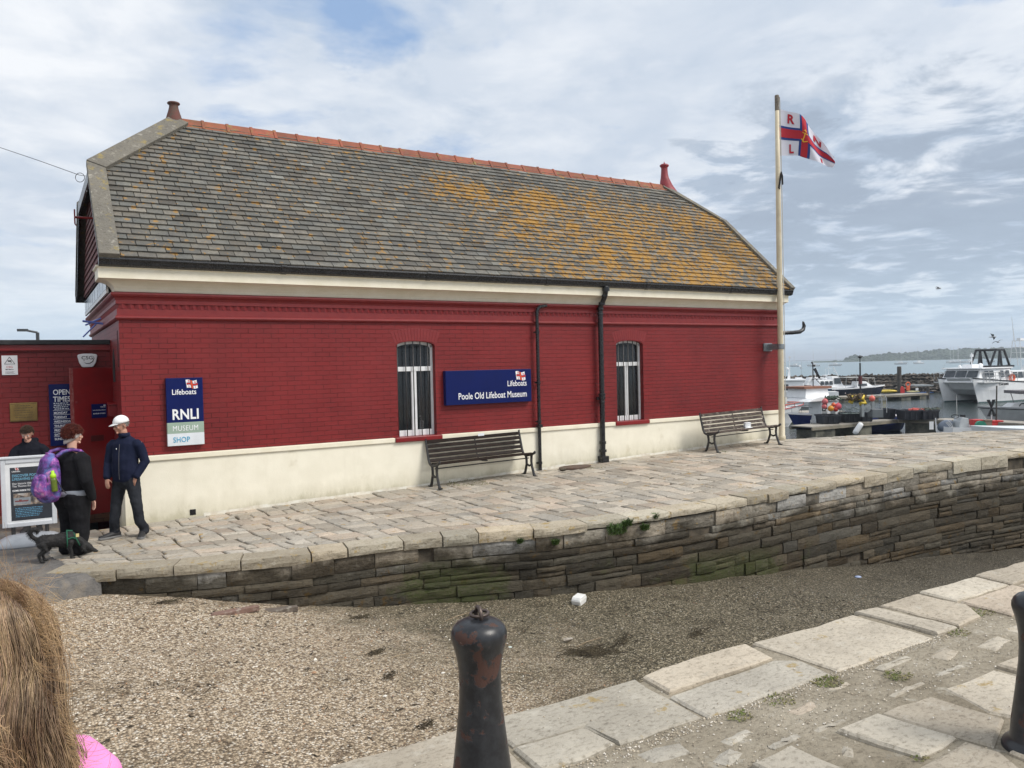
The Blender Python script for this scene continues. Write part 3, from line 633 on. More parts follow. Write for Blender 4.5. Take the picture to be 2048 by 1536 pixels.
# ============================================================ signs
def smallprint(parent, mat, x0, x1, y, z, h, rows, step):
    mb = MB()
    for r in range(rows):
        x = x0 + rnd(0, .02); xe = x1 - rnd(0, (x1-x0)*.2)
        while x < xe:
            w_ = rnd(.6, 2.6)*h; mb.add([(x, y, z-r*step), (min(x+w_, xe), y, z-r*step), (min(x+w_, xe), y, z-r*step+h*rnd(.6, 1)), (x, y, z-r*step+h*rnd(.6, 1))], [(0, 1, 2, 3)]); x += w_ + h*rnd(.35, .7)
    return mb.build('small_print', mat, parent, fixn=False)
def emblem(parent, x, y, z, s):
    """small flying flag: white field, blue edged red cross"""
    def W(u, v): return (x + (u-.12*v+.05*sin(v*3))*s, z + (v*.78+.07*sin(u*6+.5))*s)
    def patch(name, u0, u1, v0, v1, mat, dy):
        mb = MB(); n = 8
        for i in range(n):
            ua, ub = u0+(u1-u0)*i/n, u0+(u1-u0)*(i+1)/n
            q = [W(ua, v0), W(ub, v0), W(ub, v1), W(ua, v1)]; mb.add([(p[0], y-dy, p[1]) for p in q], [(0, 1, 2, 3)])
        return mb.build(name, mat, parent, fixn=False)
    patch('flag_field', 0, 1, 0, 1, m_letter, .0008)
    blu, rd = m_blue, M('sign_red', (.62, .03, .02), None, 3, .4)
    patch('flag_cross_border', 0, 1, .36, .64, blu, .0016); patch('flag_cross_border', .38, .62, 0, 1, blu, .0018)
    patch('flag_cross', 0, 1, .41, .59, rd, .0026); patch('flag_cross', .42, .58, 0, 1, M('sign_orange_red', (.75, .10, .02), None, 3, .4), .0034)
    for ch, u, v in (('R', .14, .70), ('N', .70, .70), ('L', .14, .08), ('I', .74, .08)): text(ch, s*.26, rd, parent, (W(u, v)[0], y-.003, W(u, v)[1]), .02, ext=.0004)
m_sage = M('sage_sign_panel', (.33, .43, .35), None, 2, .4); m_pale = M('pale_sign_panel', (.74, .78, .82), None, 2, .4); m_cyan = M('cyan_lettering', (.03, .33, .55), None, 2, .4)
sg = empty('museum_shop_sign', (1.722, D-.03, -1.072), 'tall navy, sage and white sign for the museum shop on the red wall', 'sign')
mb = MB(); mb.box(0, .515, -.045, .03, .347, 1.013); mb.build('navy_panel', m_blue, sg, bevel=.003)
mb = MB(); mb.box(0, .515, -.046, .03, .183, .347); mb.build('sage_panel', m_sage, sg, bevel=.003)
mb = MB(); mb.box(0, .515, -.045, .03, 0, .183); mb.build('white_panel', m_pale, sg, bevel=.003)
YS = -.0475
text('Lifeboats', .111, m_letter, sg, (.075, YS, .765), .010, sx=.86); emblem(sg, .29, YS, .855, .155)
text('RNLI', .215, m_letter, sg, (.068, YS, .395), .024, sx=.82, space=1.04)
text('MUSEUM', .112, m_letter, sg, (.07, YS, .222), -.004, sx=.80, space=1.06); text('SHOP', .112, m_cyan, sg, (.075, YS, .052), .006, sx=.80, space=1.06)
sg = empty('museum_name_sign', (6.34, D-.03, -.675), 'wide navy museum name board with white lettering between window and pipe', 'sign')
mb = MB(); mb.box(0, 1.83, -.07, .03, 0, .62); mb.build('panel', m_blue, sg, bevel=.004)
YS = -.073
text('Lifeboats', .150, m_letter, sg, (1.725, YS, .305), .006, 'RIGHT', sx=.80); text('Poole Old Lifeboat Museum', .168, m_letter, sg, (1.725, YS, .095), .007, 'RIGHT', sx=.775); emblem(sg, 1.50, YS, .415, .20)
sg = empty('opening_times_sign', (.255, YA-.03, -1.08), 'dark navy opening times board partly behind the open red door', 'sign')
mb = MB(); mb.box(0, .40, -.03, .03, 0, .965); mb.build('panel', m_blue, sg, bevel=.003)
text('OPENING\nTIMES', .115, m_letter, sg, (.055, -.033, .80), .016, sx=.8)
smallprint(sg, m_pale, .055, .30, -.0325, .66, .016, 4, .030)
mb = MB()
for i, s_ in enumerate(('MONDAY', 'TUESDAY', 'WEDNESDAY', 'THURSDAY', 'FRIDAY', 'SATURDAY', 'SUNDAY')):
    z = .50-i*.068; text(s_, .046, m_letter, sg, (.058, -.033, z), .025, sx=.9); mb.box(.05, .38, -.0322, -.03, z+.052, z+.057)
mb.build('rules', m_letter, sg)
sg = empty('warning_sign', (-.345, YA-.015, .045), 'white camera warning notice high on the annex wall', 'sign')
mb = MB(); mb.box(0, .205, -.004, .01, 0, .295); mb.build('panel', M('white_sign_board', (.70, .71, .73), None, 3, .5), sg)
mb = MB(); mk = M('dark_print', (.02, .02, .022), None, 3, .5)
for k in range(3):
    P3 = [(.103, .272), (.17, .165), (.036, .165)]; a_, b_ = P3[k], P3[(k+1) % 3]; dx, dz = b_[0]-a_[0], b_[1]-a_[1]; l = sqrt(dx*dx+dz*dz); nx, nz = -dz/l*.0035, dx/l*.0035
    mb.add([(a_[0]-nx, -.0055, a_[1]-nz), (b_[0]-nx, -.0055, b_[1]-nz), (b_[0]+nx, -.0055, b_[1]+nz), (a_[0]+nx, -.0055, a_[1]+nz)], [(0, 1, 2, 3)])
mb.box(.08, .125, -.006, -.004, .20, .222, Matrix.Rotation(0, 4, 'Y')); mb.box(.118, .128, -.006, -.004, .185, .2); mb.build('camera_symbol', mk, sg)
text('CSG', .045, M('print_red', (.5, .05, .05), None, 3, .5), sg, (.10, -.006, .105), 0, 'CENTER', ext=.0005)
smallprint(sg, mk, .03, .175, -.0055, .075, .014, 1, .02); smallprint(sg, mk, .03, .175, -.0055, .045, .006, 3, .013)
sg = empty('brass_plaque', (-.262, YA-.012, -.672), 'square worn brass plaque on the annex wall above the boy', 'plaque')
mb = MB(); mb.box(0, .36, -.012, .01, 0, .285); mb.build('plate', M('old_brass', (.30, .20, .07), (.20, .13, .05), 6, .42, metal=.75, bump=.1), sg, bevel=.006)
mb = MB(); mb.box(.012, .348, -.014, -.011, .012, .018); mb.box(.012, .348, -.014, -.011, .267, .273); mb.build('border', M('engraving', (.10, .07, .03), None, 3, .6), sg)
smallprint(sg, _mc['engraving'], .05, .31, -.013, .235, .014, 6, .036)
sg = empty('alarm_box', (.80, YA-.03, .14), 'white tapering burglar alarm box above the open door', 'alarm')
mb = MB(); pl = [(-.14, .185), (-.125, .205), (-.06, .215), (.06, .215), (.125, .205), (.14, .185), (.115, .07), (.08, .01), (.055, 0), (-.055, 0), (-.08, .01), (-.115, .07)]
mb.prism(pl, -.07, .03, 'Y'); mb.build('case', m_white, sg, bevel=.012)
text('CSG', .075, mk, sg, (-.005, -.0725, .125), .01, 'CENTER', sx=1.15)
mb = MB(); mb.tube([(.085, -.072, .175), (.09, -.072, .14), (.07, -.072, .09), (.03, -.072, .062), (-.02, -.072, .058), (-.045, -.072, .075)], [.002, .005, .006, .006, .005, .002], 6); mb.tube([(-.05, -.072, .10), (-.05, -.072, .108)], .007, 8); mb.build('swoosh', mk, sg)
# antenna-like blue cross on the annex roof, distant lamp, overhead wire
o = MB(); o.tube([(0, 0, 0), (.22, 0, .24)], .012); o.tube([(.0, 0, .27), (.36, 0, .22)], .018); o.tube([(.04, 0, .2), (.28, 0, .32)], .014)
ob = o.build('blue_toy_windmill', M('pale_blue_plastic', (.16, .22, .62), None, 3, .5), None); ob.location = onY(166, 674, YA+.9); tag(ob, 'pale blue crossed plastic blades sticking up above the annex roof', 'ornament')
o = MB(); o.tube([(0, 0, -9), (0, 0, 0)], .09); o.tube([(0, 0, 0), (-.55, 0, .12)], .06); o.box(-1.0, -.45, -.12, .12, .06, .2)
ob = o.build('street_lamp', M('dark_steel', (.04, .045, .05), None, 3, .5), None); p = atD(75, 665, 45); ob.location = p; tag(ob, 'slim dark street lamp seen far off above the annex roof', 'lamp')
wv = [atD(-120, 262, 16), atD(0, 295, 15.5), atD(80, 322, 15), atD(158, 350, 14.6)]; o = MB(); o.tube(wv, .006, 5)
c0 = atD(160, 355, 14.6); o.tube([c0 + _rt*(.085*cos(t)) + Vector((0, 0, .085*sin(t))) for t in [i*pi/10 for i in range(21)]], .006, 5)
o.tube([atD(158, 350, 14.6), atD(172, 352, 14.4), Vector((eL-.02, kL+.3, 2.95))], .006, 5)
ob = o.build('overhead_cable', m_black, None); tag(ob, 'thin black cable with a loop running to the gable top', 'cable')
pb = empty('pump_bottle', (5.99, D+.22, -1.085), 'white pump bottle standing inside the nearer window', 'bottle')
mb = MB(); mb.lathe([(.036, 0), (.038, .01), (.038, .13), (.028, .155), (.014, .165), (.014, .18)], 16, (0, 0, 0)); mb.build('bottle_body', m_white, pb, smooth=True)
mb = MB(); mb.lathe([(.016, .18), (.016, .20), (.006, .205), (.006, .23)], 12); mb.box(-.045, .012, -.01, .01, .225, .24); mb.build('pump', m_white, pb)
pb.location = (5.99, D+.205, -1.09)
mb = MB(); mb.box(5.46, 6.18, D+.15, D+.30, -1.12, -1.091); mb.build('inner_sill', m_white, mus, world=True)
# ============================================================ far quay: paving, coping, retaining wall
EDGE = [(.10, 10.25), (.519, 9.993), (1.10, 9.66), (1.6, 9.45), (2.64, 9.10), (3.35, 8.98), (4.11, 8.84), (4.85, 8.57), (5.6, 8.24), (7.09, 7.98), (8.2, 7.88), (10.6, 7.9), (12.63, 7.84), (14.56, 7.68), (15.96, 7.44), (18.5, 7.2), (20.6, 7.3)]
BACK = [(15.02, 12.17), (15.98, 11.93), (16.9, 11.38), (17.53, 10.88), (19.0, 9.93), (19.9, 9.0), (20.6, 7.3)]
def lerp(tab, x):
    if x <= tab[0][0]: return tab[0][1]
    for (a, b), (c, d_) in zip(tab, tab[1:]):
        if x <= c: return b + (d_-b)*(x-a)/(c-a)
    return tab[-1][1]
def ylo(x): return lerp(EDGE, x)
def yhi(x): return D+.02 if x < XR-.35 else lerp([(XR-.35, 12.45), (15.5, 12.05), (16, 11.93)] + BACK[2:], x)
m_pave = stone_mat('flagstone', (.49, .435, .355), (.38, .345, .29), None, .04, .5)
m_joint = M('sandy_joint_dirt', (.13, .10, .065), (.07, .055, .035), 7, .95, bump=.6, bscale=60, bd=.01, dirt=((.06, .07, .02), 1.6, .58, .72))
def tint_rand(lo=.70, hi=1.14, warm=.02):
    k = rnd(lo, hi); w_ = rnd(-warm, warm); r = random.random()
    if r < .14: return (k*1.035, k*.975, k*.945, 1)
    if r < .26: return (k*.96, k*.99, k*1.03, 1)
    return (k*(1+w_), k, k*(1-w_), 1)
# bed of dirt under the stones
mb = MB(); N = 60
for i in range(N):
    x0, x1 = .12 + (20.45-.12)*i/N, .12 + (20.45-.12)*(i+1)/N
    mb.add([(x0, ylo(x0)+.05, zq(x0)-.018), (x1, ylo(x1)+.05, zq(x1)-.018), (x1, yhi(x1), zq(x1)-.018), (x0, yhi(x0), zq(x0)-.018)], [(0, 1, 2, 3)])
tag(mb.build('paving_bed', m_joint, None, fixn=False), kind='structure')
def flag(mb, q, top, th=.04, e=.014, jit=.0):
    """q: 4 plan corners; rounded block with slightly uneven top"""
    c = Vector((sum(p[0] for p in q)/len(q), sum(p[1] for p in q)/len(q), 0)); n = len(q); tilt = (rnd(-.012, .012), rnd(-.012, .012)); lift = rnd(-.006, .008)
    out = []; inn = []
    pts = []
    for i in range(n):
        a = Vector((q[i][0], q[i][1], 0)); b = Vector((q[(i+1) % n][0], q[(i+1) % n][1], 0)); pts.append(a); L = (b-a).length
        k = max(1, min(5, int(L/.12)))
        nn = Vector(((b-a).y, -(b-a).x, 0)); nn = nn.normalized() if nn.length else nn
        for j in range(1, k): pts.append(a.lerp(b, j/k) + nn*rnd(-.010, .010))
    m = len(pts); vs = []
    for ins, dz in ((0, -th), (0, -.010), (e*.9, 0)):
        for p in pts:
            d_ = (c-p); l = max(d_.length, 1e-4); pp = p + d_/l*ins*1.3; vs.append((pp.x, pp.y, top(pp.x) + dz + lift + (pp.x-c.x)*tilt[0] + (pp.y-c.y)*tilt[1] + (rnd(-.003, .003) if ins else 0)))
    vs.append((c.x, c.y, top(c.x)+lift+.002)); fs = [(r*m+i, r*m+(i+1) % m, (r+1)*m+(i+1) % m, (r+1)*m+i) for r in range(2) for i in range(m)] + [(2*m+i, 2*m+(i+1) % m, 3*m) for i in range(m)]
    mb.add(vs, fs)
mb = MB(); random.seed(11); cells = []
def bsp(x0, x1, y0, y1, dep=0):
    w_, h_ = x1-x0, y1-y0; big = .52 if x0 < 9 else .60
    amax = rnd(.085, .26)
    if (w_*h_ < amax and max(w_, h_) < big*1.15 and max(w_, h_)/min(w_, h_) < 2.5) or (w_ < .30 and h_ < .42): cells.append((x0, x1, y0, y1)); return
    t = rnd(.36, .64)
    if (w_ > h_*.78 and w_ > .3) or (h_ < .36 and w_ > .44): xm = x0+w_*t; bsp(x0, xm, y0, y1); bsp(xm, x1, y0, y1)
    else: ym = y0+h_*t; bsp(x0, x1, y0, ym); bsp(x0, x1, ym, y1)
x = .16
while x < 20.0:
    w_ = rnd(.9, 2.0) if x < 19 else .4; y = 0
    while y < 4.4: h_ = min(rnd(.7, 1.5), 4.4-y); h_ = 4.4-y if 4.4-y-h_ < .4 else h_; bsp(x, x+w_, y, y+h_); y += h_
    x += w_
def pmap(px_, py_):
    wx = mnoise.noise(Vector((px_*1.1, py_*1.1, 7)))*.07 + mnoise.noise(Vector((px_*4, py_*4, 3)))*.022; wy = mnoise.noise(Vector((px_*1.1, py_*1.1, 17)))*.07 + mnoise.noise(Vector((px_*4, py_*4, 13)))*.022
    X_ = max(.14, px_ + wx - (py_-1.5)*.10*max(0, 1-px_/9)); t = (py_+wy*(0 if py_ < .01 or py_ > 4.39 else 1))/4.4; lo_, hi_ = ylo(X_)+.36, yhi(X_)-.015; return (X_, lo_ + (hi_-lo_)*t)
for (x0, x1, y0, y1) in cells:
    gx_, gy_ = rnd(.006, .011), rnd(.010, .018); k = (yhi((x0+x1)/2)-ylo((x0+x1)/2)-.36)/4.4
    if k < .12: continue
    gy_ /= k; q = [pmap(x0+gx_, y0+gy_), pmap(x1-gx_, y0+gy_), pmap(x1-gx_, y1-gy_), pmap(x0+gx_, y1-gy_)]
    q = [(a_+rnd(-.008, .008), b_+rnd(-.008, .008)) for a_, b_ in q]; mb.cur = tint_rand()
    if random.random() < .09: j = random.randrange(4); p_, n_2, l_ = q[j], q[(j+1) % 4], q[j-1]; q = q[:j] + [(p_[0]+(l_[0]-p_[0])*.3, p_[1]+(l_[1]-p_[1])*.3), (p_[0]+(n_2[0]-p_[0])*.3, p_[1]+(n_2[1]-p_[1])*.3)] + q[j+1:]
    flag(mb, q, zq)
tag(mb.build('quay_paving', m_pave, None, fixn=False, smooth=False), kind='structure')
# arclength along the edge
SEG = []; acc = 0
for (a, b), (c, d_) in zip(EDGE, EDGE[1:]): l = sqrt((c-a)**2+(d_-b)**2); SEG.append((acc, l, a, b, c, d_)); acc += l
TOT = acc
def onedge(s):
    for s0, l, a, b, c, d_ in SEG:
        if s <= s0+l or (s0, l) == (SEG[-1][0], SEG[-1][1]):
            t = (s-s0)/l; p = Vector((a+(c-a)*t, b+(d_-b)*t, 0)); tt = Vector((c-a, d_-b, 0)).normalized(); return p, tt, Vector((tt.y, -tt.x, 0))
qw = empty('quay_wall', (EDGE[0][0], EDGE[0][1], -2.5), 'long old stone retaining wall of the slipway with damp mossy foot', 'wall')
m_wall = stone_mat('wall_stone', (.37, .335, .275), (.28, .255, .21), True, .05, .8)
m_cop = stone_mat('kerb_stone', (.52, .47, .37), (.43, .38, .29), None, .12, .6, orange=(.40, .24, .07))
BED = [(-3, -2.33), (.2, -2.40), (.75, -2.49), (1.6, -2.60), (3.58, -2.92), (4.84, -2.96), (5.8, -2.97), (7.06, -3.05), (8.9, -3.15), (11.3, -3.38), (13.3, -3.53), (15.9, -3.68), (20, -4.0), (30, -5.2), (60, -8)]
def zbed(x): return lerp(BED, x)
def block(mb, s0, s1, z0, z1, outw, deep=.25, nx=5, nz=3, rough=.012, topflat=False):
    """irregular stone between arclengths s0..s1 and heights z0..z1(callables of x)"""
    vs = []; seed = rnd(0, 100)
    for j in range(nz+1):
        for i in range(nx+1):
            s = s0 + (s1-s0)*i/nx; p, t_, n_ = onedge(s); zl, zh = z0(p.x), z1(p.x); z = zl + (zh-zl)*j/nz
            edge = (i in (0, nx)) + (j in (0, nz)); o_ = outw - (.010 if edge else 0) - (.006 if edge == 2 else 0) + (mnoise.noise(Vector((s*5+seed, z*9, seed)))*rough*1.6 if not edge else mnoise.noise(Vector((s*5, z*9, 1)))*.004)
            ds = (rnd(-.006, .006) if 0 < i < nx else mnoise.noise(Vector((z*12, seed, 3)))*.008); pp = p + n_*o_ + t_*ds
            vs.append((pp.x, pp.y, z + (mnoise.noise(Vector((s*6, seed, 9)))*.012 if 0 < j < nz else mnoise.noise(Vector((s*5, seed+j, 4)))*.010)))
    A = len(vs); fs = [(j*(nx+1)+i, j*(nx+1)+i+1, (j+1)*(nx+1)+i+1, (j+1)*(nx+1)+i) for j in range(nz) for i in range(nx)]
    for j in (0, nz):
        for i in range(nx+1):
            s = s0 + (s1-s0)*i/nx; p, t_, n_ = onedge(s); pp = p - n_*deep; vs.append((pp.x, pp.y, vs[j*(nx+1)+i][2] + (.004 if topflat and j == nz else 0)))
    B0, B1 = A, A+nx+1
    fs += [(i, i+1, B0+i+1, B0+i) for i in range(nx)] + [(nz*(nx+1)+i, nz*(nx+1)+i+1, B1+i+1, B1+i) for i in range(nx)]
    left = [j*(nx+1) for j in range(nz+1)] + [B1, B0]; right = [j*(nx+1)+nx for j in range(nz+1)] + [B1+nx, B0+nx]
    mb.add(vs, fs + [left, right])
random.seed(23)
mb = MB(); s = .0
while s < TOT-.1:
    L = rnd(.38, .82); L = min(L, TOT-s); th = rnd(.07, .125); o_ = rnd(.015, .05); k = rnd(.66, 1.12); w_ = rnd(-.03, .05); mb.cur = (k*(1+w_), k, k*(1-w_), 1); lift = rnd(-.006, .012)
    if s > 9.5 and random.random() < .25: th += .10
    block(mb, s+.008, s+L-.008, lambda x: zq(x)-th, lambda x: zq(x)+lift, o_, deep=.33+rnd(-.03, .03), nx=6, nz=3, rough=.014, topflat=True); s += L
mb.build('kerb_stones', m_cop, qw, world=True, fixn=True, bevel=0)
mb = MB(); 
nrow = 11; H = [0]
rows_ = []; top = .10
while top < 2.2: h = random.choice((.06, .08, .10, .11, .12, .14, .17, .20)); rows_.append((top, h)); top += h
for ri, (tp, h) in enumerate(rows_):
    s = rnd(0, .3)*0
    while s < TOT:
        L = rnd(.25, .95) if random.random() < .7 else rnd(.18, .40); L = min(L, TOT-s)
        p, _, _ = onedge(s+L/2)
        if L < .05: break
        if zq(p.x)-tp < zbed(p.x)-.05: s += L; continue
        k = rnd(.55, 1.25); w_ = rnd(-.04, .07); r = random.random(); mb.cur = (k*(1+w_), k, k*(1-w_), 1)
        if r < .12 and tp < .9: mb.cur = (k*1.35, k*1.45, k*1.65, 1)
        elif r < .19: mb.cur = (k*1.15, k*1.0, k*.82, 1)
        o_ = rnd(-.012, .026)-.0*tp; hh = h*rnd(.96, 1); g_ = rnd(.002, .006)
        if random.random() < .13 and h > .12 and L > .3:
            block(mb, s+g_, s+L-g_, lambda x: zq(x)-tp-h+.006, lambda x: zq(x)-tp-h*.52, o_); k = rnd(.7, 1.2); mb.cur = (k, k*.95, k*.88, 1); block(mb, s+g_, s+L-g_, lambda x: zq(x)-tp-h*.48, lambda x: zq(x)-tp-.004, rnd(-.01, .02))
        elif random.random() < .015: pass
        else: block(mb, s+g_, s+L-g_, lambda x: zq(x)-tp-hh+.004, lambda x: zq(x)-tp-.004, o_, nx=4 if L < .4 else 7)
        s += L
mb.build('wall_stones', m_wall, qw, world=True, fixn=True)
m_mortar = M('crumbly_mortar', (.11, .09, .065), (.05, .042, .03), 6, .95, bump=.6, bscale=40, bd=.012)
mb = MB(); n_ = 90; vs = []
for i in range(n_+1):
    p, t_, nn = onedge(TOT*i/n_); q = p - nn*.034; vs += [(q.x, q.y, zbed(q.x)-.5), (q.x, q.y, zq(q.x)-.05)]
mb.add(vs, [(2*i, 2*i+2, 2*i+3, 2*i+1) for i in range(n_)]); mb.build('mortar', m_mortar, qw, world=True, fixn=False)
# seaward face of the quay
mb = MB(); b2 = [(XR-.3, 12.45)] + BACK
for (a, b), (c, d_) in zip(b2, b2[1:]): mb.add([(a, b, -6), (c, d_, -6), (c, d_, zq(c)-.01), (a, b, zq(a)-.01)], [(0, 1, 2, 3)])
mb.add([(XR-.3, 12.45, -6), (XR-.3, 18.3, -6), (XR-.3, 18.3, -2), (XR-.3, 12.45, -2)], [(0, 1, 2, 3)])
mb.cur = (.9, .9, .9, 1); tag(mb.build('seaward_quay_face', m_wall, None, fixn=False, tint=True), 'stone face of the quay end dropping into the harbour', 'wall')
# ============================================================ slipway bed (shingle to mud)
def bed_mat():
    m, nt, b = newmat('shingle_and_mud'); g = G(nt); v = g.n('ShaderNodeNewGeometry').outputs['Position']; x, y, z = g.sep(v)
    big = g.noise(v, .7, 5, .6); mid = g.noise(v, 2.6, 7, .65)
    muddy = g.n('ShaderNodeMapRange', interpolation_type='SMOOTHSTEP')
    g.l(g.math('ADD', g.math('ADD', x, g.math('MULTIPLY', y, .16)), g.math('MULTIPLY', g.math('SUBTRACT', g.math('ADD', big, g.math('MULTIPLY', mid, .6)), .8), 5.0)), muddy.inputs[0]); muddy.inputs[1].default_value = 2.6; muddy.inputs[2].default_value = 6.4
    vc = g.voro(v, 52, out='Color'); vd = g.voro(v, 52); r_, g_, b_ = g.sep(vc)
    peb = g.ramp(r_, [(0, (.13, .095, .065)), (.25, (.33, .25, .17)), (.55, (.54, .43, .30)), (.8, (.68, .56, .41)), (.97, (.82, .74, .62))])
    peb = g.mix(g.ramp(vd, [(.40, 0), (.8, .75)]), peb, (.09, .065, .04))
    vc2 = g.voro(v, 70, out='Color'); r2, _, _ = g.sep(vc2)
    mud = g.ramp(r2, [(0, (.034, .029, .018)), (.55, (.115, .096, .060)), (.85, (.24, .20, .13)), (1, (.48, .42, .31))])
    deep = g.n('ShaderNodeMapRange'); g.l(x, deep.inputs[0]); deep.inputs[1].default_value = 6; deep.inputs[2].default_value = 13
    mud = g.mix(deep.outputs[0], mud, g.mix(1, mud, (.55, .56, .60), 'MULTIPLY'))
    col = g.mix(muddy.outputs[0], peb, mud)
    dd = g.ramp(g.noise(g.mapp(v, loc=(3, 3, 3)), 1.6, 8, .7), [(.52, 0), (.70, .7)]); col = g.mix(dd, col, g.mix(1, col, (.45, .42, .36), 'MULTIPLY'))
    g.l(col, b.inputs['Base Color']); rr = g.mix(deep.outputs[0], (.85, .85, .85), (.5, .5, .5)); g.l(rr, b.inputs['Roughness']); b.inputs['Specular IOR Level'].default_value = .35
    h = g.math('ADD', g.math('MULTIPLY', vd, -1.0), g.math('MULTIPLY', g.noise(v, 14, 8, .7), 1.6))
    g.l(g.bump(h, .9, .022), b.inputs['Normal']); return m
m_bed = bed_mat()
mb = MB(); nx, ny = 150, 44; x0, x1, y0, y1 = -8., 34., 2.4, 11.2; vs = []
for i in range(nx+1):
    for j in range(ny+1):
        x = x0 + (x1-x0)*i/nx; y = y0 + (y1-y0)*j/ny
        z = zbed(x) + mnoise.noise(Vector((x*.8, y*.8, 0)))*.06 + mnoise.noise(Vector((x*3.1, y*3.1, 2)))*.018
        if x < 1.6: z += .0
        vs.append((x, y, z))
mb.add(vs, [(i*(ny+1)+j, (i+1)*(ny+1)+j, (i+1)*(ny+1)+j+1, i*(ny+1)+j+1) for i in range(nx) for j in range(ny)])
tag(mb.build('slipway_shingle', m_bed, None, fixn=False, smooth=True), kind='structure')
# loose pebbles, shells and grit lying on the bed: one uncountable mass
random.seed(5); mb = MB()
for i in range(15000):
    r = random.random(); x = -1.2 + 11*r**1.3; y = 3.3 + random.random()*(ylo(max(x, .1))-.15-3.3)
    if x < .3 and y > 9.2: continue
    z = zbed(x) + mnoise.noise(Vector((x*.8, y*.8, 0)))*.06 + mnoise.noise(Vector((x*3.1, y*3.1, 2)))*.018
    s_ = rnd(.005, .012)*(2.2 if random.random() < .012 else 1); 
    if x > 4 and random.random() < .6: continue
    k = random.choice(((.62, .55, .44), (.45, .36, .26), (.26, .20, .15), (.75, .71, .63), (.12, .10, .09), (.40, .24, .14), (.50, .43, .34))); d_ = .55 if x > 4.5 else 1
    mb.cur = (k[0]*d_, k[1]*d_, k[2]*d_, 1); a = rnd(0, 6.3)
    e1 = Vector((cos(a), sin(a), rnd(-.2, .2)))*s_; e2 = Vector((-sin(a), cos(a), rnd(-.2, .2)))*s_*rnd(.5, .9); c = Vector((x, y, z+.002)); h = Vector((0, 0, s_*rnd(.5, .8)))
    mb.add([c+e1, c+e2, c-e1, c-e2, c+h+e1*.35, c+h-e1*.3+e2*.2], [(0, 1, 4), (1, 2, 5, 4), (2, 3, 5), (3, 0, 4, 5)])
m_tint = M('pebble', (1, 1, 1), (.9, .9, .9), 8, .75, tint=True)
tag(mb.build('loose_pebbles', m_tint, None, fixn=True), 'pale pebbles and shell grit scattered over the slipway', 'pebbles', kind='stuff')
# ============================================================ asphalt and land on the left
m_asph = M('worn_asphalt', (.12, .115, .11), (.17, .16, .15), 9, .9, bump=1, bscale=45, bd=.02, dirt=((.24, .20, .15), 3.2, .48, .68))
edge = [(-9, 8.7), (-3, 9.0), (-1.2, 9.25), (-.5, 9.45), (-.1, 9.6), (.18, 9.78), (.45, 9.98), (.62, 10.03)]
mb = MB(); vs = []
for i, (x, y) in enumerate(edge): vs.append((x, y, -2.215))
vs2 = [(x, 14.4, -2.215) for x, y in edge]
mb.add(vs+vs2, [(i, i+1, len(edge)+i+1, len(edge)+i) for i in range(len(edge)-1)])
lip = []
for (a, b), (c, d_) in zip(edge, edge[1:]):
    n__ = max(2, int((c-a)/.07)); pr_ = None
    for i in range(n__+1):
        t = i/n__; x, y = a+(c-a)*t, b+(d_-b)*t; j = mnoise.noise(Vector((x*6, y*6, 0)))*.06
        row = [(x, y+.02, -2.214), (x, y-.02+j, -2.222), (x, y-.09+j, -2.28), (x, y-.17+j*1.5, -2.50)]
        if pr_: mb.add(pr_+row, [(0, 4, 5, 1), (1, 5, 6, 2), (2, 6, 7, 3)])
        pr_ = row
tag(mb.build('asphalt', m_asph, None, fixn=False), kind='structure')
mb = MB(); mb.add([(-400, 14.39, -2.3), (XL+.5, 14.39, -2.3), (XL+.5, 60, -2.6), (-60, 600, -2.8), (-400, 600, -3)], [(0, 1, 2, 3, 4)])
mb.add([(-400, -300, -2.5), (-7.9, -300, -2.5), (-7.9, 14.4, -2.36), (-400, 14.4, -2.36)], [(0, 1, 2, 3)])
tag(mb.build('ground', m_asph, None, fixn=False), kind='structure')
# ============================================================ near quay
ZN = -1.65
def zn(x): return ZN
m_slabn = stone_mat('quay_slab', (.54, .485, .395), (.41, .365, .295), None, -.06, .5, orange=(.36, .22, .08))
m_grit = stone_mat('gritty_mortar', (.38, .335, .26), (.24, .205, .15), None, .0, .8)
mb = MB(); mb.cur = (.98, .98, .98, 1); nx, ny = 170, 66; vs = []
for i in range(nx+1):
    for j in range(ny+1):
        x = -.6 + 12.6*i/nx; y = -1.9 + 5.0*j/ny
        vs.append((x, y, ZN-.016 + mnoise.noise(Vector((x*2.5, y*2.5, 0)))*.006 + mnoise.noise(Vector((x*11, y*11, 4)))*.004))
mb.add(vs, [(i*(ny+1)+j, (i+1)*(ny+1)+j, (i+1)*(ny+1)+j+1, i*(ny+1)+j+1) for i in range(nx) for j in range(ny)])
tag(mb.build('near_quay_surface', m_grit, None, fixn=False, tint=True, smooth=True), kind='structure')
mb = MB(); mb.cur = (1, 1, 1, 1); mb.box(-9, 60, -12, -1.85, -6, ZN-.03); mb.box(-9, -.55, -1.85, 3.08, -6, ZN-.03); mb.box(11.9, 60, -1.85, 3.08, -6, ZN-.03); mb.box(-.55, 11.9, -1.85, 3.08, -6, ZN-.06)
tag(mb.build('near_quay', m_grit, None, tint=True), kind='structure')
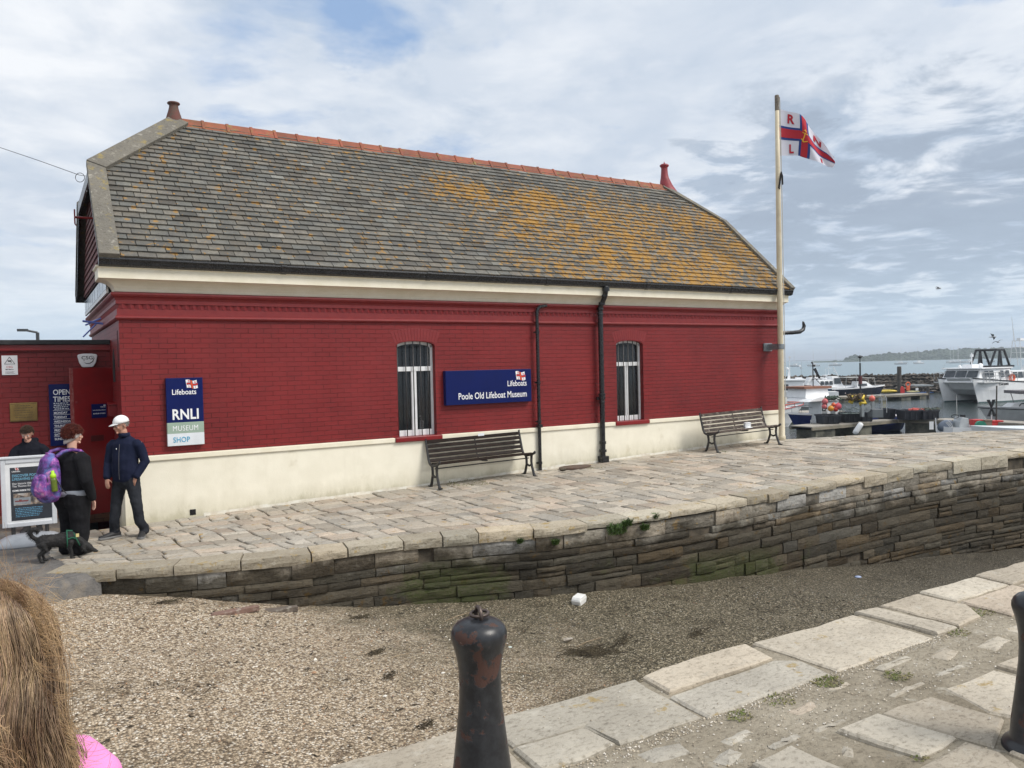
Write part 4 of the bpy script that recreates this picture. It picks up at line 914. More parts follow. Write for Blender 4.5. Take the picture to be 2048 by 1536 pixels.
SL_ = [[(.1, 3.14), (.95, 3.15), (.95, 2.62), (.1, 2.6)], [(.97, 3.15), (1.70, 3.15), (1.72, 2.90), (1.70, 2.63), (.97, 2.62)],
 [(1.73, 3.15), (2.66, 3.13), (2.62, 2.62), (2.14, 2.63), (2.11, 2.85), (1.74, 2.87)], [(1.73, 2.85), (2.10, 2.83), (2.12, 2.64), (1.91, 2.61), (1.72, 2.63)],
 [(2.70, 3.12), (3.22, 3.16), (3.50, 3.13), (3.46, 2.91), (2.68, 2.90)], [(2.65, 2.86), (3.03, 2.87), (3.45, 2.885), (3.56, 2.80), (3.54, 2.60), (2.64, 2.6)],
 [(3.55, 3.13), (4.49, 3.12), (4.50, 2.59), (3.60, 2.60), (3.58, 2.92)], [(4.53, 3.14), (4.73, 3.12), (4.76, 2.60), (4.55, 2.60)],
 [(4.79, 3.13), (5.22, 3.13), (5.235, 2.79), (5.08, 2.63), (4.80, 2.61)], [(5.27, 3.14), (5.97, 3.12), (5.95, 2.88), (5.27, 2.88)], [(5.26, 2.855), (5.93, 2.85), (5.90, 2.52), (5.26, 2.53)],
 [(6.0, 3.14), (6.68, 3.12), (6.66, 2.87), (5.98, 2.87)], [(6.0, 2.84), (6.66, 2.84), (6.66, 2.5), (5.98, 2.5)], [(6.7, 3.14), (7.5, 3.13), (7.5, 2.55), (6.7, 2.55)], [(7.53, 3.14), (8.4, 3.13), (8.4, 2.55), (7.53, 2.55)], [(8.43, 3.14), (9.2, 3.13), (9.2, 2.55), (8.43, 2.55)], [(9.23, 3.14), (10.4, 3.13), (10.4, 2.55), (9.23, 2.55)], [(10.43, 3.14), (11.4, 3.13), (11.4, 2.55), (10.43, 2.55)],
 [(3.01, 2.18), (3.30, 2.18), (3.37, 1.85), (3.09, 1.84)], [(3.33, 2.18), (3.70, 2.16), (3.73, 1.83), (3.42, 1.72), (3.39, 1.84)], [(2.99, 1.80), (3.36, 1.81), (3.39, 1.68), (3.28, 1.5), (2.96, 1.5)], [(3.84, 2.17), (4.28, 2.15), (4.29, 1.90), (3.79, 1.79), (3.74, 1.9)], [(2.47, 2.19), (2.72, 2.2), (2.75, 1.9), (2.45, 1.9)], [(2.5, 1.86), (2.93, 1.8), (2.92, 1.5), (2.48, 1.52)],
 [(4.33, 2.16), (4.9, 2.16), (4.9, 1.8), (4.33, 1.82)], [(4.94, 2.16), (5.5, 2.14), (5.5, 1.75), (4.94, 1.78)], [(3.42, 1.66), (3.76, 1.74), (3.9, 1.35), (3.4, 1.3)], [(3.8, 1.74), (4.3, 1.86), (4.35, 1.4), (3.94, 1.35)], [(1.9, 2.18), (2.4, 2.18), (2.4, 1.8), (1.9, 1.82)], [(1.2, 2.18), (1.86, 2.18), (1.86, 1.8), (1.2, 1.8)]]
random.seed(31); mb = MB()
for q in SL_:
    mb.cur = tint_rand(.80, 1.10, .03); flag(mb, q, zn, .13, .012)
y = 1.2
while y > -1.8:
    h = rnd(.35, .5); x = rnd(.2, .5)
    while x < 9.5: L = rnd(.4, .9); mb.cur = tint_rand(.84, 1.1, .03); flag(mb, [(x+.01, y), (x+L-.01, y), (x+L-.01, y-h+.02), (x+.01, y-h+.02)], zn, .06, .012); x += L
    y -= h
tag(mb.build('near_quay_slabs', m_slabn, None, fixn=False), kind='structure')
# half-sunk rubble set in the mortar strip
mb = MB(); random.seed(77)
for (x, y, L, W_, a) in ((2.62, 2.40, .20, .07, .1), (2.25, 2.47, .22, .12, -.1), (2.45, 2.30, .15, .08, .3), (3.1, 2.42, .24, .10, .05), (3.45, 2.48, .2, .06, 0), (3.95, 2.5, .3, .05, .02), (2.0, 2.33, .2, .1, 0), (3.05, 2.24, .22, .03, .0), (2.75, 2.25, .2, .035, .05), (3.7, 2.27, .3, .03, .02), (4.1, 2.28, .26, .035, -.02), (4.3, 2.42, .2, .1, .2), (4.7, 2.35, .3, .12, .1), (2.9, 2.05, .1, .05, .6), (2.85, 1.75, .1, .06, .2), (5.1, 2.4, .3, .12, 0), (5.6, 2.35, .25, .14, .1), (1.7, 2.45, .25, .1, .1), (1.4, 2.4, .2, .1, 0)):
    mb.cur = tint_rand(.80, .98, .02); R_ = Matrix.Rotation(a, 2)
    q = [(x+(R_ @ Vector((u*L, v*W_))).x, y+(R_ @ Vector((u*L, v*W_))).y) for u, v in ((-.5, .42), (.0, .5), (.5, .35), (.46, -.4), (.05, -.5), (-.46, -.45))]; flag(mb, q, lambda x: ZN-.009, .05, .03)
tag(mb.build('rubble_stones', m_slabn, None, fixn=False), 'rough stones half sunk in the mortar strip of the near quay', 'stones', kind='stuff')
mb = MB()
for i in range(3800):
    x = rnd(.8, 7); y = rnd(1.3, 3.05) if random.random() < .25 else rnd(2.2, 2.62); s_ = rnd(.0025, .007)
    if random.random() < .3: x = rnd(1.7, 4.6); y = rnd(2.54, 2.62)
    k = random.choice(((.62, .55, .44), (.45, .38, .28), (.30, .25, .19), (.75, .70, .62), (.36, .32, .26))); mb.cur = (*k, 1); a = rnd(0, 6.3)
    c = Vector((x, y, ZN-.012 if 2.2 < y < 2.62 else ZN+.003)); e1 = Vector((cos(a), sin(a), 0))*s_; e2 = Vector((-sin(a), cos(a), 0))*s_*.7; h = Vector((0, 0, s_*.8))
    mb.add([c+e1, c+e2, c-e1, c-e2, c+h], [(0, 1, 4), (1, 2, 4), (2, 3, 4), (3, 0, 4)])
tag(mb.build('loose_grit', m_tint, None, fixn=False), 'loose sandy grit lying between the near quay slabs', 'grit', kind='stuff')

# specks of dried weed and grit strewn over the slipway
mb = MB(); random.seed(66)
for i in range(2600):
    cx = rnd(0, 9); cl = mnoise.noise(Vector((cx*.9, 3, 1))); x = cx; y = rnd(3.4, 9.6)
    if mnoise.noise(Vector((x*.9, y*1.3, 5))) < .12 and random.random() < .85: continue
    if y > ylo(max(x, .1))-.2 or (x < .6 and y > 9): continue
    z = zbed(x) + mnoise.noise(Vector((x*.8, y*.8, 0)))*.06 + mnoise.noise(Vector((x*3.1, y*3.1, 2)))*.018 + .003; a = rnd(0, 6.3); L = rnd(.01, .05); w_ = rnd(.0015, .005); k = rnd(.5, 1.6); mb.cur = (.05*k, .038*k, .024*k, 1)
    e1 = Vector((cos(a), sin(a), 0))*L; e2 = Vector((-sin(a), cos(a), 0))*w_; c = Vector((x, y, z)); mb.add([c-e1, c+e2, c+e1+Vector((0, 0, .006)), c-e2, c+Vector((0, 0, w_*2+.004))], [(0, 1, 4), (1, 2, 4), (2, 3, 4), (3, 0, 4)])
tag(mb.build('weed_specks', m_tint, None, fixn=False), 'tiny dark specks of dried weed strewn over the shingle', 'seaweed', kind='stuff')
# ============================================================ benches
m_benchwood = M('dark_stained_slats', (.014, .009, .007), (.026, .017, .013), 9, .6, spec=.15, bump=.3, bscale=30, bd=.004)
m_oldwood = M('weathered_slats', (.085, .062, .050), (.04, .028, .024), 7, .8, bump=.5, bscale=34, bd=.006, dirt=((.24, .21, .18), 9, .54, .66))
def make_bench(wood, label, loc, rz, L=1.93):
    b = empty('bench', loc, label, 'bench', 'slatted benches along the museum wall', rz)
    # profile in (y,z): y=0 front of seat, back toward +y (wall)
    seat = [(.02, .43), (.11, .415), (.20, .405), (.29, .405)]
    for i, (y, z) in enumerate(seat):
        mb = MB(); a = [.10, .03, 0, -.02][i]; mb.cbox((L/2, y, z), (L-.03, .072, .026), rx=a); mb.build('seat_slat', wood, b, bevel=.006)
    bk = [(.375, .45, 66), (.405, .53, 72), (.43, .612, 74), (.452, .695, 76), (.470, .775, 82)]
    for i, (y, z, a) in enumerate(bk):
        mb = MB(); mb.cbox((L/2, y, z), (L-.03, .026, .062), rx=-radians(90-a)); mb.build('back_slat', wood, b, bevel=.006)
    for x in (.0, L):
        mb = MB(); c = Vector((x, 0, 0))
        def T(pts, r): mb.tube([Vector((x, p[0], p[1])) for p in pts], r, 8)
        T([(-.035, .455), (-.02, .435), (.06, .405), (.2, .375), (.30, .375), (.36, .40), (.40, .47), (.44, .62), (.475, .76), (.49, .815), (.475, .835)], [.016, .024, .024, .022, .024, .024, .024, .022, .02, .018, .012])
        T([(-.04, .47), (-.055, .455), (-.04, .435)], .018)
        T([(.07, .40), (.085, .28), (.075, .20), (.02, .06), (-.02, .0)], [.026, .024, .024, .025, .03])
        T([(.27, .38), (.25, .28), (.255, .20), (.31, .06), (.36, .0)], [.026, .024, .024, .025, .03])
        T([(.075, .215), (.165, .185), (.255, .215)], .020)
        mb.cbox((x, -.03, .01), (.05, .09, .02)); mb.cbox((x, .37, .01), (.05, .09, .02))
        mb.build('leg_frame', m_blackiron, b, smooth=False)
    mb = MB(); mb.tube([(0, .16, .33), (L, .16, .33)], .010, 6); mb.tube([(L/2, .02, .395), (L/2, .18, .38), (L/2, .34, .38), (L/2, .40, .48), (L/2, .475, .80)], .012, 6)
    mb.build('tie_bar', m_blackiron, b); return b
b1 = make_bench(m_benchwood, 'dark brown slatted bench with a small plaque by the nearer window', (5.93, 12.02, zq(6.9)-.018), .012)
b1.rotation_euler = (0, -radians(1.1), radians(-.9))
mb = MB(); mb.cbox((1.10, .462, .815), (.13, .006, .045)); mb.build('plaque', m_pale, b1, bevel=.002)
b2 = make_bench(m_oldwood, 'weathered bleached slatted bench with paper on its seat beside the flagpole', (12.33, 11.72, zq(13.2)-.018), 0)
b2.rotation_euler = (0, -radians(1.3), radians(-.4))
mb = MB(); random.seed(3)
pts = [(0, 0, 0), (.22, .0, .012), (.25, .14, .03), (.03, .16, .02), (.11, .07, .05)]
mb.add(pts + [(p[0], p[1], p[2]-.008) for p in pts], [(0, 1, 4), (1, 2, 4), (2, 3, 4), (3, 0, 4), (5, 6, 9), (6, 7, 9), (7, 8, 9), (8, 5, 9)]); mb.box(.02, .2, .10, .15, .02, .11, Matrix.Rotation(.2, 4, 'X'))
pp = mb.build('crumpled_paper', M('white_paper', (.75, .77, .78), None, 5, .7), None); pp.location = (13.42, 11.86, zq(13.4)+.41); tag(pp, 'crumpled white paper left on the seat of the weathered bench', 'paper')
# ============================================================ flagpole and flag
PX, PY = 14.98, 12.22
fp = empty('flagpole', (PX, PY, zq(PX)), 'tall cream flagpole strapped to the seaward corner of the museum', 'flagpole')
PT = 6.16 - zq(PX)
mb = MB(); mb.lathe([(.085, -.05), (.085, .10), (.072, .11), (.069, 1.0), (.064, 4.0), (.056, PT-2), (.047, PT-.35)], 18); mb.build('pole', M('aged_cream_pole', (.62, .55, .40), (.52, .45, .32), 3, .5, dirt=((.36, .28, .18), 2.5, .6, .8)), fp, smooth=True)
mb = MB(); mb.lathe([(.048, PT-.36), (.05, PT-.02), (.04, PT)], 16); mb.box(-.01, .07, -.03, .03, PT-.14, PT-.04); mb.build('pole_cap', M('grey_fibre_cap', (.22, .19, .15), (.10, .09, .08), 20, .8), fp)
mb = MB(); zb_ = .31-zq(PX); mb.tube([(0, 0, zb_-.05), (0, 0, zb_+.07)], .082, 16); mb.box(-.05, .075, -.0, D-.05-PY+.05, zb_-.06, zb_+.075); mb.box(-.16, .12, D-.04-PY, D-PY, zb_-.09, zb_+.10)
mb.build('wall_bracket', M('galvanised_steel', (.28, .31, .33), (.20, .22, .24), 12, .45, metal=.6), fp, bevel=.006)
mb = MB(); mb.tube([(.055, -.03, PT-.1), (.075, -.04, PT-2.5), (.082, -.05, .9)], .006, 5); mb.tube([(.085, -.02, PT-.1), (.10, -.03, PT-2.5), (.10, -.045, .9)], .006, 5); mb.box(.06, .13, -.06, -.03, .85, 1.0); mb.build('halyard', M('pale_rope', (.5, .5, .48), None, 4, .8), fp)
mb = MB(); z0 = 4.38-zq(PX); mb.tube([(.03, -.07, z0), (-.02, -.08, z0-.18), (-.07, -.08, z0-.38), (-.05, -.08, z0-.42)], [.012, .02, .022, .01], 6); mb.tube([(.03, -.07, z0), (.05, -.08, z0-.1), (.06, -.08, z0-.3)], [.012, .02, .016], 6)
rb = mb.build('black_ribbon', M('black_cloth', (.015, .015, .018), None, 3, .9), None); rb.location = (PX, PY, zq(PX)); tag(rb, 'black mourning ribbon tied round the flagpole below the flag', 'ribbon')
TOPC = [(0, 0), (.15, -.05), (.30, -.11), (.45, -.17), (.60, -.27), (.77, -.47), (.94, -.68), (1.11, -.88), (1.31, -1.16)]
BOTC = [(0, -1.09), (.15, -1.085), (.30, -1.08), (.45, -1.09), (.58, -1.16), (.74, -1.24), (.92, -1.30), (1.10, -1.33), (1.28, -1.37)]
def cat(T, t):
    x = t*(len(T)-1); i = min(int(x), len(T)-2); f = x-i; return Vector((T[i][0]+(T[i+1][0]-T[i][0])*f, T[i][1]+(T[i+1][1]-T[i][1])*f))
dR = Vector((_rt.x, _rt.y, 0)); dF = Vector((FW.x, FW.y, 0)).normalized()
def flagP(u, v, off=0):
    a, b = cat(TOPC, u), cat(BOTC, u); p = b.lerp(a, v)
    d_ = .09*sin(u*7.5+v*2.2)*min(1, u*3) + .045*sin(u*15+v*5)*u; dx = .022*sin(u*13+v*5)*u
    return dR*(p.x+dx) + Vector((0, 0, p.y)) + dF*(d_+off)
fl = empty('lifeboat_flag', (PX+.06, PY, 5.86), 'flying white flag with blue edged red cross and red letters at the pole top', 'flag')
def flagpatch(name, rects, mat, off):
    mb = MB()
    for (u0, u1, v0, v1) in rects:
        nu, nv = max(2, int((u1-u0)*60)), max(2, int((v1-v0)*30))
        vs = [tuple(flagP(u0+(u1-u0)*i/nu, v0+(v1-v0)*j/nv, off)) for i in range(nu+1) for j in range(nv+1)]
        mb.add(vs, [(i*(nv+1)+j, (i+1)*(nv+1)+j, (i+1)*(nv+1)+j+1, i*(nv+1)+j+1) for i in range(nu) for j in range(nv)])
    return mb.build(name, mat, fl, fixn=False, smooth=True)
def cloth(name, c):
    m, nt, b = newmat(name); b.inputs['Base Color'].default_value = (*c, 1); b.inputs['Roughness'].default_value = .85
    tr = nt.nodes.new('ShaderNodeBsdfTranslucent'); tr.inputs[0].default_value = (*c, 1); mx = nt.nodes.new('ShaderNodeMixShader'); mx.inputs[0].default_value = .25
    nt.links.new(b.outputs[0], mx.inputs[1]); nt.links.new(tr.outputs[0], mx.inputs[2]); nt.links.new(mx.outputs[0], nt.nodes['Material Output'].inputs[0]); return m
cw_, cb_, cr_ = cloth('flag_white', (.68, .68, .76)), cloth('flag_blue', (.03, .07, .28)), cloth('flag_red', (.55, .03, .05))
UC = .47
flagpatch('field', [(0, 1, 0, 1)], cw_, 0)
for sg_ in (-1, 1):
    flagpatch('cross_border', [(0, 1, .35, .65), (UC-.095, UC+.095, 0, 1)], cb_, .006*sg_); flagpatch('cross', [(0, 1, .40, .60), (UC-.055, UC+.055, 0, 1)], cr_, .011*sg_)
for ch, u, v, s_ in (('R', .16, .74, .30), ('N', .66, .72, .28), ('L', .20, .06, .30), ('I', .78, .05, .32)):
    text(ch, s_, cr_, fl, (0, 0, 0), .03, ext=.012, rot=(0, 0, 0), name='letter', fn=lambda p, u=u, v=v: flagP(u+p.x*.62, v+p.y*.92, p.z))
ym = M('flag_gold', (.75, .45, .03), None, 3, .6)
mb = MB()
for pts in ([(UC-.04, .36), (UC+.01, .60)], [(UC-.05, .58), (UC+.06, .60)], [(UC-.06, .42), (UC-.02, .36), (UC+.05, .42)], [(UC-.02, .63), (UC, .67), (UC+.03, .63)]): mb.tube([flagP(u, v, -.014) for u, v in pts], .012, 5)
mb.build('anchor_badge', ym, fl)
# ============================================================ bollards
def bollard_mat():
    m, nt, b = newmat('chipped_bollard_paint'); g = G(nt); v = g.co()
    n = g.noise(v, 8, 8, .62, .3); n2 = g.noise(g.mapp(v, loc=(4, 4, 1)), 22, 7, .7)
    rust = g.ramp(g.math('ADD', g.math('MULTIPLY', n, .75), g.math('MULTIPLY', n2, .25)), [(.55, 0), (.575, 1)])
    x, y, z = g.sep(v); 
    rc = g.mix(n2, (.10, .035, .02), (.055, .028, .02)); bk = g.mix(g.ramp(n2, [(.4, 0), (.6, 1)]), (.010, .011, .014), (.022, .024, .028))
    col = g.mix(g.math('MULTIPLY', rust, .8), bk, rc); wear = g.ramp(g.noise(g.mapp(v, loc=(1, 2, 8)), 13, 6, .6), [(.64, 0), (.68, .8)]); col = g.mix(g.math('MULTIPLY', wear, g.ramp(z, [(.68, 0), (.74, 1)])), col, (.30, .22, .17))
    g.l(col, b.inputs['Base Color']); b.inputs['Specular IOR Level'].default_value = .5; g.put(b.inputs['Roughness'], g.math('MULTIPLY_ADD', rust, .4, .36))
    g.l(g.bump(g.math('SUBTRACT', g.math('MULTIPLY', n2, .35), rust), .35, .004), b.inputs['Normal']); return m
m_bol = bollard_mat()
bp = [(.150, -.05), (.150, .0), (.150, .02), (.145, .185), (.138, .2), (.118, .212), (.114, .22), (.107, .30), (.092, .42), (.079, .54), (.0765, .60), (.078, .66), (.083, .70), (.091, .735), (.099, .76), (.103, .778), (.102, .795), (.095, .812), (.082, .826), (.06, .836), (.03, .841), (.001, .842)]
def make_bollard(label, loc, k=1):
    b = empty('bollard', loc, label, 'bollard', 'iron bollards along the near quay')
    mb = MB(); mb.lathe([(r*.985, z-.06) for r, z in bp], 48); mb.build('post', m_bol, b, smooth=True)
    mb = MB(); mb.tube([(.0, -.020, .77), (0, -.020, .80), (0, -.006, .822), (0, .006, .822), (0, .02, .80), (0, .02, .77)], .008, 10); mb.build('eye_bolt', M('worn_iron', (.07, .055, .05), (.12, .09, .075), 30, .4, metal=.5), b, smooth=True)
    mb = MB(); mb.tube([(.034*cos(t)+.006, .022*sin(t)+.004, .797+.004*sin(t)) for t in [i*pi/12 for i in range(25)]], .0062, 8); mb.build('ring', _mc['worn_iron'], b, smooth=True)
    return b
p = atD(957, 1232, 2.8); B1 = make_bollard('chipped black iron bollard with a ring on top at the slipway edge', (p.x, p.y, p.z-.79))
p = atD(2079, 1182, 3.27); B2 = make_bollard('smooth black bollard cut off by the right edge of the view', (p.x, p.y, p.z-.79))
# ============================================================ things lying on the slipway
def bedz(x, y): return zbed(x) + mnoise.noise(Vector((x*.8, y*.8, 0)))*.06 + mnoise.noise(Vector((x*3.1, y*3.1, 2)))*.018
def onbed(u, v):
    x = 3
    for _ in range(50): p = onZ(u, v, zbed(x)); x = .5*x + .5*p.x
    return Vector((p.x, p.y, bedz(p.x, p.y)))
p = onbed(1158, 1203); mb = MB(); mb.prism([(-.10, 0), (.10, 0), (.125, .07), (.118, .09), (-.118, .09), (-.125, .07)], -.075, .075, 'Y'); mb.prism([(-.12, .09), (.12, .09), (.10, .12), (-.09, .125)], -.07, .07, 'Y')
mb.v = [q*.82 for q in mb.v]; o = mb.build('foam_takeaway_box', M('white_foam', (.78, .78, .76), None, 6, .7), None, bevel=.006); o.location = p; o.rotation_euler = (.05, -.08, .5); tag(o, 'white foam takeaway box lying at the foot of the stone wall', 'box')
random.seed(41)
def slate(label, u, v, L, W_, rz, col, thick=.035):
    p = onbed(u, v); mb = MB(); n = 9; top_ = []
    for i in range(n+1): t = i/n; top_.append((L*(t-.5), W_*(.5 - .25*t*t)+rnd(-.015, .01)))
    bot = [(L*(.5-i/n), -W_*(.5-.2*(1-i/n)**2)+rnd(-.01, .015)) for i in range(n+1)]
    mb.prism(top_+bot, -thick, thick*.6, 'Z'); o = mb.build('sunken_slab', stone_mat(label.split()[0]+'_slab_stone', col, tuple(k*.8 for k in col)), None, tint=False, bevel=.006)
    o.data.attributes.new('tint', 'FLOAT_COLOR', 'FACE').data.foreach_set('color', [1.0]*4*len(o.data.polygons)); o.location = p; o.rotation_euler = (0, 0, rz); tag(o, label, 'stone')
slate('pinkish flat slab half buried in the shingle', 445, 1228, .78, .12, radians(1), (.24, .15, .12)); slate('grey flat slab half buried next to the pinkish one', 548, 1222, .52, .16, radians(-5), (.17, .14, .115))
m_weed = M('dry_seaweed', (.035, .026, .015), (.07, .055, .03), 20, .9)
def weed(label, u, v, n, R_, stretch=1, ang=0, name='seaweed_clump'):
    p = onbed(u, v); mb = MB()
    for i in range(n):
        a = ang + rnd(-.7, .7) if random.random() < .75 else rnd(0, 6.28); q = Vector((random.gauss(0, R_*.42)*stretch, random.gauss(0, R_*.26), 0)); q = Matrix.Rotation(ang, 3, 'Z') @ q; L = rnd(.04, .16)*R_*5; pts = []
        for k in range(4): pts.append(q + Vector((cos(a+k*rnd(-.2, .2)), sin(a+k*rnd(-.2, .2)), 0))*L*k/3 + Vector((0, 0, .004+abs(sin(k*1.1+i))*.022)))
        mb.tube(pts, [.0025, .0035, .003, .001], 3, cap=False)
    o = mb.build(name, m_weed, None, fixn=False); o.location = p; tag(o, label, 'seaweed', 'seaweed clumps on the slipway')
weed('largest dark seaweed tangle right of the near bollard', 1170, 1305, 170, .22, 1.5, -.5)
weed('small dark seaweed clump left of the near bollard', 748, 1310, 60, .10, 1.2, .3); weed('seaweed wisps below the small clump left of the bollard', 775, 1358, 40, .09, 1.3, .8)
weed('faint seaweed strands near the slipway kerb end', 850, 1455, 40, .09, 1.4, .2); weed('dark seaweed strands in the mud above the near slabs', 1390, 1275, 70, .16, 1.8, .3); weed('seaweed strip against the foot of the wall by the asphalt', 330, 1212, 80, .12, 2.4, .1)
weed('dark seaweed wisps on the shingle behind the near bollard', 720, 1235, 60, .12, 2, 0); weed('thin seaweed line across the mud toward the far wall', 1240, 1290, 60, .14, 2.4, .5)
p = onbed(1135, 1283); mb = MB(); vs = [(rnd(-.07, .07), rnd(-.05, .05), rnd(0, .06)) for _ in range(14)]
bm = bmesh.new(); [bm.verts.new(v) for v in vs]; bmesh.ops.convex_hull(bm, input=bm.verts); me = bpy.data.meshes.new('rag'); bm.to_mesh(me); bm.free(); me.materials.append(M('pale_rag', (.45, .41, .35), (.25, .22, .18), 14, .9)); o = bpy.data.objects.new('pale_rag', me); COL.objects.link(o); o.location = p; tag(o, 'crumpled pale rag caught on the largest seaweed tangle', 'litter')
for (u, v, s_, c, lb) in ((1716, 1153, .05, (.35, .42, .60), 'small blue and white wrapper on the dark mud'), (770, 1391, .018, (.75, .72, .65), 'small white shell on the shingle left of the near bollard'), (886, 1347, .018, (.75, .72, .65), 'small white shell close to the near bollard shaft'), (1020, 1296, .022, (.55, .62, .58), 'pale green sea glass right of the near bollard'), (350, 1187, .06, (.35, .35, .33), 'pale flat stone at the broken asphalt edge'), (1350, 1407, .02, (.7, .62, .5), 'tan shell beside the near kerb slabs')):
    if v > 1400: continue
    p = onbed(u, v); mb = MB(); mb.lathe([(s_*.2, 0), (s_, s_*.1), (s_*.8, s_*.35), (s_*.1, s_*.5)], 9, sx=1.2); o = mb.build('shell' if s_ < .03 else 'beach_litter', M('lit%d' % int(c[2]*1000), c, None, 8, .6), None, smooth=True); o.location = p; tag(o, lb, 'litter' if s_ > .03 else 'shell')
m_twig = M('bleached_driftwood', (.36, .28, .18), (.22, .16, .10), 12, .85)
for (u, v, L, a, lb) in ((920, 1228, .55, .25, 'long pale straw stick beside the bollard top'), (1040, 1350, .25, -.8, 'short twig right of the bollard shaft'), (840, 1420, .2, 1.0, 'bent twig left of the bollard shaft'), (800, 1318, .3, .1, 'thin straight twig on the shingle'), (1180, 1283, .4, .15, 'thin stick lying left of the seaweed tangle')):
    p = onbed(u, v); mb = MB(); mb.tube([(-L/2, 0, 0), (-L*.1, .012, .008), (L*.2, -.008, .012), (L/2, .01, .002)], [.003, .0045, .004, .002], 5); o = mb.build('twig', m_twig, None); o.location = p+Vector((0, 0, .006)); o.rotation_euler = (0, 0, a); tag(o, lb, 'twig')
# plants rooted in the wall, weeds in joints
m_leaf = M('wall_plant_green', (.05, .10, .02), (.09, .15, .03), 30, .7)
m_grass = M('dry_moss_green', (.10, .13, .03), (.22, .19, .09), 12, .9)
def tuft(name, label, cat_, c, n, R_, H_, mat, group, droop=.6, flat=False):
    mb = MB()
    for i in range(n):
        a = rnd(0, 6.28); r = R_*sqrt(random.random()); q = Vector((cos(a)*r, sin(a)*r*(.5 if not flat else .8), rnd(-.3, .5)*R_ if not flat else 0)); b_ = rnd(0, 6.28); L = H_*rnd(.5, 1.1)
        w_ = Vector((-sin(b_), cos(b_), 0))*rnd(.003, .007); tip = q + Vector((cos(b_)*droop*L, sin(b_)*droop*L, L*rnd(.4, 1))); mid = q.lerp(tip, .5) + Vector((0, 0, L*.15))
        mb.add([q-w_*.5, q+w_*.5, mid+w_, mid-w_, tip], [(0, 1, 2, 3), (3, 2, 4)])
    o = mb.build(name, mat, None, fixn=False); o.location = c; return tag(o, label, cat_, group)
def onwall(u, v):
    X_ = 6
    for _ in range(60): p = onY(u, v, ylo(X_)-.03); X_ = .5*X_+.5*p.x
    return p
for (u, v, r, lb) in ((1235, 1062, .16, 'bushiest green weed growing from the wall joint'), (1255, 1049, .08, 'upright weed above the bushiest wall plant'), (1290, 1058, .07, 'small weed right of the bushiest wall plant'), (1311, 1037, .05, 'tiny weed under the kerb stones'), (1111, 1088, .05, 'little weed under the kerb further left'), (1040, 1086, .04, 'faint weed tuft below the kerb left of the others')):
    tuft('wall_weed', lb, 'plant', onwall(u, v), int(420*r/.1), r, .07, m_leaf, 'weeds rooted in the quay wall', .7)
for (u, v, r, n, lb) in ((1655, 1363, .09, 260, 'green moss patch against the inner kerb slab'), (1795, 1352, .08, 180, 'green moss patch in the middle of the mortar strip'), (1915, 1265, .08, 110, 'dry moss patch near the right kerb slabs'), (1560, 1400, .09, 80, 'thin moss line along the inner slab edge'), (1480, 1433, .07, 120, 'sparse moss at the slab corner'), (1960, 1225, .10, 140, 'brown moss beside the right bollard'), (1840, 1515, .04, 60, 'tiny moss tuft by the sunken slab')):
    c = onZ(u, v, ZN-.010); tuft('moss_patch', lb, 'moss', c, n, r, .010, m_grass, 'moss patches on the near quay', 1.0, True)
for i, (x, y, r, lb) in enumerate(((6.7, 12.25, .5, 'dry weeds growing under the nearer bench'), (12.5, 11.75, .16, 'green weeds at the foot of the weathered bench'), (9.3, 12.0, .25, 'sparse weeds near the manhole cover'))):
    tuft('ground_weeds', lb, 'plant', (x, y, zq(x)-.005), 260 if i == 0 else 90, r, .035, m_grass if i != 1 else m_leaf, 'weeds on the paving', .9, True)
mb = MB(); mb.lathe([(.36, 0), (.36, .03), (.34, .036), (.02, .037)], 28, sy=.55); mc = mb.build('manhole_cover', M('rusty_iron_lid', (.11, .07, .05), (.08, .055, .045), 20, .85, bump=.5, bscale=40), None); mc.location = (9.0, 12.27, zq(9)+.0); tag(mc, 'low rusty oval cover on the paving between the two downpipes', 'manhole cover')
mb = MB(); mb.ball((0, 0, .03), .05, 6, (1.6, .8, .7)); o = mb.build('loose_stone', m_mortar, None, smooth=False); o.location = (8.62, 12.15, zq(8.6)); tag(o, 'small loose stone on the paving by the thin downpipe', 'stone')
# ============================================================ harbour
ZW = -4.6
def water_mat():
    m, nt, b = newmat('harbour_water'); g = G(nt); v = g.n('ShaderNodeNewGeometry').outputs['Position']
    b.inputs['Base Color'].default_value = (.035, .055, .055, 1); b.inputs['Roughness'].default_value = .07; b.inputs['Specular IOR Level'].default_value = .6; b.inputs['IOR'].default_value = 1.33
    x, y, z = g.sep(v)
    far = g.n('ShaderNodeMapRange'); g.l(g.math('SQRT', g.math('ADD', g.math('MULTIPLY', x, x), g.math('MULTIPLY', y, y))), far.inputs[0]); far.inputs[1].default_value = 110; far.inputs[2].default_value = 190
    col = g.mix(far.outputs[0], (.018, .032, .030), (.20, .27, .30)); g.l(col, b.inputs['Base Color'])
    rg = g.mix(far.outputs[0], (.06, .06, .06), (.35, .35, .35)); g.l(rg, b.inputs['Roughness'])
    h = g.math('ADD', g.noise(g.mapp(v, (1, 1.6, 1), (0, 0, .6)), 1.6, 4, .6, .4), g.math('MULTIPLY', g.noise(v, 7, 3, .5), .25))
    g.l(g.bump(h, .7, .12), b.inputs['Normal']); return m
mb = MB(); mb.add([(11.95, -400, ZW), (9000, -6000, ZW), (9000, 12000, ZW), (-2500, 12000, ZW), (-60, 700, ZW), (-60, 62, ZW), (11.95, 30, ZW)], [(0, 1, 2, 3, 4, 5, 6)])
tag(mb.build('water', water_mat(), None, fixn=False), kind='structure')
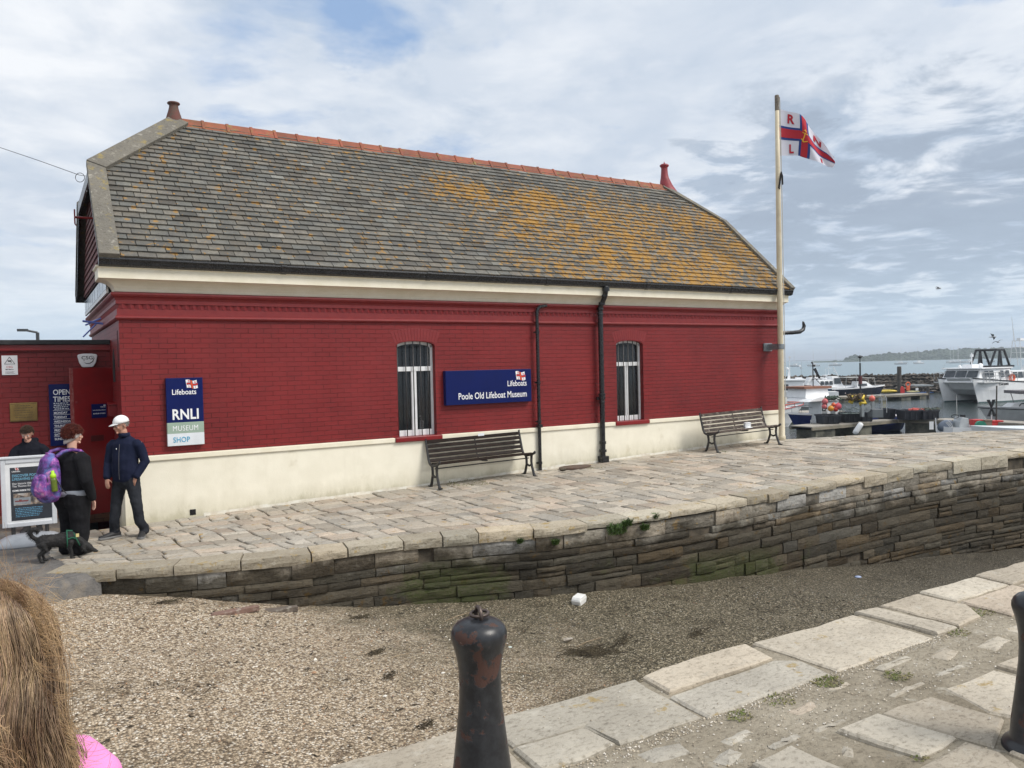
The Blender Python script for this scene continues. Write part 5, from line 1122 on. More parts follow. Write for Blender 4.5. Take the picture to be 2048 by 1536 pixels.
mb = MB(); mb.add([(-9000, -9000, -9), (12000, -9000, -9), (12000, 12000, -9), (-9000, 12000, -9)], [(0, 1, 2, 3)]); tag(mb.build('sea_floor', M('sea_floor_mud', (.05, .045, .035), None, .1, .9), None, fixn=False), kind='structure')
def W(u, v): return onZ(u, v, ZW)
def sc(p): return p.dot(FW)/F_PX      # metres per photo pixel at that point
def zpx(p, v): """height of photo row v at the distance of p"""; return sc(p)*(768-v) + 0
# --- breakwater
def rock_mat():
    m, nt, b = newmat('dark_rock'); g = G(nt); v = g.co(); n = g.noise(v, .8, 8, .7); col = g.ramp(n, [(.3, (.025, .022, .018)), (.5, (.06, .052, .042)), (.62, (.12, .10, .085)), (.72, (.25, .22, .20))]); col = g.mix(1, col, g.attr(), 'MULTIPLY')
    g.l(col, b.inputs['Base Color']); b.inputs['Roughness'].default_value = .95; g.l(g.bump(n, .8, .2), b.inputs['Normal']); return m
a = W(1500, 788); b = W(2120, 783); random.seed(9); bw_ = empty('rock_breakwater', tuple((a+b)/2), 'long low breakwater of dark boulders closing the harbour', 'breakwater')
mb = MB(); dirb = (b-a).normalized(); nrb = Vector((-dirb.y, dirb.x, 0)); Lb = (b-a).length*1.7; H_ = 2.55
n_ = 420
for layer in range(6):
    for i in range(n_):
        t = i/n_*Lb + rnd(-.2, .2); r = rnd(.22, .50); c = a - dirb*Lb*.25 + dirb*t + nrb*(layer*.75 + rnd(-.3, .3)); z = ZW + .1 + layer*H_/6.2 + rnd(-.12, .12); k = rnd(.5, 1.6); mb.cur = (k, k*.98, k*.95, 1)
        pts = []; 
        for (dx, dy, dz) in ((1, 0, 0), (-1, 0, 0), (0, 1, 0), (0, -1, 0), (0, 0, 1), (0, 0, -1)):
            pts.append(c + Vector((dx, dy, dz*.62))*r*rnd(.8, 1.25) + Vector((rnd(-.4, .4), rnd(-.4, .4), 0))*r*abs(dz) + Vector((rnd(-.2, .2), rnd(-.2, .2), z-ZW+ZW-c.z)))
        mb.add(pts, [(0, 2, 4), (2, 1, 4), (1, 3, 4), (3, 0, 4), (2, 0, 5), (1, 2, 5), (3, 1, 5), (0, 3, 5)])
mb.cur = (.5, .5, .5, 1); c0 = a - dirb*Lb*.25; 
pr = [(.8, -1), (1.2, .8), (4, 2.2), (6, 2.2), (9, -1)]
r0 = [c0 + nrb*p[0] + Vector((0, 0, p[1])) for p in pr]; r1 = [q + dirb*Lb for q in r0]; mb.add(r0+r1, [(k, k+1, 5+k+1, 5+k) for k in range(4)])
mb.build('boulders', rock_mat(), bw_, world=True, fixn=False)
# --- far wooded shore
random.seed(12)
def shore(name, pts, dist, mat, label, trees=True):
    """pts: (u, v_top) skyline; built as a wooded ridge with real depth"""
    mb = MB()
    vs = []; cols_ = []; 
    for (u0, v0), (u1, v1) in zip(pts, pts[1:]):
        n = max(1, int((u1-u0)/3))
        for i in range(n): t = i/n; cols_.append((u0+(u1-u0)*t, v0+(v1-v0)*t))
    for (u, v) in cols_:
        p = atD(u, v, dist); h = p.z + .35*rnd(-1, 1); q = Vector((p.x, p.y, 0)); d_ = q.normalized()
        vs.append([Vector((q.x, q.y, 0)) - d_*60 + Vector((0, 0, ZW-.5)), Vector((q.x, q.y, 0)) - d_*52 + Vector((0, 0, ZW+2)), q - d_*30 + Vector((0, 0, ZW+(h-ZW)*.55)), q + Vector((0, 0, h-.8)), q + d_*90 + Vector((0, 0, ZW-1))])
    for r0, r1 in zip(vs, vs[1:]): mb.add(r0+r1, [(k, k+1, 6+k, 5+k) for k in range(4)])
    # crowns along slope
    for (u, v) in cols_:
        for _ in range(5):
            f = random.random(); p = atD(u+rnd(-2, 2), v, dist); q = Vector((p.x, p.y, 0)); d_ = q.normalized(); h = ZW + (p.z-ZW)*(.12+.84*f) ; c = q - d_*(55*(1-f)) ; r = rnd(2.2, 4.2); k = rnd(.7, 1.25); mb.cur = (k, k, k, 1)
            c = Vector((c.x, c.y, h-.4*r)); o_ = [c + Vector((cos(j*1.047+f), sin(j*1.047+f), 0))*r*rnd(.7, 1.1) for j in range(6)]; tp = [c + Vector((cos(j*1.047+f), sin(j*1.047+f), 0))*r*.55 + Vector((0, 0, r*rnd(.5, .8))) for j in range(6)]
            mb.add(o_+tp+[c+Vector((0, 0, r*rnd(.75, 1.0)))], [(j, (j+1) % 6, 6+(j+1) % 6, 6+j) for j in range(6)] + [(6+j, 6+(j+1) % 6, 12) for j in range(6)])
    mb.cur = (1, 1, 1, 1)
    return tag(mb.build(name, mat, None, tint=True, fixn=False), label, None, None, 'structure')
m_wood = M('distant_woodland', (.028, .045, .026), (.045, .065, .035), .05, .95, tint=True)
shore('wooded_hills', [(1625, 731), (1650, 727), (1668, 722), (1685, 724), (1695, 716), (1700, 712), (1712, 709), (1722, 712), (1740, 711), (1752, 708), (1765, 709), (1778, 704), (1800, 706), (1822, 703), (1845, 703), (1868, 699), (1890, 697), (1905, 699), (1925, 696), (1950, 695), (1975, 697), (2000, 694), (2030, 695), (2060, 693), (2120, 690), (2300, 686)], 1150, m_wood, None)
shore('far_hills', [(1560, 729), (1590, 728), (1640, 727), (1700, 724), (1760, 722)], 3200, m_wood, None, False)
# --- generic small boat hull
def hull(mb, L, B, H, fl=.75, bowrake=.16, sheer=.28, n=16, tx=.8, z0=-.25, trans=.86, t0=0):
    """bow at +X, stern at 0, waterline z=0"""
    secs = []
    for i in range(n+1):
        t = i/n; w_ = B/2*(trans + (1-trans)*sin(min(1, t*1.9)*pi/2)) if t < .5 else B/2*max(.004, (1-((t-.5)/.5)**2.4)); zt_ = H*(1+sheer*t*t) ; x = L*t
        prof = []
        for k, (a_, b_) in enumerate(((1, 1), (.985, .72), (fl+.12, .42), (fl, .16), (fl*.62, -.1), (0, -.28))):
            xx = x + bowrake*L*(t**3)*(b_-.1); prof.append((xx, w_*a_*(1 if k == 0 else 1-.25*t*(1-b_)), zt_*b_ if b_ > 0 else b_*.9))
        secs.append(prof)
    m = 6; vs = []
    for s in secs: vs += [(p[0], p[1], p[2]) for p in s] + [(p[0], -p[1], p[2]) for p in s[:-1]][::-1]
    w2 = 2*m-1; fs = [(i*w2+k, i*w2+k+1, (i+1)*w2+k+1, (i+1)*w2+k) for i in range(n) for k in range(w2-1)] + [list(range(w2))]
    mb.add(vs, fs); return [(s[0][0], s[0][1], s[0][2]) for s in secs]
def deck(mb, rim, drop=.03, ins=.94):
    n = len(rim); vs = [(p[0], p[1]*ins, p[2]-drop) for p in rim] + [(p[0], -p[1]*ins, p[2]-drop) for p in rim]; mb.add(vs, [(i, i+1, n+i+1, n+i) for i in range(n-1)])
def rail(mb, rim, h, i0, i1, r=.015, posts=True, ins=.96):
    for s in (1, -1):
        mb.tube([(p[0], p[1]*ins*s, p[2]+h) for p in rim[i0:i1]], r, 5)
        for p in rim[i0:i1:2]: mb.tube([(p[0], p[1]*ins*s, p[2]), (p[0], p[1]*ins*s, p[2]+h)], r*.8, 4)
def trim(mb, rim, dz=0, h=.06, out=1.02):
    for s in (1, -1):
        n = len(rim); vs = [(p[0], p[1]*out*s+.012*s, p[2]+dz) for p in rim] + [(p[0]+.01, p[1]*out*s+.012*s, p[2]+dz-h) for p in rim]; mb.add(vs, [(i, i+1, n+i+1, n+i) for i in range(n-1)])
def house(mb, x0, x1, w0, w1, z0, z1, rf=.25, rb=.05, tw=.85):
    mb.add([(x0, -w0/2, z0), (x1, -w1/2, z0), (x1, w1/2, z0), (x0, w0/2, z0), (x0+rb, -w0/2*tw, z1), (x1-rf, -w1/2*tw, z1), (x1-rf, w1/2*tw, z1), (x0+rb, w0/2*tw, z1)], [(0, 1, 2, 3), (4, 5, 6, 7), (0, 1, 5, 4), (1, 2, 6, 5), (2, 3, 7, 6), (3, 0, 4, 7)])
def sidewin(mb, x0, x1, w, z0, z1, tw=.93, n=3, g_=.06, off=.012):
    for s in (1, -1):
        for i in range(n):
            a_ = x0 + (x1-x0)*i/n + g_/2; b_ = x0 + (x1-x0)*(i+1)/n - g_/2; y0 = w/2*s + off*s; y1 = w/2*tw*s + off*s
            mb.add([(a_, y0, z0), (b_, y0, z0), (b_-.03, y1, z1), (a_+.03, y1, z1), (a_, y0-.02*s, z0), (b_, y0-.02*s, z0), (b_-.03, y1-.02*s, z1), (a_+.03, y1-.02*s, z1)], [(0, 1, 2, 3), (0, 1, 5, 4), (3, 2, 6, 7)])
m_hw = M('white_gelcoat', (.86, .87, .88), (.80, .81, .82), 1.5, .35, dirt=((.55, .52, .46), 1.5, .62, .8)); m_hb = M('royal_blue_hull', (.012, .03, .16), (.01, .025, .12), 2, .4); m_hc = M('sea_blue_hull', (.02, .13, .28), (.02, .11, .24), 2, .4)
m_hn = M('navy_hull', (.008, .012, .035), None, 2, .35); m_win = M('boat_window', (.03, .04, .05), (.06, .07, .08), 3, .12); m_grey = M('grey_boat_paint', (.30, .33, .34), (.24, .26, .27), 3, .5); m_steel = M('stainless', (.55, .56, .57), None, 9, .3, metal=.7)
m_orange = M('orange_plastic', (.75, .15, .05), (.65, .10, .04), 4, .45); m_rust = M('rusty_brown_trim', (.28, .12, .07), (.20, .09, .06), 6, .7); m_rope = M('tangled_rope', (.06, .10, .09), (.12, .10, .07), 12, .9); m_yel = M('yellow_plastic', (.75, .55, .06), (.65, .48, .05), 3, .5); m_redp = M('red_plastic', (.55, .03, .03), None, 3, .5); m_deckw = M('boat_deck', (.55, .56, .55), (.45, .45, .44), 3, .6)
def boat(name, label, u, v, heading, cat_='boat', rel=True):
    """heading in degrees in the picture: 0 = bow pointing right across the view, 90 = bow pointing away"""
    p = W(u, v); base = atan2(_rt.y, _rt.x); return empty(name, tuple(p), label, cat_, None, base + radians(heading)), sc(p)
# 1 catamaran ------------------------------------------------
cb, s_ = boat('catamaran_workboat', 'big white twin hulled workboat with black gantry moored at the far pontoon', 2000, 800, 207)
# local frame: bow +X (points left in the view), px scale
k = s_; Lc = 13.5; x_b = (2000-1872)*k*1.12
def cat_hull(yc, name):
    mb = MB(); rim = []; n = 16; secs = []
    for i in range(n+1):
        t = i/n; x = x_b - Lc*(1-t)*1.0; hw = .95*(1 if t < .55 else max(.03, 1-((t-.55)/.45)**2.2)); H1 = 1.95 + .75*max(0, t-.45)**1.3*1.6; rk = 1.15*max(0, (t-.55)/.45)**2
        secs.append([(x, yc-hw*1.05, H1), (x-rk*.35, yc-hw, H1*.55), (x-rk*.8, yc-hw*.75, .05), (x-rk, yc-hw*.35, -.4), (x-rk, yc+hw*.35, -.4), (x-rk*.8, yc+hw*.75, .05), (x-rk*.35, yc+hw, H1*.55), (x, yc+hw*1.05, H1)])
    vs = [p for s in secs for p in s]; mb.add(vs, [(i*8+q, i*8+q+1, (i+1)*8+q+1, (i+1)*8+q) for i in range(n) for q in range(7)] + [list(range(8)), [n*8+q for q in range(8)], ] + [(i*8, i*8+7, (i+1)*8+7, (i+1)*8) for i in range(n)])
    mb.build(name, m_hw, cb, smooth=False)
    mb = MB()
    for side_ in (0, 7):
        o_ = -.02 if side_ == 0 else .02
        for i in range(n): a_, b_ = secs[i][side_], secs[i+1][side_]; mb.add([(a_[0], a_[1]+o_, a_[2]), (b_[0], b_[1]+o_, b_[2]), (b_[0], b_[1]+o_, b_[2]-.12), (a_[0], a_[1]+o_, a_[2]-.12)], [(0, 1, 2, 3)])
    mb.build('rubbing_strake', m_black, cb, fixn=False)
    mb = MB()
    for side_ in (2, 5):
        o_ = -.02 if side_ == 2 else .02
        for i in range(n): a_, b_ = secs[i][side_], secs[i+1][side_]; mb.add([(a_[0], a_[1]+o_, a_[2]+.08), (b_[0], b_[1]+o_, b_[2]+.08), (b_[0], b_[1]+o_*3, b_[2]-.2), (a_[0], a_[1]+o_*3, a_[2]-.2)], [(0, 1, 2, 3)])
    mb.build('waterline_stripe', M('waterline_green', (.05, .09, .09), None, 3, .5), cb, fixn=False)
    return secs
# camera is on the -Y? side : local +Y points toward the viewer when heading is 180
h1 = cat_hull(1.75, 'near_hull' if False else 'hull'); h2 = cat_hull(-1.75, 'hull')
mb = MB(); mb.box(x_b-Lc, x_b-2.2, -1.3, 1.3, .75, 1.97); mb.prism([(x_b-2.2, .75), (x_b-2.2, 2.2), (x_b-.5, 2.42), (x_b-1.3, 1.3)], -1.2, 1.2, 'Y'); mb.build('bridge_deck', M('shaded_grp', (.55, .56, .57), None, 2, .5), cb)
mb = MB(); mb.box(x_b-Lc+.2, x_b-.6, -2.6, 2.6, 1.95, 2.03); mb.build('deck', m_deckw, cb)
mb = MB(); house(mb, 1.5, 6.7, 4.4, 3.9, 2.0, 3.30, .75, .1, .9); mb.box(1.3, 6.3, -2.1, 2.1, 3.30, 3.42); mb.build('cabin', m_hw, cb, bevel=.05)
mb = MB(); sidewin(mb, 4.3, 5.9, 4.2, 2.5, 3.12, .95, 2, .12); sidewin(mb, 1.8, 3.6, 4.36, 2.45, 3.1, .95, 2, .3)
for yw in (-1.7, -.55, .6): mb.add([(6.50, yw, 2.5), (6.50, yw+1.08, 2.5), (6.13, yw+1.05, 3.14), (6.13, yw+.03, 3.14)], [(0, 1, 2, 3)])
mb; mb.build('window', m_win, cb)
mb = MB(); house(mb, -3.4, 1.5, 4.2, 4.2, 2.0, 3.0, .1, .1, .98); mb.build('aft_shelter', m_hw, cb); mb = MB(); sidewin(mb, -1.3, 1.4, 4.2, 2.3, 2.9, .98, 3); mb.build('window', m_win, cb)
mb = MB()
yy = 1.0
A = Vector((2.3, yy, 5.15)); Bq = Vector((.95, yy, 5.15))
for q in ((3.3, 3.5), (1.9, 3.5), (1.35, 3.5), (.0, 3.5)):
    t_ = A if q[0] > 3 else (Bq if q[0] < 1 else Vector((1.63, yy, 5.15)))
    mb.tube([(q[0], yy, q[1]), tuple(t_)], .11, 6); mb.tube([(q[0], -yy, q[1]), (t_.x, -yy, t_.z)], .11, 6)
mb.tube([A, Bq], .12, 6); mb.tube([(A.x, -yy, A.z), (Bq.x, -yy, Bq.z)], .12, 6); mb.tube([A, (A.x, -yy, A.z)], .1, 6); mb.tube([Bq, (Bq.x, -yy, Bq.z)], .1, 6); mb.box(-.3, 3.6, -1.3, 1.3, 3.40, 3.58)
mb.build('gantry', m_black, cb)
mb = MB(); mb.tube([(4.6, 0, 3.4), (4.6, 0, 4.9)], .05, 6); mb.box(4.3, 5.3, -.5, .5, 3.41, 3.75); mb.tube([(4.6, 0, 4.5), (4.6, 0, 4.75)], .16, 8); mb.ball((4.0, .5, 3.6), .25, 8); mb.ball((5.9, -.4, 3.55), .16, 8); mb.tube([(3.1, .6, 3.4), (3.1, .6, 3.8)], .02, 4); mb.build('mast_and_radar', m_hw, cb)
mb = MB()
for yv in (2.6, -2.6):
    mb = MB(); pts = [(x_b-.6-i*.9, yv*(.98), 2.4+.55 if i < 4 else 2.1+.62) for i in range(7)]; mb.tube(pts, .03, 5); [mb.tube([(q[0], q[1], 2.0), q], .025, 4) for q in pts]
    mb.build('guard_rail', m_steel, cb)
lb_ = MB(); lb_.tube([(2.0+.33*cos(t), 2.42, 2.35+.33*sin(t)) for t in [i*pi/8 for i in range(17)]], .10, 7, cap=False); lr = lb_.build('lifebuoy', m_orange, None, smooth=True); lr.matrix_world = Matrix.Translation(cb.location) @ Matrix.Rotation(cb.rotation_euler.z, 4, 'Z'); tag(lr, 'orange lifebuoy hanging on the side of the white twin hulled workboat', 'lifebuoy')
text('OCEAN RUNNER', .33, m_black, cb, (x_b-4.95+4.9, 2.78, 1.62), .01, rot=(radians(90), 0, radians(180)), ext=.012, sx=.62).location = (4.9, 2.84, 1.68)
# 2 sport fisher at the right edge ------------------------------------------------
sf, s_ = boat('sport_fishing_boat', 'white sport boat with tall tubular tower cut by the right edge of the view', 2062, 775, 192)
mb = MB(); rim = hull(mb, 8, 3, 2.0, .7, .22, .3); 
for v_ in mb.v: v_.x -= 4.5
mb.build('hull', m_hw, sf); mb = MB(); rim = [(p[0]-4.5, p[1], p[2]) for p in rim]; deck(mb, rim, 0); house(mb, -3.6, 1.0, 2.4, 1.9, 1.9, 3.2, .6); mb.build('cabin', m_hw, sf)
mb = MB()
for x in (.0, 2.6):
    for y in (-1, 1): mb.tube([(x, y, 2.4), (.3+x*.8, y*.6, 6.6)], .05, 5)
for z in (4.0, 4.9, 5.6, 6.5): f_ = 1-(z-3.1)/3.5*.22; mb.box(.2, .2+2.5*f_, -1*f_, 1*f_, z, z+.08)
mb.tube([(2.9, .8, 3.1), (4.7, 1.6, 9.8)], [.05, .02], 5); mb.tube([(2.4, -.4, 6.5), (2.6, -.4, 9.4)], [.04, .015], 5); mb.tube([(.3, .8, 3.1), (-.9, 1.6, 9.6)], [.05, .015], 5); mb.box(1.4, 2.0, -.3, .3, 6.6, 6.9)
mb.build('tower', m_white, sf)
# 3 nearest fishing boat with grey deckhouse ------------------------------------------------
fb, k = boat('fishing_boat', 'blue fishing boat with pale grey deckhouse and white canopy at the near pontoon', 1640, 869, 199)
def X_(u): return -(u-1640)*k*.0 + (1640-u)*k
mb = MB(); rim = hull(mb, 7.2, 2.5, 1.05, .8, .12, .35); [setattr(v_, 'x', v_.x-5.6) for v_ in mb.v]; rim = [(p[0]-5.6, p[1], p[2]) for p in rim]; mb.build('hull', m_hb, fb)
mb = MB(); deck(mb, rim); mb.build('deck', m_deckw, fb); mb = MB(); trim(mb, rim, .03, .1); mb.build('rubbing_strake', m_hw, fb, fixn=False)
zr = lambda v: (869-v)*k - 0
mb = MB(); mb.box(-.15, 1.12, .35, 1.45, zr(843), zr(800)); mb.build('deckhouse', M('light_grey_deckhouse', (.80, .83, .85), (.72, .75, .77), 3, .5), fb, bevel=.03)
mb = MB(); mb.box(.70, 1.06, 1.452, 1.47, zr(819), zr(804)); mb.build('window', m_win, fb); mb = MB(); mb.box(.70, 1.06, 1.452, 1.465, zr(842), zr(821)); mb.box(.10, .45, 1.452, 1.465, zr(840), zr(818)); mb.build('door', M('grey_door', (.22, .25, .27), None, 3, .5), fb)
for (x, z) in ((.96, 815.5), (.78, 817)):
    mb = MB(); mb.lathe([(.05, 0), (.05, .02), (.02, .025)], 10, (x, 1.47, zr(z)), M=Matrix.Rotation(-pi/2, 4, 'X')); mb.build('porthole', m_white, fb)
mb = MB(); mb.prism([(-.2, zr(799)), (2.1, zr(800)), (1.75, zr(794)), (1.2, zr(790.5)), (-.1, zr(794))], -.6, 1.55, 'Y'); mb.build('canopy', m_hw, fb, bevel=.03)
mb = MB(); house(mb, .0, 1.75, 1.7, 1.7, zr(793), zr(775), .1, .1, .95); mb.build('wheelhouse', m_hw, fb); mb = MB(); sidewin(mb, .1, 1.65, 1.66, zr(790), zr(777.5), .96, 3, .1); mb.build('window', m_win, fb)
mb = MB(); mb.box(-.1, 1.9, -.95, .95, zr(775.5), zr(771.5)); mb.build('roof_beam', m_rust, fb)
mb = MB(); mb.tube([(.8, .4, zr(775)), (.8, .4, zr(726))], .035, 5); mb.box(.65, .82, .35, .45, zr(733), zr(729)); mb.tube([(.8, .4, zr(752)), (.1, .4, zr(772))], .02, 4); mb.ball((.86, .4, zr(725)), .06, 6); mb.build('mast', m_blackiron, fb)
mb = MB(); mb.add([(.78, .4, zr(738)), (.6, .42, zr(735)), (.32, .5, zr(756)), (.42, .45, zr(757))], [(0, 1, 2, 3)]); mb.build('black_pennant', m_black, fb)
text('PE 11', .34, m_white, fb, (1.75, 1.24, .80), .02, rot=(radians(90), 0, radians(180)), ext=.01, sx=.8)
mb = MB(); rail(mb, rim, .42, 11, 17, .02); mb.build('bow_rail', m_steel, fb)
# 4 white wheelhouse boat behind the flagpole ------------------------------------------------
wb, k = boat('white_wheelhouse_boat', 'white boat with tall square wheelhouse half hidden by the flagpole', 1585, 815, 165)
mb = MB(); rim = hull(mb, 8.5, 3, 1.5, .8, .1, .3); [setattr(v_, 'x', v_.x-4) for v_ in mb.v]; rim = [(p[0]-4, p[1], p[2]) for p in rim]; mb.build('hull', m_hw, wb); mb = MB(); deck(mb, rim); mb.build('deck', m_deckw, wb)
mb = MB(); house(mb, -1.0, 1.4, 2.3, 2.2, 1.3, (815-762)*k, .3, .05, .95); mb.box(-1.15, 1.35, -1.2, 1.2, (815-762)*k, (815-758)*k); mb.build('wheelhouse', m_hw, wb, bevel=.05); mb = MB(); sidewin(mb, -.5, 1.1, 2.2, (815-780)*k, (815-768)*k, .97, 2, .2); mb.build('window', m_win, wb)
mb = MB(); mb.prism([(.15, (815-758)*k), (.45, (815-758)*k), (.28, (815-738)*k), (.2, (815-738)*k)], -.1, .1, 'Y'); mb.tube([(.2, 0, (815-740)*k), (.2, 0, (815-712)*k)], .03, 5); mb.box(.1, .3, -.12, .12, (815-716)*k, (815-713)*k); mb.ball((.42, 0, (815-737)*k), .13, 6); mb.box(-.9, -.3, -.4, .4, (815-758)*k, (815-755)*k); mb.build('mast', m_hw, wb)
# 5 white bow with red boot top, front left ------------------------------------------------
ww, k = boat('white_bowed_boat', 'white bowed boat with red rail moored just right of the flagpole foot', 1573, 853, 12)
mb = MB(); rim = hull(mb, 5.2, 2.1, 1.05, .7, .22, .45); [setattr(v_, 'x', v_.x-4.9) for v_ in mb.v]; rim = [(p[0]-4.9, p[1], p[2]) for p in rim]; mb.build('hull', m_hw, ww); mb = MB(); deck(mb, rim, .08); mb.build('deck', m_deckw, ww)
mb = MB(); rail(mb, rim, .22, 8, 17, .03); mb.build('rail', M('faded_red_rail', (.6, .14, .10), None, 3, .5), ww); mb = MB(); trim(mb, rim, .0, .05); mb.build('stripe', m_redp, ww, fixn=False)
# 6 blue cruiser and navy boat ------------------------------------------------
cr, k = boat('blue_cabin_cruiser', 'sea blue cabin cruiser with long white wheelhouse beyond the deckhouse', 1670, 792, 5)
mb = MB(); rim = hull(mb, 7, 2.6, 1.05, .8, .12, .25); [setattr(v_, 'x', v_.x-4.6) for v_ in mb.v]; rim = [(p[0]-4.6, p[1], p[2]) for p in rim]; mb.build('hull', m_hc, cr); mb = MB(); deck(mb, rim); trim(mb, rim, .06, .22); mb.build('deck', m_hw, cr, fixn=False)
mb = MB(); house(mb, -2.6, .9, 2.1, 1.9, 1.1, 2.05, .9, .1, .85); house(mb, -.9, .8, 1.9, 1.8, 1.1, 2.45, .8, .1, .85); mb.build('cabin', m_hw, cr, bevel=.04); mb = MB(); sidewin(mb, -2.4, -.7, 2.08, 1.45, 1.9, .93, 3, .12); sidewin(mb, -.6, .35, 1.92, 1.55, 2.25, .9, 1, .1); mb.add([(.52, -.7, 1.5), (.52, .7, 1.5), (.12, .62, 2.3), (.12, -.62, 2.3)], [(0, 1, 2, 3)]); mb.build('window', m_win, cr)
mb = MB(); mb.tube([(.6, 0, 2.2), (-.2, 0, 3.6)], .05, 5); mb.tube([(-.35, -.35, 3.1), (.3, .35, 3.0)], .03, 4); mb.lathe([(.2, 0), (.3, .08), (.28, .16), (.1, .2)], 10, (-1.3, 0, 2.1)); mb.build('mast', m_white, cr)
mb = MB(); mb.tube([(-.55+.22*cos(t), -1.42, .75+.22*sin(t)) for t in [i*pi/8 for i in range(17)]], .06, 6, cap=False); mb.tube([(.6, -1.35, .9), (.6, -1.40, .3)], .08, 6); mb.build('fender', M('pale_fender', (.55, .45, .45), None, 3, .6), cr)
nb_, k = boat('navy_motor_boat', 'navy hulled white topped motor boat with frame aft, bow to the right', 1724, 791, 3)
mb = MB(); rim = hull(mb, 6.6, 2.3, .95, .75, .10, .3); [setattr(v_, 'x', v_.x-4.3) for v_ in mb.v]; rim = [(p[0]-4.3, p[1], p[2]) for p in rim]; mb.build('hull', m_hn, nb_); mb = MB(); deck(mb, rim); trim(mb, rim, .05, .16); house(mb, -1.0, 1.4, 1.7, 1.1, .95, 1.75, 1.1, .1, .8); mb.build('deck', m_hw, nb_, fixn=False); mb = MB(); sidewin(mb, -.9, .3, 1.6, 1.2, 1.5, .9, 1); mb.build('window', m_win, nb_)
mb = MB(); mb.tube([(-2.5, -.9, .9), (-2.4, -.9, 2.3), (1.2, -.8, 2.15), (1.3, -.8, .95)], .04, 5); mb.tube([(-2.5, .9, .9), (-2.4, .9, 2.3), (1.2, .8, 2.15), (1.3, .8, .95)], .04, 5); mb.box(-2.4, -.2, -.9, .9, 2.25, 2.32); mb.build('frame', M('pale_tube', (.5, .5, .48), None, 3, .5), nb_)
# 7 grey motor boat in front right with white pole, x shaped reflector --------------------------------
sb, k = boat('silver_cabin_boat', 'pale grey cabin boat with dark awning lying at the right edge', 2035, 846, 172)
mb = MB(); rim = hull(mb, 6.4, 2.3, 1.0, .75, .12, .2); [setattr(v_, 'x', v_.x-4.6) for v_ in mb.v]; rim = [(p[0]-4.6, p[1], p[2]) for p in rim]; mb.build('hull', M('pale_grey_hull', (.50, .51, .52), None, 3, .4), sb); mb = MB(); deck(mb, rim); house(mb, -2.6, .9, 1.7, 1.2, .95, 1.35, .5, .1, .85); mb.build('deck', M('pale_grey_deck', (.58, .58, .58), None, 3, .4), sb, fixn=False); mb = MB(); trim(mb, rim, -.1, .06); mb.build('stripe', m_black, sb, fixn=False)
mb = MB(); mb.box(-3.2, .35, -1.1, 1.1, 2.0, 2.2); mb.tube([(-.3, .9, 1.0), (.0, .9, 2.0)], .03, 5); mb.tube([(-.3, -.9, 1.0), (.0, -.9, 2.0)], .03, 5); mb.build('awning', M('dark_grey_canvas', (.10, .095, .10), (.14, .13, .14), 4, .8), sb, bevel=.03)
mb = MB(); mb.box(-1.5, -.6, .82, .86, .8, 1.75); mb.tube([(-1.2, .95, 1.45), (.2, .95, 1.35), (.35, 1.0, 1.2)], .04, 5); mb.build('dark_fittings', m_black, sb)
# 8 open dinghy with outboard and console ------------------------------------------------
ob_, k = boat('open_motor_boat', 'open grey boat with steering console just beyond the paving', 1930, 874, 2)
mb = MB(); rim = hull(mb, 4.9, 1.9, .62, .85, .1, .2); [setattr(v_, 'x', v_.x-1.2) for v_ in mb.v]; mb.build('hull', m_hw, ob_); mb = MB(); deck(mb, [(p[0]-1.2, p[1], p[2]) for p in rim], .05, .9); mb.build('deck', m_deckw, ob_)
mb = MB(); zr = lambda v: (874-v)*k
mb.prism([(-.55, .3), (.05, .3), (.0, zr(836)), (-.35, zr(833)), (-.5, zr(842))], -.35, .35, 'Y'); mb.build('console', M('light_grey_console', (.45, .48, .50), None, 3, .4), ob_, bevel=.03)
mb = MB(); mb.tube([(-.62+.22*cos(t), -.1, zr(832)+.10*sin(t)) for t in [i*pi/8 for i in range(17)]], .02, 5, cap=False); mb.box(-.22, -.02, -.1, .1, zr(835), zr(829)); mb.build('steering_wheel', m_black, ob_); mb = MB(); mb.tube([(-.45, 0, zr(838)), (-.47, 0, zr(791))], .022, 5); mb.build('pole', M('pale_pole', (.5, .5, .48), None, 3, .5), ob_)
om = empty('outboard_motor', tuple(W(1889, 874)), 'tilted grey outboard motor with white stripes behind the paving edge', 'motor', None, atan2(_rt.y, _rt.x))
mb = MB(); RY = Matrix.Translation((0, 0, .62)) @ Matrix.Rotation(radians(-38), 4, 'Y')
def outl(s): return [(.42*s*cos(t)*(1+.15*cos(t)), .27*s*sin(t)) for t in [i*pi/9 for i in range(18)]]
rings = []
for y, s in ((-.24, .55), (-.22, .85), (-.15, 1), (.15, 1), (.22, .85), (.24, .55)): rings.append([RY @ Vector((x, y, z)) for x, z in outl(s)])
mb.loft(rings); mb.build('cowling', M('outboard_grey', (.11, .14, .19), (.14, .17, .22), 3, .35), om, smooth=True)
mb = MB()
for dx in (.0, .09, .17): rr_ = []; [rr_.append(RY @ Vector((.26-dx+.03*sin(t*pi), -.262 if False else -.25+.0*t, -.22+.44*t))) for t in [i/6 for i in range(7)]]; mb.tube(rr_, .014, 4)
mb.build('stripe', m_white, om); mb = MB(); mb.box(-.25, .05, -.1, .1, -.5, .35, Matrix.Rotation(radians(-30), 4, 'Y')); mb.build('leg', m_grey, om)
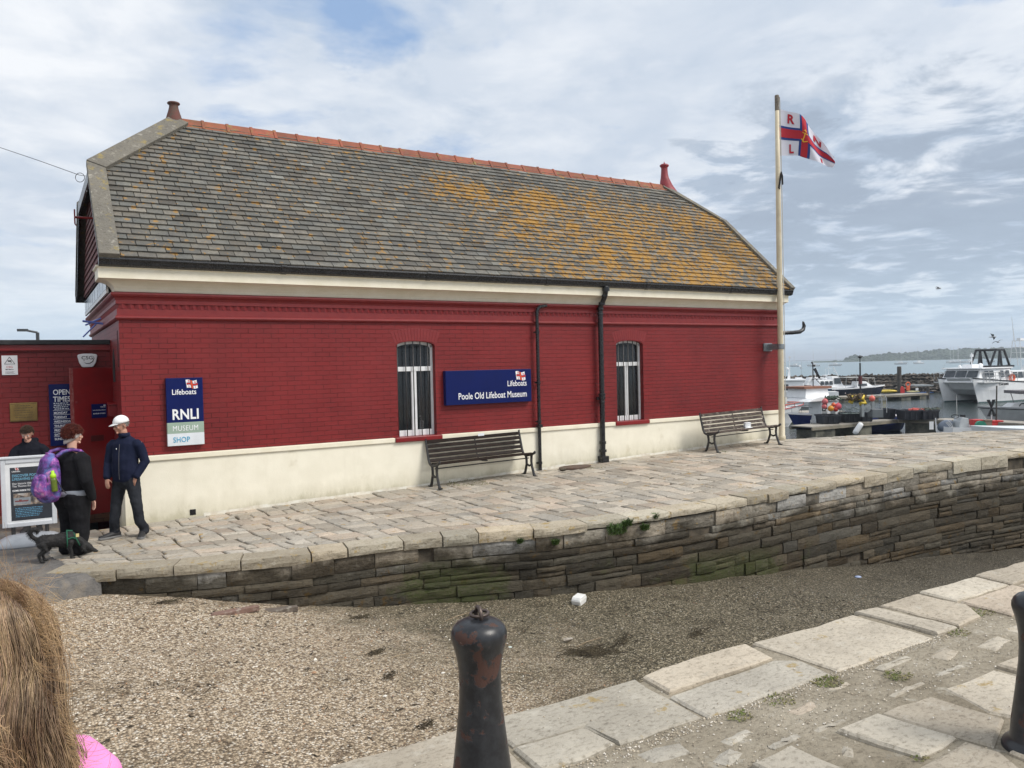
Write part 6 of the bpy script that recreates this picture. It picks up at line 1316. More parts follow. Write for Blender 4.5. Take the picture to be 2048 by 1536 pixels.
# 9 far small things
def pont(name, label, a, b, w_, zt_, mat):
    """a,b = waterline ground points of the near edge; deck with floats under it"""
    e = empty(name, tuple(a), label, 'pontoon'); d_ = (b-a).normalized(); n = Vector((-d_.y, d_.x, 0)); n = n if n.dot(FW) > 0 else -n; L = (b-a).length
    Mx = Matrix(((d_.x, n.x, 0, 0), (d_.y, n.y, 0, 0), (0, 0, 1, 0), (0, 0, 0, 1)))
    mb = MB(); i = 0; x = 0
    while x < L: k = rnd(.8, 1.1); mb.cur = (k, k, k, 1); mb.box(x+.01, min(x+.6, L), 0, w_, zt_-.06, zt_, Mx); x += .6
    mb.build('decking', mat, e); mb = MB(); mb.box(0, L, -.03, .06, zt_-.22, zt_-.065, Mx); mb.box(0, L, w_-.06, w_+.03, zt_-.22, zt_-.065, Mx); mb.build('edge_beam', M('pontoon_beam', (.24, .21, .16), (.16, .15, .12), 2, .8), e)
    x = .4; m_f = M('stained_float', (.16, .155, .12), (.045, .045, .038), 1.4, .85)
    while x < L-1: mb = MB(); mb.box(x, min(x+1.7, L-.2), .08, w_-.08, -.25, zt_-.23, Mx); mb.build('float', m_f, e, bevel=.04); x += 3.3
    return e
m_pd = M('pale_deck_planks', (.36, .33, .28), (.28, .26, .23), 3, .85, tint=True)
def deckpt(u, v, h): return onZ(u, v, ZW+h)
HP = .85
P1 = deckpt(1624, 853.5, HP); P2 = deckpt(1795, 838.5, HP); P3 = deckpt(1930, 840.5, HP); P4 = deckpt(2100, 850, HP)
for (p, q, lb) in ((P1, P2, 'near pontoon arm carrying black fishing tubs and crates'), (P2, P3, 'short middle pontoon arm carrying the large twin tubs'), (P3, P4, 'pontoon arm at the right behind the open motor boat')): pont('pontoon', lb, Vector((p.x, p.y, ZW)), Vector((q.x, q.y, ZW)), 1.5, HP, m_pd)
Q1 = deckpt(1668, 794, .6); Q2 = deckpt(1800, 789.5, .6); Q3 = deckpt(1856, 786, .6)
for (p, q, lb) in ((Q1, Q2, 'far pontoon left of the tall mooring pile'), (Q2, Q3, 'far pontoon between the tall pile and the white catamaran')): pont('pontoon', lb, Vector((p.x, p.y, ZW)), Vector((q.x, q.y, ZW)), 2.0, .6, m_pd)
R1 = deckpt(1566, 826, .7); R2 = deckpt(1690, 822, .7); pont('pontoon', 'low pontoon behind the grey deckhouse', Vector((R1.x, R1.y, ZW)), Vector((R2.x, R2.y, ZW)), 2.0, .7, m_pd)
m_pile = M('wet_timber_pile', (.05, .045, .04), (.09, .08, .07), 1.5, .9)
for (u, v0, v1, w_, lb) in ((1799, 788, 733, 8, 'tall dark mooring pile at the far pontoon joint'), (2017.5, 783, 729, 7, 'dark mooring pile behind the catamaran stern'), (1856, 796, 772, 6, 'short dark pile at the catamaran bow')):
    p = W(u, v0); mb = MB(); r = sc(p)*w_/2; mb.lathe([(r, -2), (r, (v0-v1)*sc(p)-.1), (r*.9, (v0-v1)*sc(p))], 12); o = mb.build('mooring_pile', m_pile, None); o.location = p; tag(o, lb, 'pile', 'mooring piles')
# lamp post on the near pontoon
p = W(1721.5, 838); k = sc(p); lp = empty('pontoon_lamp_post', tuple(p), 'slim dark post with lantern rising beside the near pontoon', 'lamp post')
mb = MB(); mb.tube([(0, 0, .2), (0, 0, (838-726)*k)], .06, 8); mb.build('post', m_blackiron, lp); mb = MB(); z = (838-714)*k; mb.tube([(0, 0, z-.42), (0, 0, z-.1)], .03, 6); mb.lathe([(.05, z-.10), (.19, z+.0), (.19, z+.03), (.02, z+.13)], 10); mb.build('lantern', m_blackiron, lp)
mb = MB(); mb.box(-.09, .09, -.10, .10, (838-768)*k, (838-752)*k); mb.build('red_box', M('dark_red_box', (.10, .02, .02), None, 3, .6), lp)
# tubs, crates
m_tub = M('black_plastic_tub', (.012, .014, .022), (.03, .032, .04), 4, .45, bump=.2, bscale=8)
def tub(u0, u1, vb, vt, label, name='fishing_tub', mat=m_tub, taper=.88, dpt=1.1, cat_='tub'):
    p = onZ((u0+u1)/2, vb, ZW+HP+.01); k = sc(p); w_ = (u1-u0)*k; h = (vb-vt)*k; e = empty(name, tuple(p + Vector((FW.x, FW.y, 0))*.5), label, cat_, 'black tubs and crates on the pontoon' if cat_ == 'tub' else None, atan2(_rt.y, _rt.x)+rnd(-.1, .1))
    mb = MB(); a, b = w_/2, dpt/2; t = .05; T_ = taper
    o_ = [(-a*T_, -b*T_, 0), (a*T_, -b*T_, 0), (a*T_, b*T_, 0), (-a*T_, b*T_, 0)]; u_ = [(-a, -b, h), (a, -b, h), (a, b, h), (-a, b, h)]; ui = [(-a+t, -b+t, h), (a-t, -b+t, h), (a-t, b-t, h), (-a+t, b-t, h)]; li = [(-a*T_+t, -b*T_+t, .06), (a*T_-t, -b*T_+t, .06), (a*T_-t, b*T_-t, .06), (-a*T_+t, b*T_-t, .06)]
    fs = [(0, 1, 2, 3)]
    for i in range(4): j = (i+1) % 4; fs += [(i, j, 4+j, 4+i), (4+i, 4+j, 8+j, 8+i), (8+i, 8+j, 12+j, 12+i)]
    mb.add(o_+u_+ui+li, fs+[(12, 13, 14, 15)]); n = max(2, int(w_/.28))
    for i in range(n+1): x = -a*.93 + 2*a*.93*i/n; mb.box(x-.02, x+.02, -b-.015, -b*.93, h*.1, h*.92)
    mb.box(-a-.025, a+.025, -b-.025, b+.025, h-.07, h-.012) if False else None
    for (x0, x1, y0, y1) in ((-a-.03, a+.03, -b-.03, -b+.01), (-a-.03, a+.03, b-.01, b+.03), (-a-.03, -a+.01, -b, b), (a-.01, a+.03, -b, b)): mb.box(x0, x1, y0, y1, h-.08, h+.004)
    mb.build('shell', mat, e); return e, k, h
tub(1645, 1680, 848, 830, 'black tub nearest the grey deckhouse'); tub(1688, 1718, 845, 825.5, 'black tub second from the deckhouse'); tub(1725, 1744, 843, 826, 'small black crate of gear beside the grey box', taper=.98); tub(1756, 1791, 838, 818, 'black tub below the pontoon hoops')
e1, k, h1_ = tub(1809, 1843, 840, 820.5, 'left one of the large twin black tubs'); e2, _, _ = tub(1843, 1877, 839.5, 820.5, 'right one of the large twin black tubs'); tub(1790, 1807, 829, 823, 'shallow dark tray behind the twin tubs', taper=.9)
def heap(name, label, cat_, base, r, n, mat, flat=.5, th=.03):
    mb = MB()
    for i in range(n):
        pts = []; c = Vector((rnd(-r, r), rnd(-.3, .3), 0))
        for q in range(9): t = q/8*6.28; pts.append(c + Vector((cos(t+i)*rnd(.5, 1)*r*.6, sin(t+i)*rnd(.3, .8)*r*.5, rnd(0, 1)*r*flat)))
        mb.tube(pts, th, 4, cap=False)
    o = mb.build(name, mat, None, fixn=False); o.location = base; return tag(o, label, cat_)
heap('red_rope', 'red rope draped over the large twin tubs', 'rope', e1.location + _rt*.55 + Vector((0, 0, h1_-.05)), .42, 7, m_redp if False else M('faded_red_rope', (.6, .12, .10), None, 4, .8), .3)
heap('green_rope', 'blue green rope heaped in the right twin tub', 'rope', e2.location + _rt*.2 + Vector((0, 0, h1_-.05)), .6, 9, m_rope, .25)
p = onZ(1640, 843, ZW+1.2)
pp_ = lambda u, v, dd: (lambda q: q)(atD(u, v, dd)); DB = P1.dot(FW)+1.6
for nm, (u, v, r, m_, lb) in enumerate(((1661.5, 817, 6, M('amber_buoy', (.75, .32, .03), None, 3, .45), 'amber round buoy lowest in the buoy cluster'), (1667, 809.5, 4.2, m_orange, 'small orange buoy behind the amber one'), (1676.5, 812.5, 6.6, M('pink_buoy', (.80, .12, .16), None, 3, .45), 'bright pink buoy on the right of the buoy cluster'), (1671.5, 818.5, 5, M('red_buoy', (.65, .05, .03), None, 3, .45), 'red buoy below the bright pink one'), (1650, 803, 6, M('faded_pink_buoy', (.60, .14, .14), (.45, .10, .12), 7, .6), 'faded pink netted buoy nearest the deckhouse'), (1648.5, 813, 5, _mc['faded_pink_buoy'], 'faded pink buoy low against the deckhouse'), (1744, 797, 6, M('coral_buoy', (.75, .16, .12), None, 3, .45), 'lone coral buoy left of the pontoon hoops'))):
    c = pp_(u, v, DB); r_ = r*DB/F_PX; mb = MB(); mb.lathe([(r_*sin(t)*1.0, -r_*cos(t)) for t in [.05+i*(pi-.1)/12 for i in range(13)]] + [(r_*.16, r_*1.12), (r_*.1, r_*1.25)], 16); o = mb.build('buoy', m_, None, smooth=True); o.location = c; tag(o, lb, 'buoy', 'fishing buoys on the pontoon')
for (u, v, w_, lb) in ():
    c = pp_(u, v, DB); mb = MB(); mb.cbox((0, 0, -.25), (.75, .5, .75)); o = mb.build('blue_bin', m_hb, None, bevel=.03); o.location = c; o.rotation_euler = (0, 0, atan2(_rt.y, _rt.x)); tag(o, lb, 'bin')
def place(name, mb, mat, u, v, dd, label, cat_, bevel=0, rz=0, smooth=False):
    o = mb.build(name, mat, None, bevel=bevel, smooth=smooth); o.location = atD(u, v, dd); o.rotation_euler = (0, 0, atan2(_rt.y, _rt.x)+rz); return tag(o, label, cat_)
def pots(u, v, nx_, nz_, lb):
    mb = MB(); s = .42
    for i in range(nx_):
        for j in range(nz_):
            x, z = i*.52, j*.36
            for y in (-.2, .2): mb.tube([(x, y, z), (x+s, y, z), (x+s, y, z+.24), (x+s*.5, y, z+.32), (x, y, z+.24), (x, y, z)], .018, 4)
            for q in ((x, z), (x+s, z), (x+s*.5, z+.32), (x+s, z+.24), (x, z+.24)): mb.tube([(q[0], -.2, q[1]), (q[0], .2, q[1])], .018, 4)
            for q in range(6): mb.tube([(x+.08*q, -.21, z), (x+.08*q+.08, -.21, z+.32)], .006, 3)
    place('lobster_pots', mb, M('pot_frame', (.30, .36, .34), (.12, .16, .16), 4, .6), u, v, DB, lb, 'lobster pot')
pots(1683, 827, 2, 1, 'wire lobster pots stacked right of the buoy cluster'); 
mb = MB(); mb.tube([(-.45, 0, 0), (-.3, 0, .3), (.3, 0, .32), (.42, 0, 0), (.1, 0, -.05)], [.14, .16, .17, .15, .12], 7); place('yellow_float', mb, m_yel, 1716, 806, DB, 'lumpy yellow float bag near the lamp post', 'float', smooth=True)
random.seed(2); c = atD(1710, 800, DB); heap('net_heap', 'brown heap of nets near the lamp post', 'net', c, .5, 14, M('brown_net', (.10, .07, .04), None, 6, .9), .7, .05)
c = atD(1663, 800, DB+.3); heap('net_heap', 'green net heap above the amber buoy', 'net', c, .35, 14, M('green_net', (.06, .09, .07), None, 6, .9), .7, .04)
mb = MB(); mb.tube([(0, 0, 0), (0, 0, .75), (-.1, 0, .9), (-.35, 0, .95)], .025, 5); mb.tube([(.28, 0, -.1), (.28, 0, .75), (.15, 0, .95), (-.1, 0, 1.0)], .025, 5); place('boarding_hoops', mb, m_steel, 1764, 822, DB+1, 'pale tubular hoops standing on the near pontoon', 'rail')
mb = MB(); mb.box(-.32, .32, -.3, .3, 0, .5); place('grey_box', mb, M('grey_plastic_box', (.14, .155, .165), None, 3, .5), 1751, 835, DB, 'plain grey box between the black crate and the tub', 'box', .03)
mb = MB(); mb.tube([(0, -.1, 0), (0, .1, 0)], .22, 14); mb.tube([(0, -.12, 0), (0, .12, 0)], .1, 10); mb.box(-.35, -.2, -.1, .1, -.5, .3); mb.box(.25, .4, -.1, .1, -.5, .35); place('net_winch', mb, m_grey, 1734, 816, DB, 'grey winch wheel on the pontoon beside the lamp post', 'winch')
mb = MB(); mb.lathe([(.02, -.38), (.13, -.34), (.15, -.2), (.15, .2), (.13, .34), (.02, .38)], 12, M=Matrix.Rotation(.6, 4, 'Y')); place('fender', mb, m_white, 1716, 857, P1.dot(FW)-.2, 'white cylindrical fender hanging below the near pontoon', 'fender', smooth=True)
mb = MB(); mb.box(-.11, .11, -.01, .01, 0, .42); mb.tube([(.25, 0, -.1), (.22, 0, .6)], .03, 5); place('white_marker_board', mb, m_white, 1863, 859, 41, 'small white board beside a post left of the outboard', 'board')
def craft(u0, u1, v, h, mat, label, name, dd=None):
    p = W((u0+u1)/2, v); k = sc(p); L = (u1-u0)*k; mb = MB(); n = 10; rings = []
    for i in range(n+1):
        t = i/n; r = max(.06, sin(pi*t)**.5); rings.append([Vector(((t-.5)*L, cos(a_)*.38*r, .12+h*k*.5+sin(a_)*h*k*.5*r)) for a_ in [j*pi/4 for j in range(8)]])
    mb.loft(rings); o = mb.build(name, mat, None, smooth=True); o.location = p; o.rotation_euler = (0, 0, atan2(_rt.y, _rt.x)+radians(3)); return tag(o, label, 'kayak', 'kayaks by the far pontoon')
craft(1748, 1796, 788, 7, m_yel, 'long yellow kayak left of the tall pile', 'kayak'); craft(1776, 1796, 781, 6, M('pale_yellow_plastic', (.6, .6, .25), None, 3, .5), 'short pale yellow kayak above the long one', 'kayak'); craft(1812, 1840, 787, 4, M('cream_plastic', (.65, .6, .3), None, 3, .5), 'cream kayak right of the tall pile', 'kayak')
bt, k = boat('blue_barge', 'low bright blue barge between the tall pile and the catamaran', 1838, 786, 0)
mb = MB(); mb.prism([(-20*k, 1), (18*k, 1), (18*k, 16*k), (-19*k, 14*k)], -1.3, 1.3, 'Y'); [setattr(v_, 'z', v_.z-.9) for v_ in mb.v]; mb.build('hull', M('bright_blue_hull', (.01, .12, .42), None, 2, .5), bt, bevel=.1); mb = MB(); mb.box(-19*k, 18*k, -1.35, 1.35, 14*k, 16.5*k); mb.build('gunwale', m_grey, bt)
mb = MB(); mb.box(-17.5*k, -12*k, -1.35, -1.31, 6*k, 11*k); mb.build('number_plate', m_white, bt)
p = W(1816, 787); k = sc(p); mb = MB(); mb.tube([(.26*cos(t), 0, .26*sin(t)) for t in [i*pi/8 for i in range(17)]], .08, 6, cap=False); mb.box(-.2, .2, -.1, .1, -.75, -.25); place('lifebuoy', mb, m_orange, 1816, 769, p.dot(FW)-1, 'orange lifebuoy on a stand at the far pontoon', 'lifebuoy')
mb = MB(); mb.prism([(-.25, -.7), (.25, -.7), (.3, .1), (.1, .45), (-.15, .45), (-.28, .1)], -.12, .12, 'Y'); place('red_cover', mb, m_redp, 1804, 780, p.dot(FW)-1, 'crimson cover hanging beside the tall pile', 'cover', .05)
# coloured boxes and reel in front right
DR = 44
for (u0, u1, v0, v1, m_, nm, lb) in ((1944, 1960, 858, 839, m_redp, 'fish_box', 'red fish box left of the green reel'), (1965, 1979, 862, 839.5, M('tan_panel', (.20, .14, .10), None, 3, .7), 'wooden_panel', 'brown upright panel right of the green reel'), (1979, 2001, 851, 841, m_redp, 'fish_box', 'red fish box right of the brown panel'), (1978, 2001, 861, 851.5, m_hb, 'fish_box', 'blue fish box under the right red box')):
    k = DR/F_PX; mb = MB(); w_ = (u1-u0)*k; h = (v0-v1)*k; mb.box(-w_/2, w_/2, -.25, .25, 0, h); mb.box(-w_/2-.02, w_/2+.02, -.27, .27, h-.06, h+.01); place(nm, mb, m_, (u0+u1)/2, v0, DR, lb, 'box' if 'box' in nm else 'panel', .015)
mb = MB(); mb.tube([(0, -.1, 0), (0, .1, 0)], .29, 18); ggr = M('green_reel', (.02, .22, .14), None, 3, .5); place('hose_reel', mb, ggr, 1961, 852, DR-.6, 'round green reel between the red box and brown panel', 'reel')
mb = MB()
for a_ in (-.16, .16):
    mb.add([(-.12+a_*.9, a_*.3, .5), (.10+a_*.9, a_*.3, .5), (.10-a_*.7, a_*.3, -.45), (-.12-a_*.7, a_*.3, -.45)], [(0, 1, 2, 3)]) if False else mb.prism([(-.11+a_*1.1, .5), (.07+a_*1.1, .5), (.03, 0), (.09-a_*1.0, -.45), (-.08-a_*1.0, -.45), (-.03, 0)], -.03+a_*.2, .03+a_*.2, 'Y')
place('radar_reflector', mb, m_black, 1983, 817, DR, 'black hourglass shaped reflector on a thin mast', 'reflector')
mb = MB(); mb.tube([(0, 0, -1.3), (.05, 0, .95)], [.05, .04], 6); place('stake', mb, m_pile, 1992, 805, DR, 'leaning dark pole right of the hourglass reflector', 'pole')
mb = MB(); mb.tube([(0, 0, -1), (0, 0, 0)], .03, 5); place('mast', mb, m_white, 1983, 830, DR, 'thin pale stick under the hourglass reflector', 'pole')
tb, k = boat('white_covered_boat', 'white covered boat bow showing over the paving at the right edge', 2062, 885, 175)
mb = MB(); rim = hull(mb, 5, 1.9, .72, .8, .1, .3); [setattr(v_, 'x', v_.x-2.4) for v_ in mb.v]; mb.build('hull', m_hw, tb); mb = MB(); rim = [(p[0]-2.4, p[1], p[2]) for p in rim]
n = len(rim); mb.add([(p[0], p[1], p[2]) for p in rim] + [(p[0], 0, p[2]+.22*(1-i/n)) for i, p in enumerate(rim)] + [(p[0], -p[1], p[2]) for p in rim], [(i, i+1, n+i+1, n+i) for i in range(n-1)] + [(n+i, n+i+1, 2*n+i+1, 2*n+i) for i in range(n-1)]); mb.build('cover', M('white_cover', (.66, .70, .72), None, 3, .6), tb)
# more moored craft and clutter
for (u, v, hd, L, H_b, hm, lb, nm) in ((1628, 786, 178, 6.5, 1.0, m_hw, 'small white cabin boat between the two left masts', 'white_cabin_boat'), (1655, 775, 170, 6.0, .9, m_hw, 'white boat moored beyond the blue cruiser near the breakwater', 'white_cabin_boat'), (1925, 776, 5, 6.5, .9, m_hn, 'dark hulled boat glimpsed behind the catamaran wheelhouse', 'dark_cabin_boat'), (1955, 866, 176, 4.6, .55, m_hw, 'low white tender among the coloured boxes at the right', 'white_tender')):
    e, k = boat(nm, lb, u, v, hd); mb = MB(); rim = hull(mb, L, L*.36, H_b, .8, .12, .3); [setattr(q, 'x', q.x-L*.5) for q in mb.v]; rim = [(p[0]-L*.5, p[1], p[2]) for p in rim]; mb.build('hull', hm, e); mb = MB(); deck(mb, rim); mb.build('deck', m_deckw, e, fixn=False)
    mb = MB(); trim(mb, rim, 0, .08); mb.build('rubbing_strake', m_black, e, fixn=False)
    if nm != 'white_tender':
        mb = MB(); house(mb, -L*.18, L*.2, L*.28, L*.24, H_b, H_b+1.15, .5, .1, .85); mb.build('cabin', m_hw, e, bevel=.04); mb = MB(); sidewin(mb, -L*.14, L*.1, L*.28, H_b+.5, H_b+.95, .92, 3, .1); mb.build('window', m_win, e)
        mb = MB(); mb.tube([(-.2, 0, H_b+1.1), (-.25, 0, H_b+3.0)], .035, 5); mb.tube([(.3, .3, H_b+1.1), (.35, .32, H_b+2.4)], .015, 4); mb.tube([(-.6, 0, H_b+2.2), (.2, 0, H_b+2.2)], .02, 4); mb.build('mast', m_white, e); mb = MB(); rail(mb, rim, .45, 10, 17, .018); mb.build('bow_rail', m_steel, e)
for (u, v, h, r, lb) in ((1713, 790, 50, .02, 'thin whip aerial left of the lamp post'), (1648, 790, 45, .02, 'thin pale aerial above the blue cruiser'), (1603, 800, 78, .018, 'hair thin aerial right of the flagpole'), (1888, 770, 42, .02, 'short aerial on the catamaran foredeck')):
    p = W(u, v); k = sc(p); mb = MB(); mb.tube([(0, 0, .3), (.1, 0, h*k)], [r*1.3, r*.7], 4); mb.box(-.08, .12, -.04, .04, h*k*.8, h*k*.84); o = mb.build('aerial', m_steel, None); o.location = p; tag(o, lb, 'aerial')
mb = MB(); rail_pts = []
for i in range(9): x = 6.9 - i*.55; mb.tube([(x, 2.55, 2.0), (x, 2.55, 2.62)], .022, 4)
mb.tube([(6.9, 2.55, 2.62), (2.5, 2.55, 2.62)], .025, 5); mb.tube([(6.9, 2.55, 2.32), (2.5, 2.55, 2.32)], .018, 5); mb.build('side_rail', m_steel, cb)
mb = MB(); mb.box(-1.2, .8, -.9, .9, 2.0, 2.5); mb.box(.9, 1.4, .6, 1.8, 2.0, 2.4); mb.build('deck_gear', m_rope, cb)
# far yachts and moored craft under the hills
random.seed(6)
spots = [(1893, 724), (1903, 722), (1909, 724), (1929, 723), (1934, 722), (1975, 722), (1845, 724), (1790, 727), (1640, 731), (1660, 731), (1600, 733)]
words = ['leftmost', 'second', 'third', 'fourth', 'fifth', 'sixth']
y0_ = MB(); 
ym_ = M('far_white_hull', (.7, .7, .7), None, 2, .6)
proto = None
for i, (u, v) in enumerate(spots):
    dd = 520; p = atD(u, 728, dd); p.z = ZW; 
    if proto is None:
        proto = empty('distant_yacht', (0, 0, 0), 'x', 'yacht', 'distant yachts moored below the wooded hills'); mb = MB(); hull(mb, 8, 2.6, 1.1, .8, .1, .2); house(mb, 2.5, 5, 1.8, 1.2, 1.1, 1.7); mb.build('hull', ym_, proto); mb = MB(); mb.tube([(4.2, 0, 1), (4.2, 0, 11)], .07, 4); mb.tube([(4.1, 0, 2.2), (1, 0, 2.2)], .12, 5); mb.build('mast', ym_, proto); o = proto
    else: o = copy_tree(proto)
    o.location = p; o.rotation_euler = (0, 0, rnd(0, 6.28)); o['label'] = 'tiny distant white yacht moored below the wooded hills'
# gulls
def gull(u, v, dd, span, rz, bank, label):
    p = atD(u, v, dd); e = empty('gull', tuple(p), label, 'bird', 'gulls flying over the harbour', atan2(_rt.y, _rt.x)+rz); e.rotation_euler[1] = bank
    mb = MB(); chain(mb, [(0, -.24, 0, .02), (0, -.16, .01, .045), (0, 0, 0, .065), (0, .18, 0, .04), (0, .3, 0, .02, .012)], n=8); fuse(mb, 'body', M('gull_white', (.55, .56, .57), None, 4, .7), e, .02, 2)
    mb = MB(); s = span/2
    for sx in (1, -1):
        mb.add([(0, -.07, .03), (s*.45*sx, -.10, .14*span), (s*sx, .08, .02), (s*.6*sx, .10, .10), (s*.2*sx, .09, .05), (0, .08, .03)], [(0, 1, 4, 5), (1, 3, 4), (1, 2, 3)]); 
    o = mb.build('wings', M('gull_grey', (.16, .17, .18), None, 4, .7), e, fixn=False); sd_ = o.modifiers.new('th', 'SOLIDIFY'); sd_.thickness = .015
gull(1877, 577, 55, .42, .2, .3, 'single gull high in the sky over the harbour'); gull(1986, 674, 60, .75, .6, .7, 'dark banking gull above the catamaran gantry'); gull(1996, 684, 60, .8, -.2, -.35, 'pale gull just below the banking one')
# ============================================================ people
m_skin = M('skin', (.50, .27, .19), (.42, .21, .15), 9, .5, bump=.1, bscale=90, bd=.001); m_skin2 = M('pale_skin', (.56, .33, .25), (.50, .27, .20), 9, .5)
def fabric(name, c, c2=None, sc_=6, b=.25): return M(name, c, c2, sc_, .85, bump=b, bscale=300, bd=.001, spec=.12)
m_navy = fabric('navy_jacket', (.010, .014, .034), (.014, .018, .042)); m_jean = fabric('black_jeans', (.018, .020, .026), (.030, .033, .040), 5); m_blk = fabric('black_cloth_knit', (.010, .010, .012), (.016, .016, .018)); m_shoe = M('black_trainers', (.018, .018, .02), (.03, .03, .03), 20, .6); m_sole = M('grey_sole', (.20, .20, .20), None, 9, .7)
def hand(mb, w_, d_, s=1, open_=.5, pinch=None, thumb=1):
    """w_ wrist point, d_ direction of the hand; palm plus five separate fingers"""
    d_ = Vector(d_).normalized(); side = d_.cross(Vector((0, 1, 0))); side = side.normalized() if side.length > .1 else Vector((1, 0, 0)); nor = side.cross(d_); w_ = Vector(w_)
    chain(mb, [(*w_, .022*s, .018*s), (*(w_+d_*.03*s), .030*s, .015*s), (*(w_+d_*.075*s), .036*s, .013*s), (*(w_+d_*.09*s), .032*s, .011*s)], side=tuple(side), n=10)
    for i, (o_, L) in enumerate(((-.026, .062), (-.009, .074), (.009, .070), (.026, .054))):
        b = w_ + d_*.088*s + side*o_*s; c1 = b + d_*L*.45*s + nor*.006*s; c2 = c1 + (d_*cos(open_)+nor*sin(open_))*L*.35*s; c3 = c2 + (d_*cos(open_*1.9)+nor*sin(open_*1.9))*L*.3*s
        mb.tube([b, c1, c2, c3], [.0088*s, .0082*s, .0075*s, .006*s], 7)
    b = w_ + d_*.035*s - side*.026*s*thumb; mb.tube([b, b + (d_*.6-side*.6*thumb+nor*.3)*.035*s, b + (d_*.9-side*.5*thumb+nor*.5)*.062*s], [.011*s, .0095*s, .007*s], 7)
def head(parent, c, s, yaw, pitch, skin, name='body', neckto=None, extra=None, eyes=True):
    """head with face: local face direction -Y, rotated by yaw (about Z) and pitch; returns matrix"""
    Mx = Matrix.Translation(c) @ Matrix.Rotation(yaw, 4, 'Z') @ Matrix.Rotation(pitch, 4, 'X')
    mb = MB()
    def ch(pts, **k): 
        t = MB(); chain(t, pts, **k); mb.add([Mx @ v for v in t.v], t.f)
    def bl(c_, r, sq): t = MB(); t.ball(c_, r, 10, sq); mb.add([Mx @ v for v in t.v], t.f)
    bl((0, .012*s, .030*s), .088*s, (.86, 1.08, 1.0))                        # skull
    ch([(0, -.018*s, -.085*s, .030*s, .030*s), (0, -.014*s, -.055*s, .052*s, .060*s), (0, -.008*s, -.01*s, .066*s, .078*s), (0, -.004*s, .04*s, .070*s, .082*s)])   # jaw, cheeks
    bl((0, -.072*s, -.090*s), .019*s, (1.1, .9, .8))                        # chin
    ch([(0, -.080*s, .020*s, .008*s, .008*s), (0, -.092*s, -.005*s, .010*s, .011*s), (0, -.104*s, -.022*s, .014*s, .013*s), (0, -.090*s, -.032*s, .014*s, .009*s)], n=8)  # nose
    bl((0, -.083*s, -.052*s), .017*s, (1.35, .6, .34)); bl((0, -.082*s, -.062*s), .016*s, (1.2, .6, .36))   # lips
    for sx in (1, -1):
        bl((.030*sx*s, -.074*s, .030*s), .020*s, (1.2, .6, .45)); bl((.035*sx*s, -.070*s, -.015*s), .022*s, (1, .6, .9))
        bl((.080*sx*s, .012*s, -.004*s), .022*s, (.35, .8, 1.35))
    if extra: extra(mb)
    return mb, Mx
def face_bits(parent, Mx, s, glasses=False):
    for sx in (1, -1):
        t = MB(); t.ball((.030*sx*s, -.0735*s, .012*s), .0125*s, 8, (1.15, .75, .8)); e = t.build('eye', m_white, parent, smooth=True); e.matrix_basis = Mx
        t = MB(); t.ball((.030*sx*s, -.0825*s, .011*s), .0058*s, 6, (1, .5, 1)); e = t.build('iris', m_flatblack, parent, smooth=True); e.matrix_basis = Mx
    t = MB(); t.cbox((0, -.0985*s, -.0575*s), (.038*s, .004*s, .0035*s)); e = t.build('mouth', M('lip_line', (.20, .06, .05), None, 3, .6), parent); e.matrix_basis = Mx
    if glasses:
        t = MB()
        for sx in (1, -1): t.tube([(.031*sx*s+.024*s*cos(a), -.096*s, .010*s+.016*s*sin(a)) for a in [i*pi/8 for i in range(17)]], .0016*s, 4, cap=False); t.tube([(.055*sx*s, -.094*s, .014*s), (.082*sx*s, .0, .014*s)], .0016*s, 4)
        t.tube([(-.007*s, -.097*s, .012*s), (.007*s, -.097*s, .012*s)], .0016*s, 4); e = t.build('glasses', m_blackiron, parent); e.matrix_basis = Mx
def shoe(mb, p, yaw, L=.27):
    t = MB(); chain(t, [(0, .09, .045, .036, .040), (0, .03, .05, .040, .046), (0, -.05, .040, .046, .036), (0, -.12, .030, .046, .026), (0, -.165, .026, .034, .020)], side=(1, 0, 0), n=12)
    t.lathe([(.036, .07), (.042, .10), (.044, .13)], 12, (0, .045, 0), sy=1.1)
    R_ = Matrix.Translation(p) @ Matrix.Rotation(yaw, 4, 'Z'); mb.add([R_ @ v for v in t.v], t.f)
def sole(mb, p, yaw):
    R_ = Matrix.Translation(p) @ Matrix.Rotation(yaw, 4, 'Z'); o_ = [(.0, .125), (.035, .10), (.040, .03), (.046, -.06), (.048, -.12), (.030, -.175), (0, -.188), (-.030, -.175), (-.048, -.12), (-.046, -.06), (-.040, .03), (-.035, .10)]
    t = MB(); t.prism(o_, .0, .026, 'Z'); mb.add([R_ @ v for v in t.v], t.f)
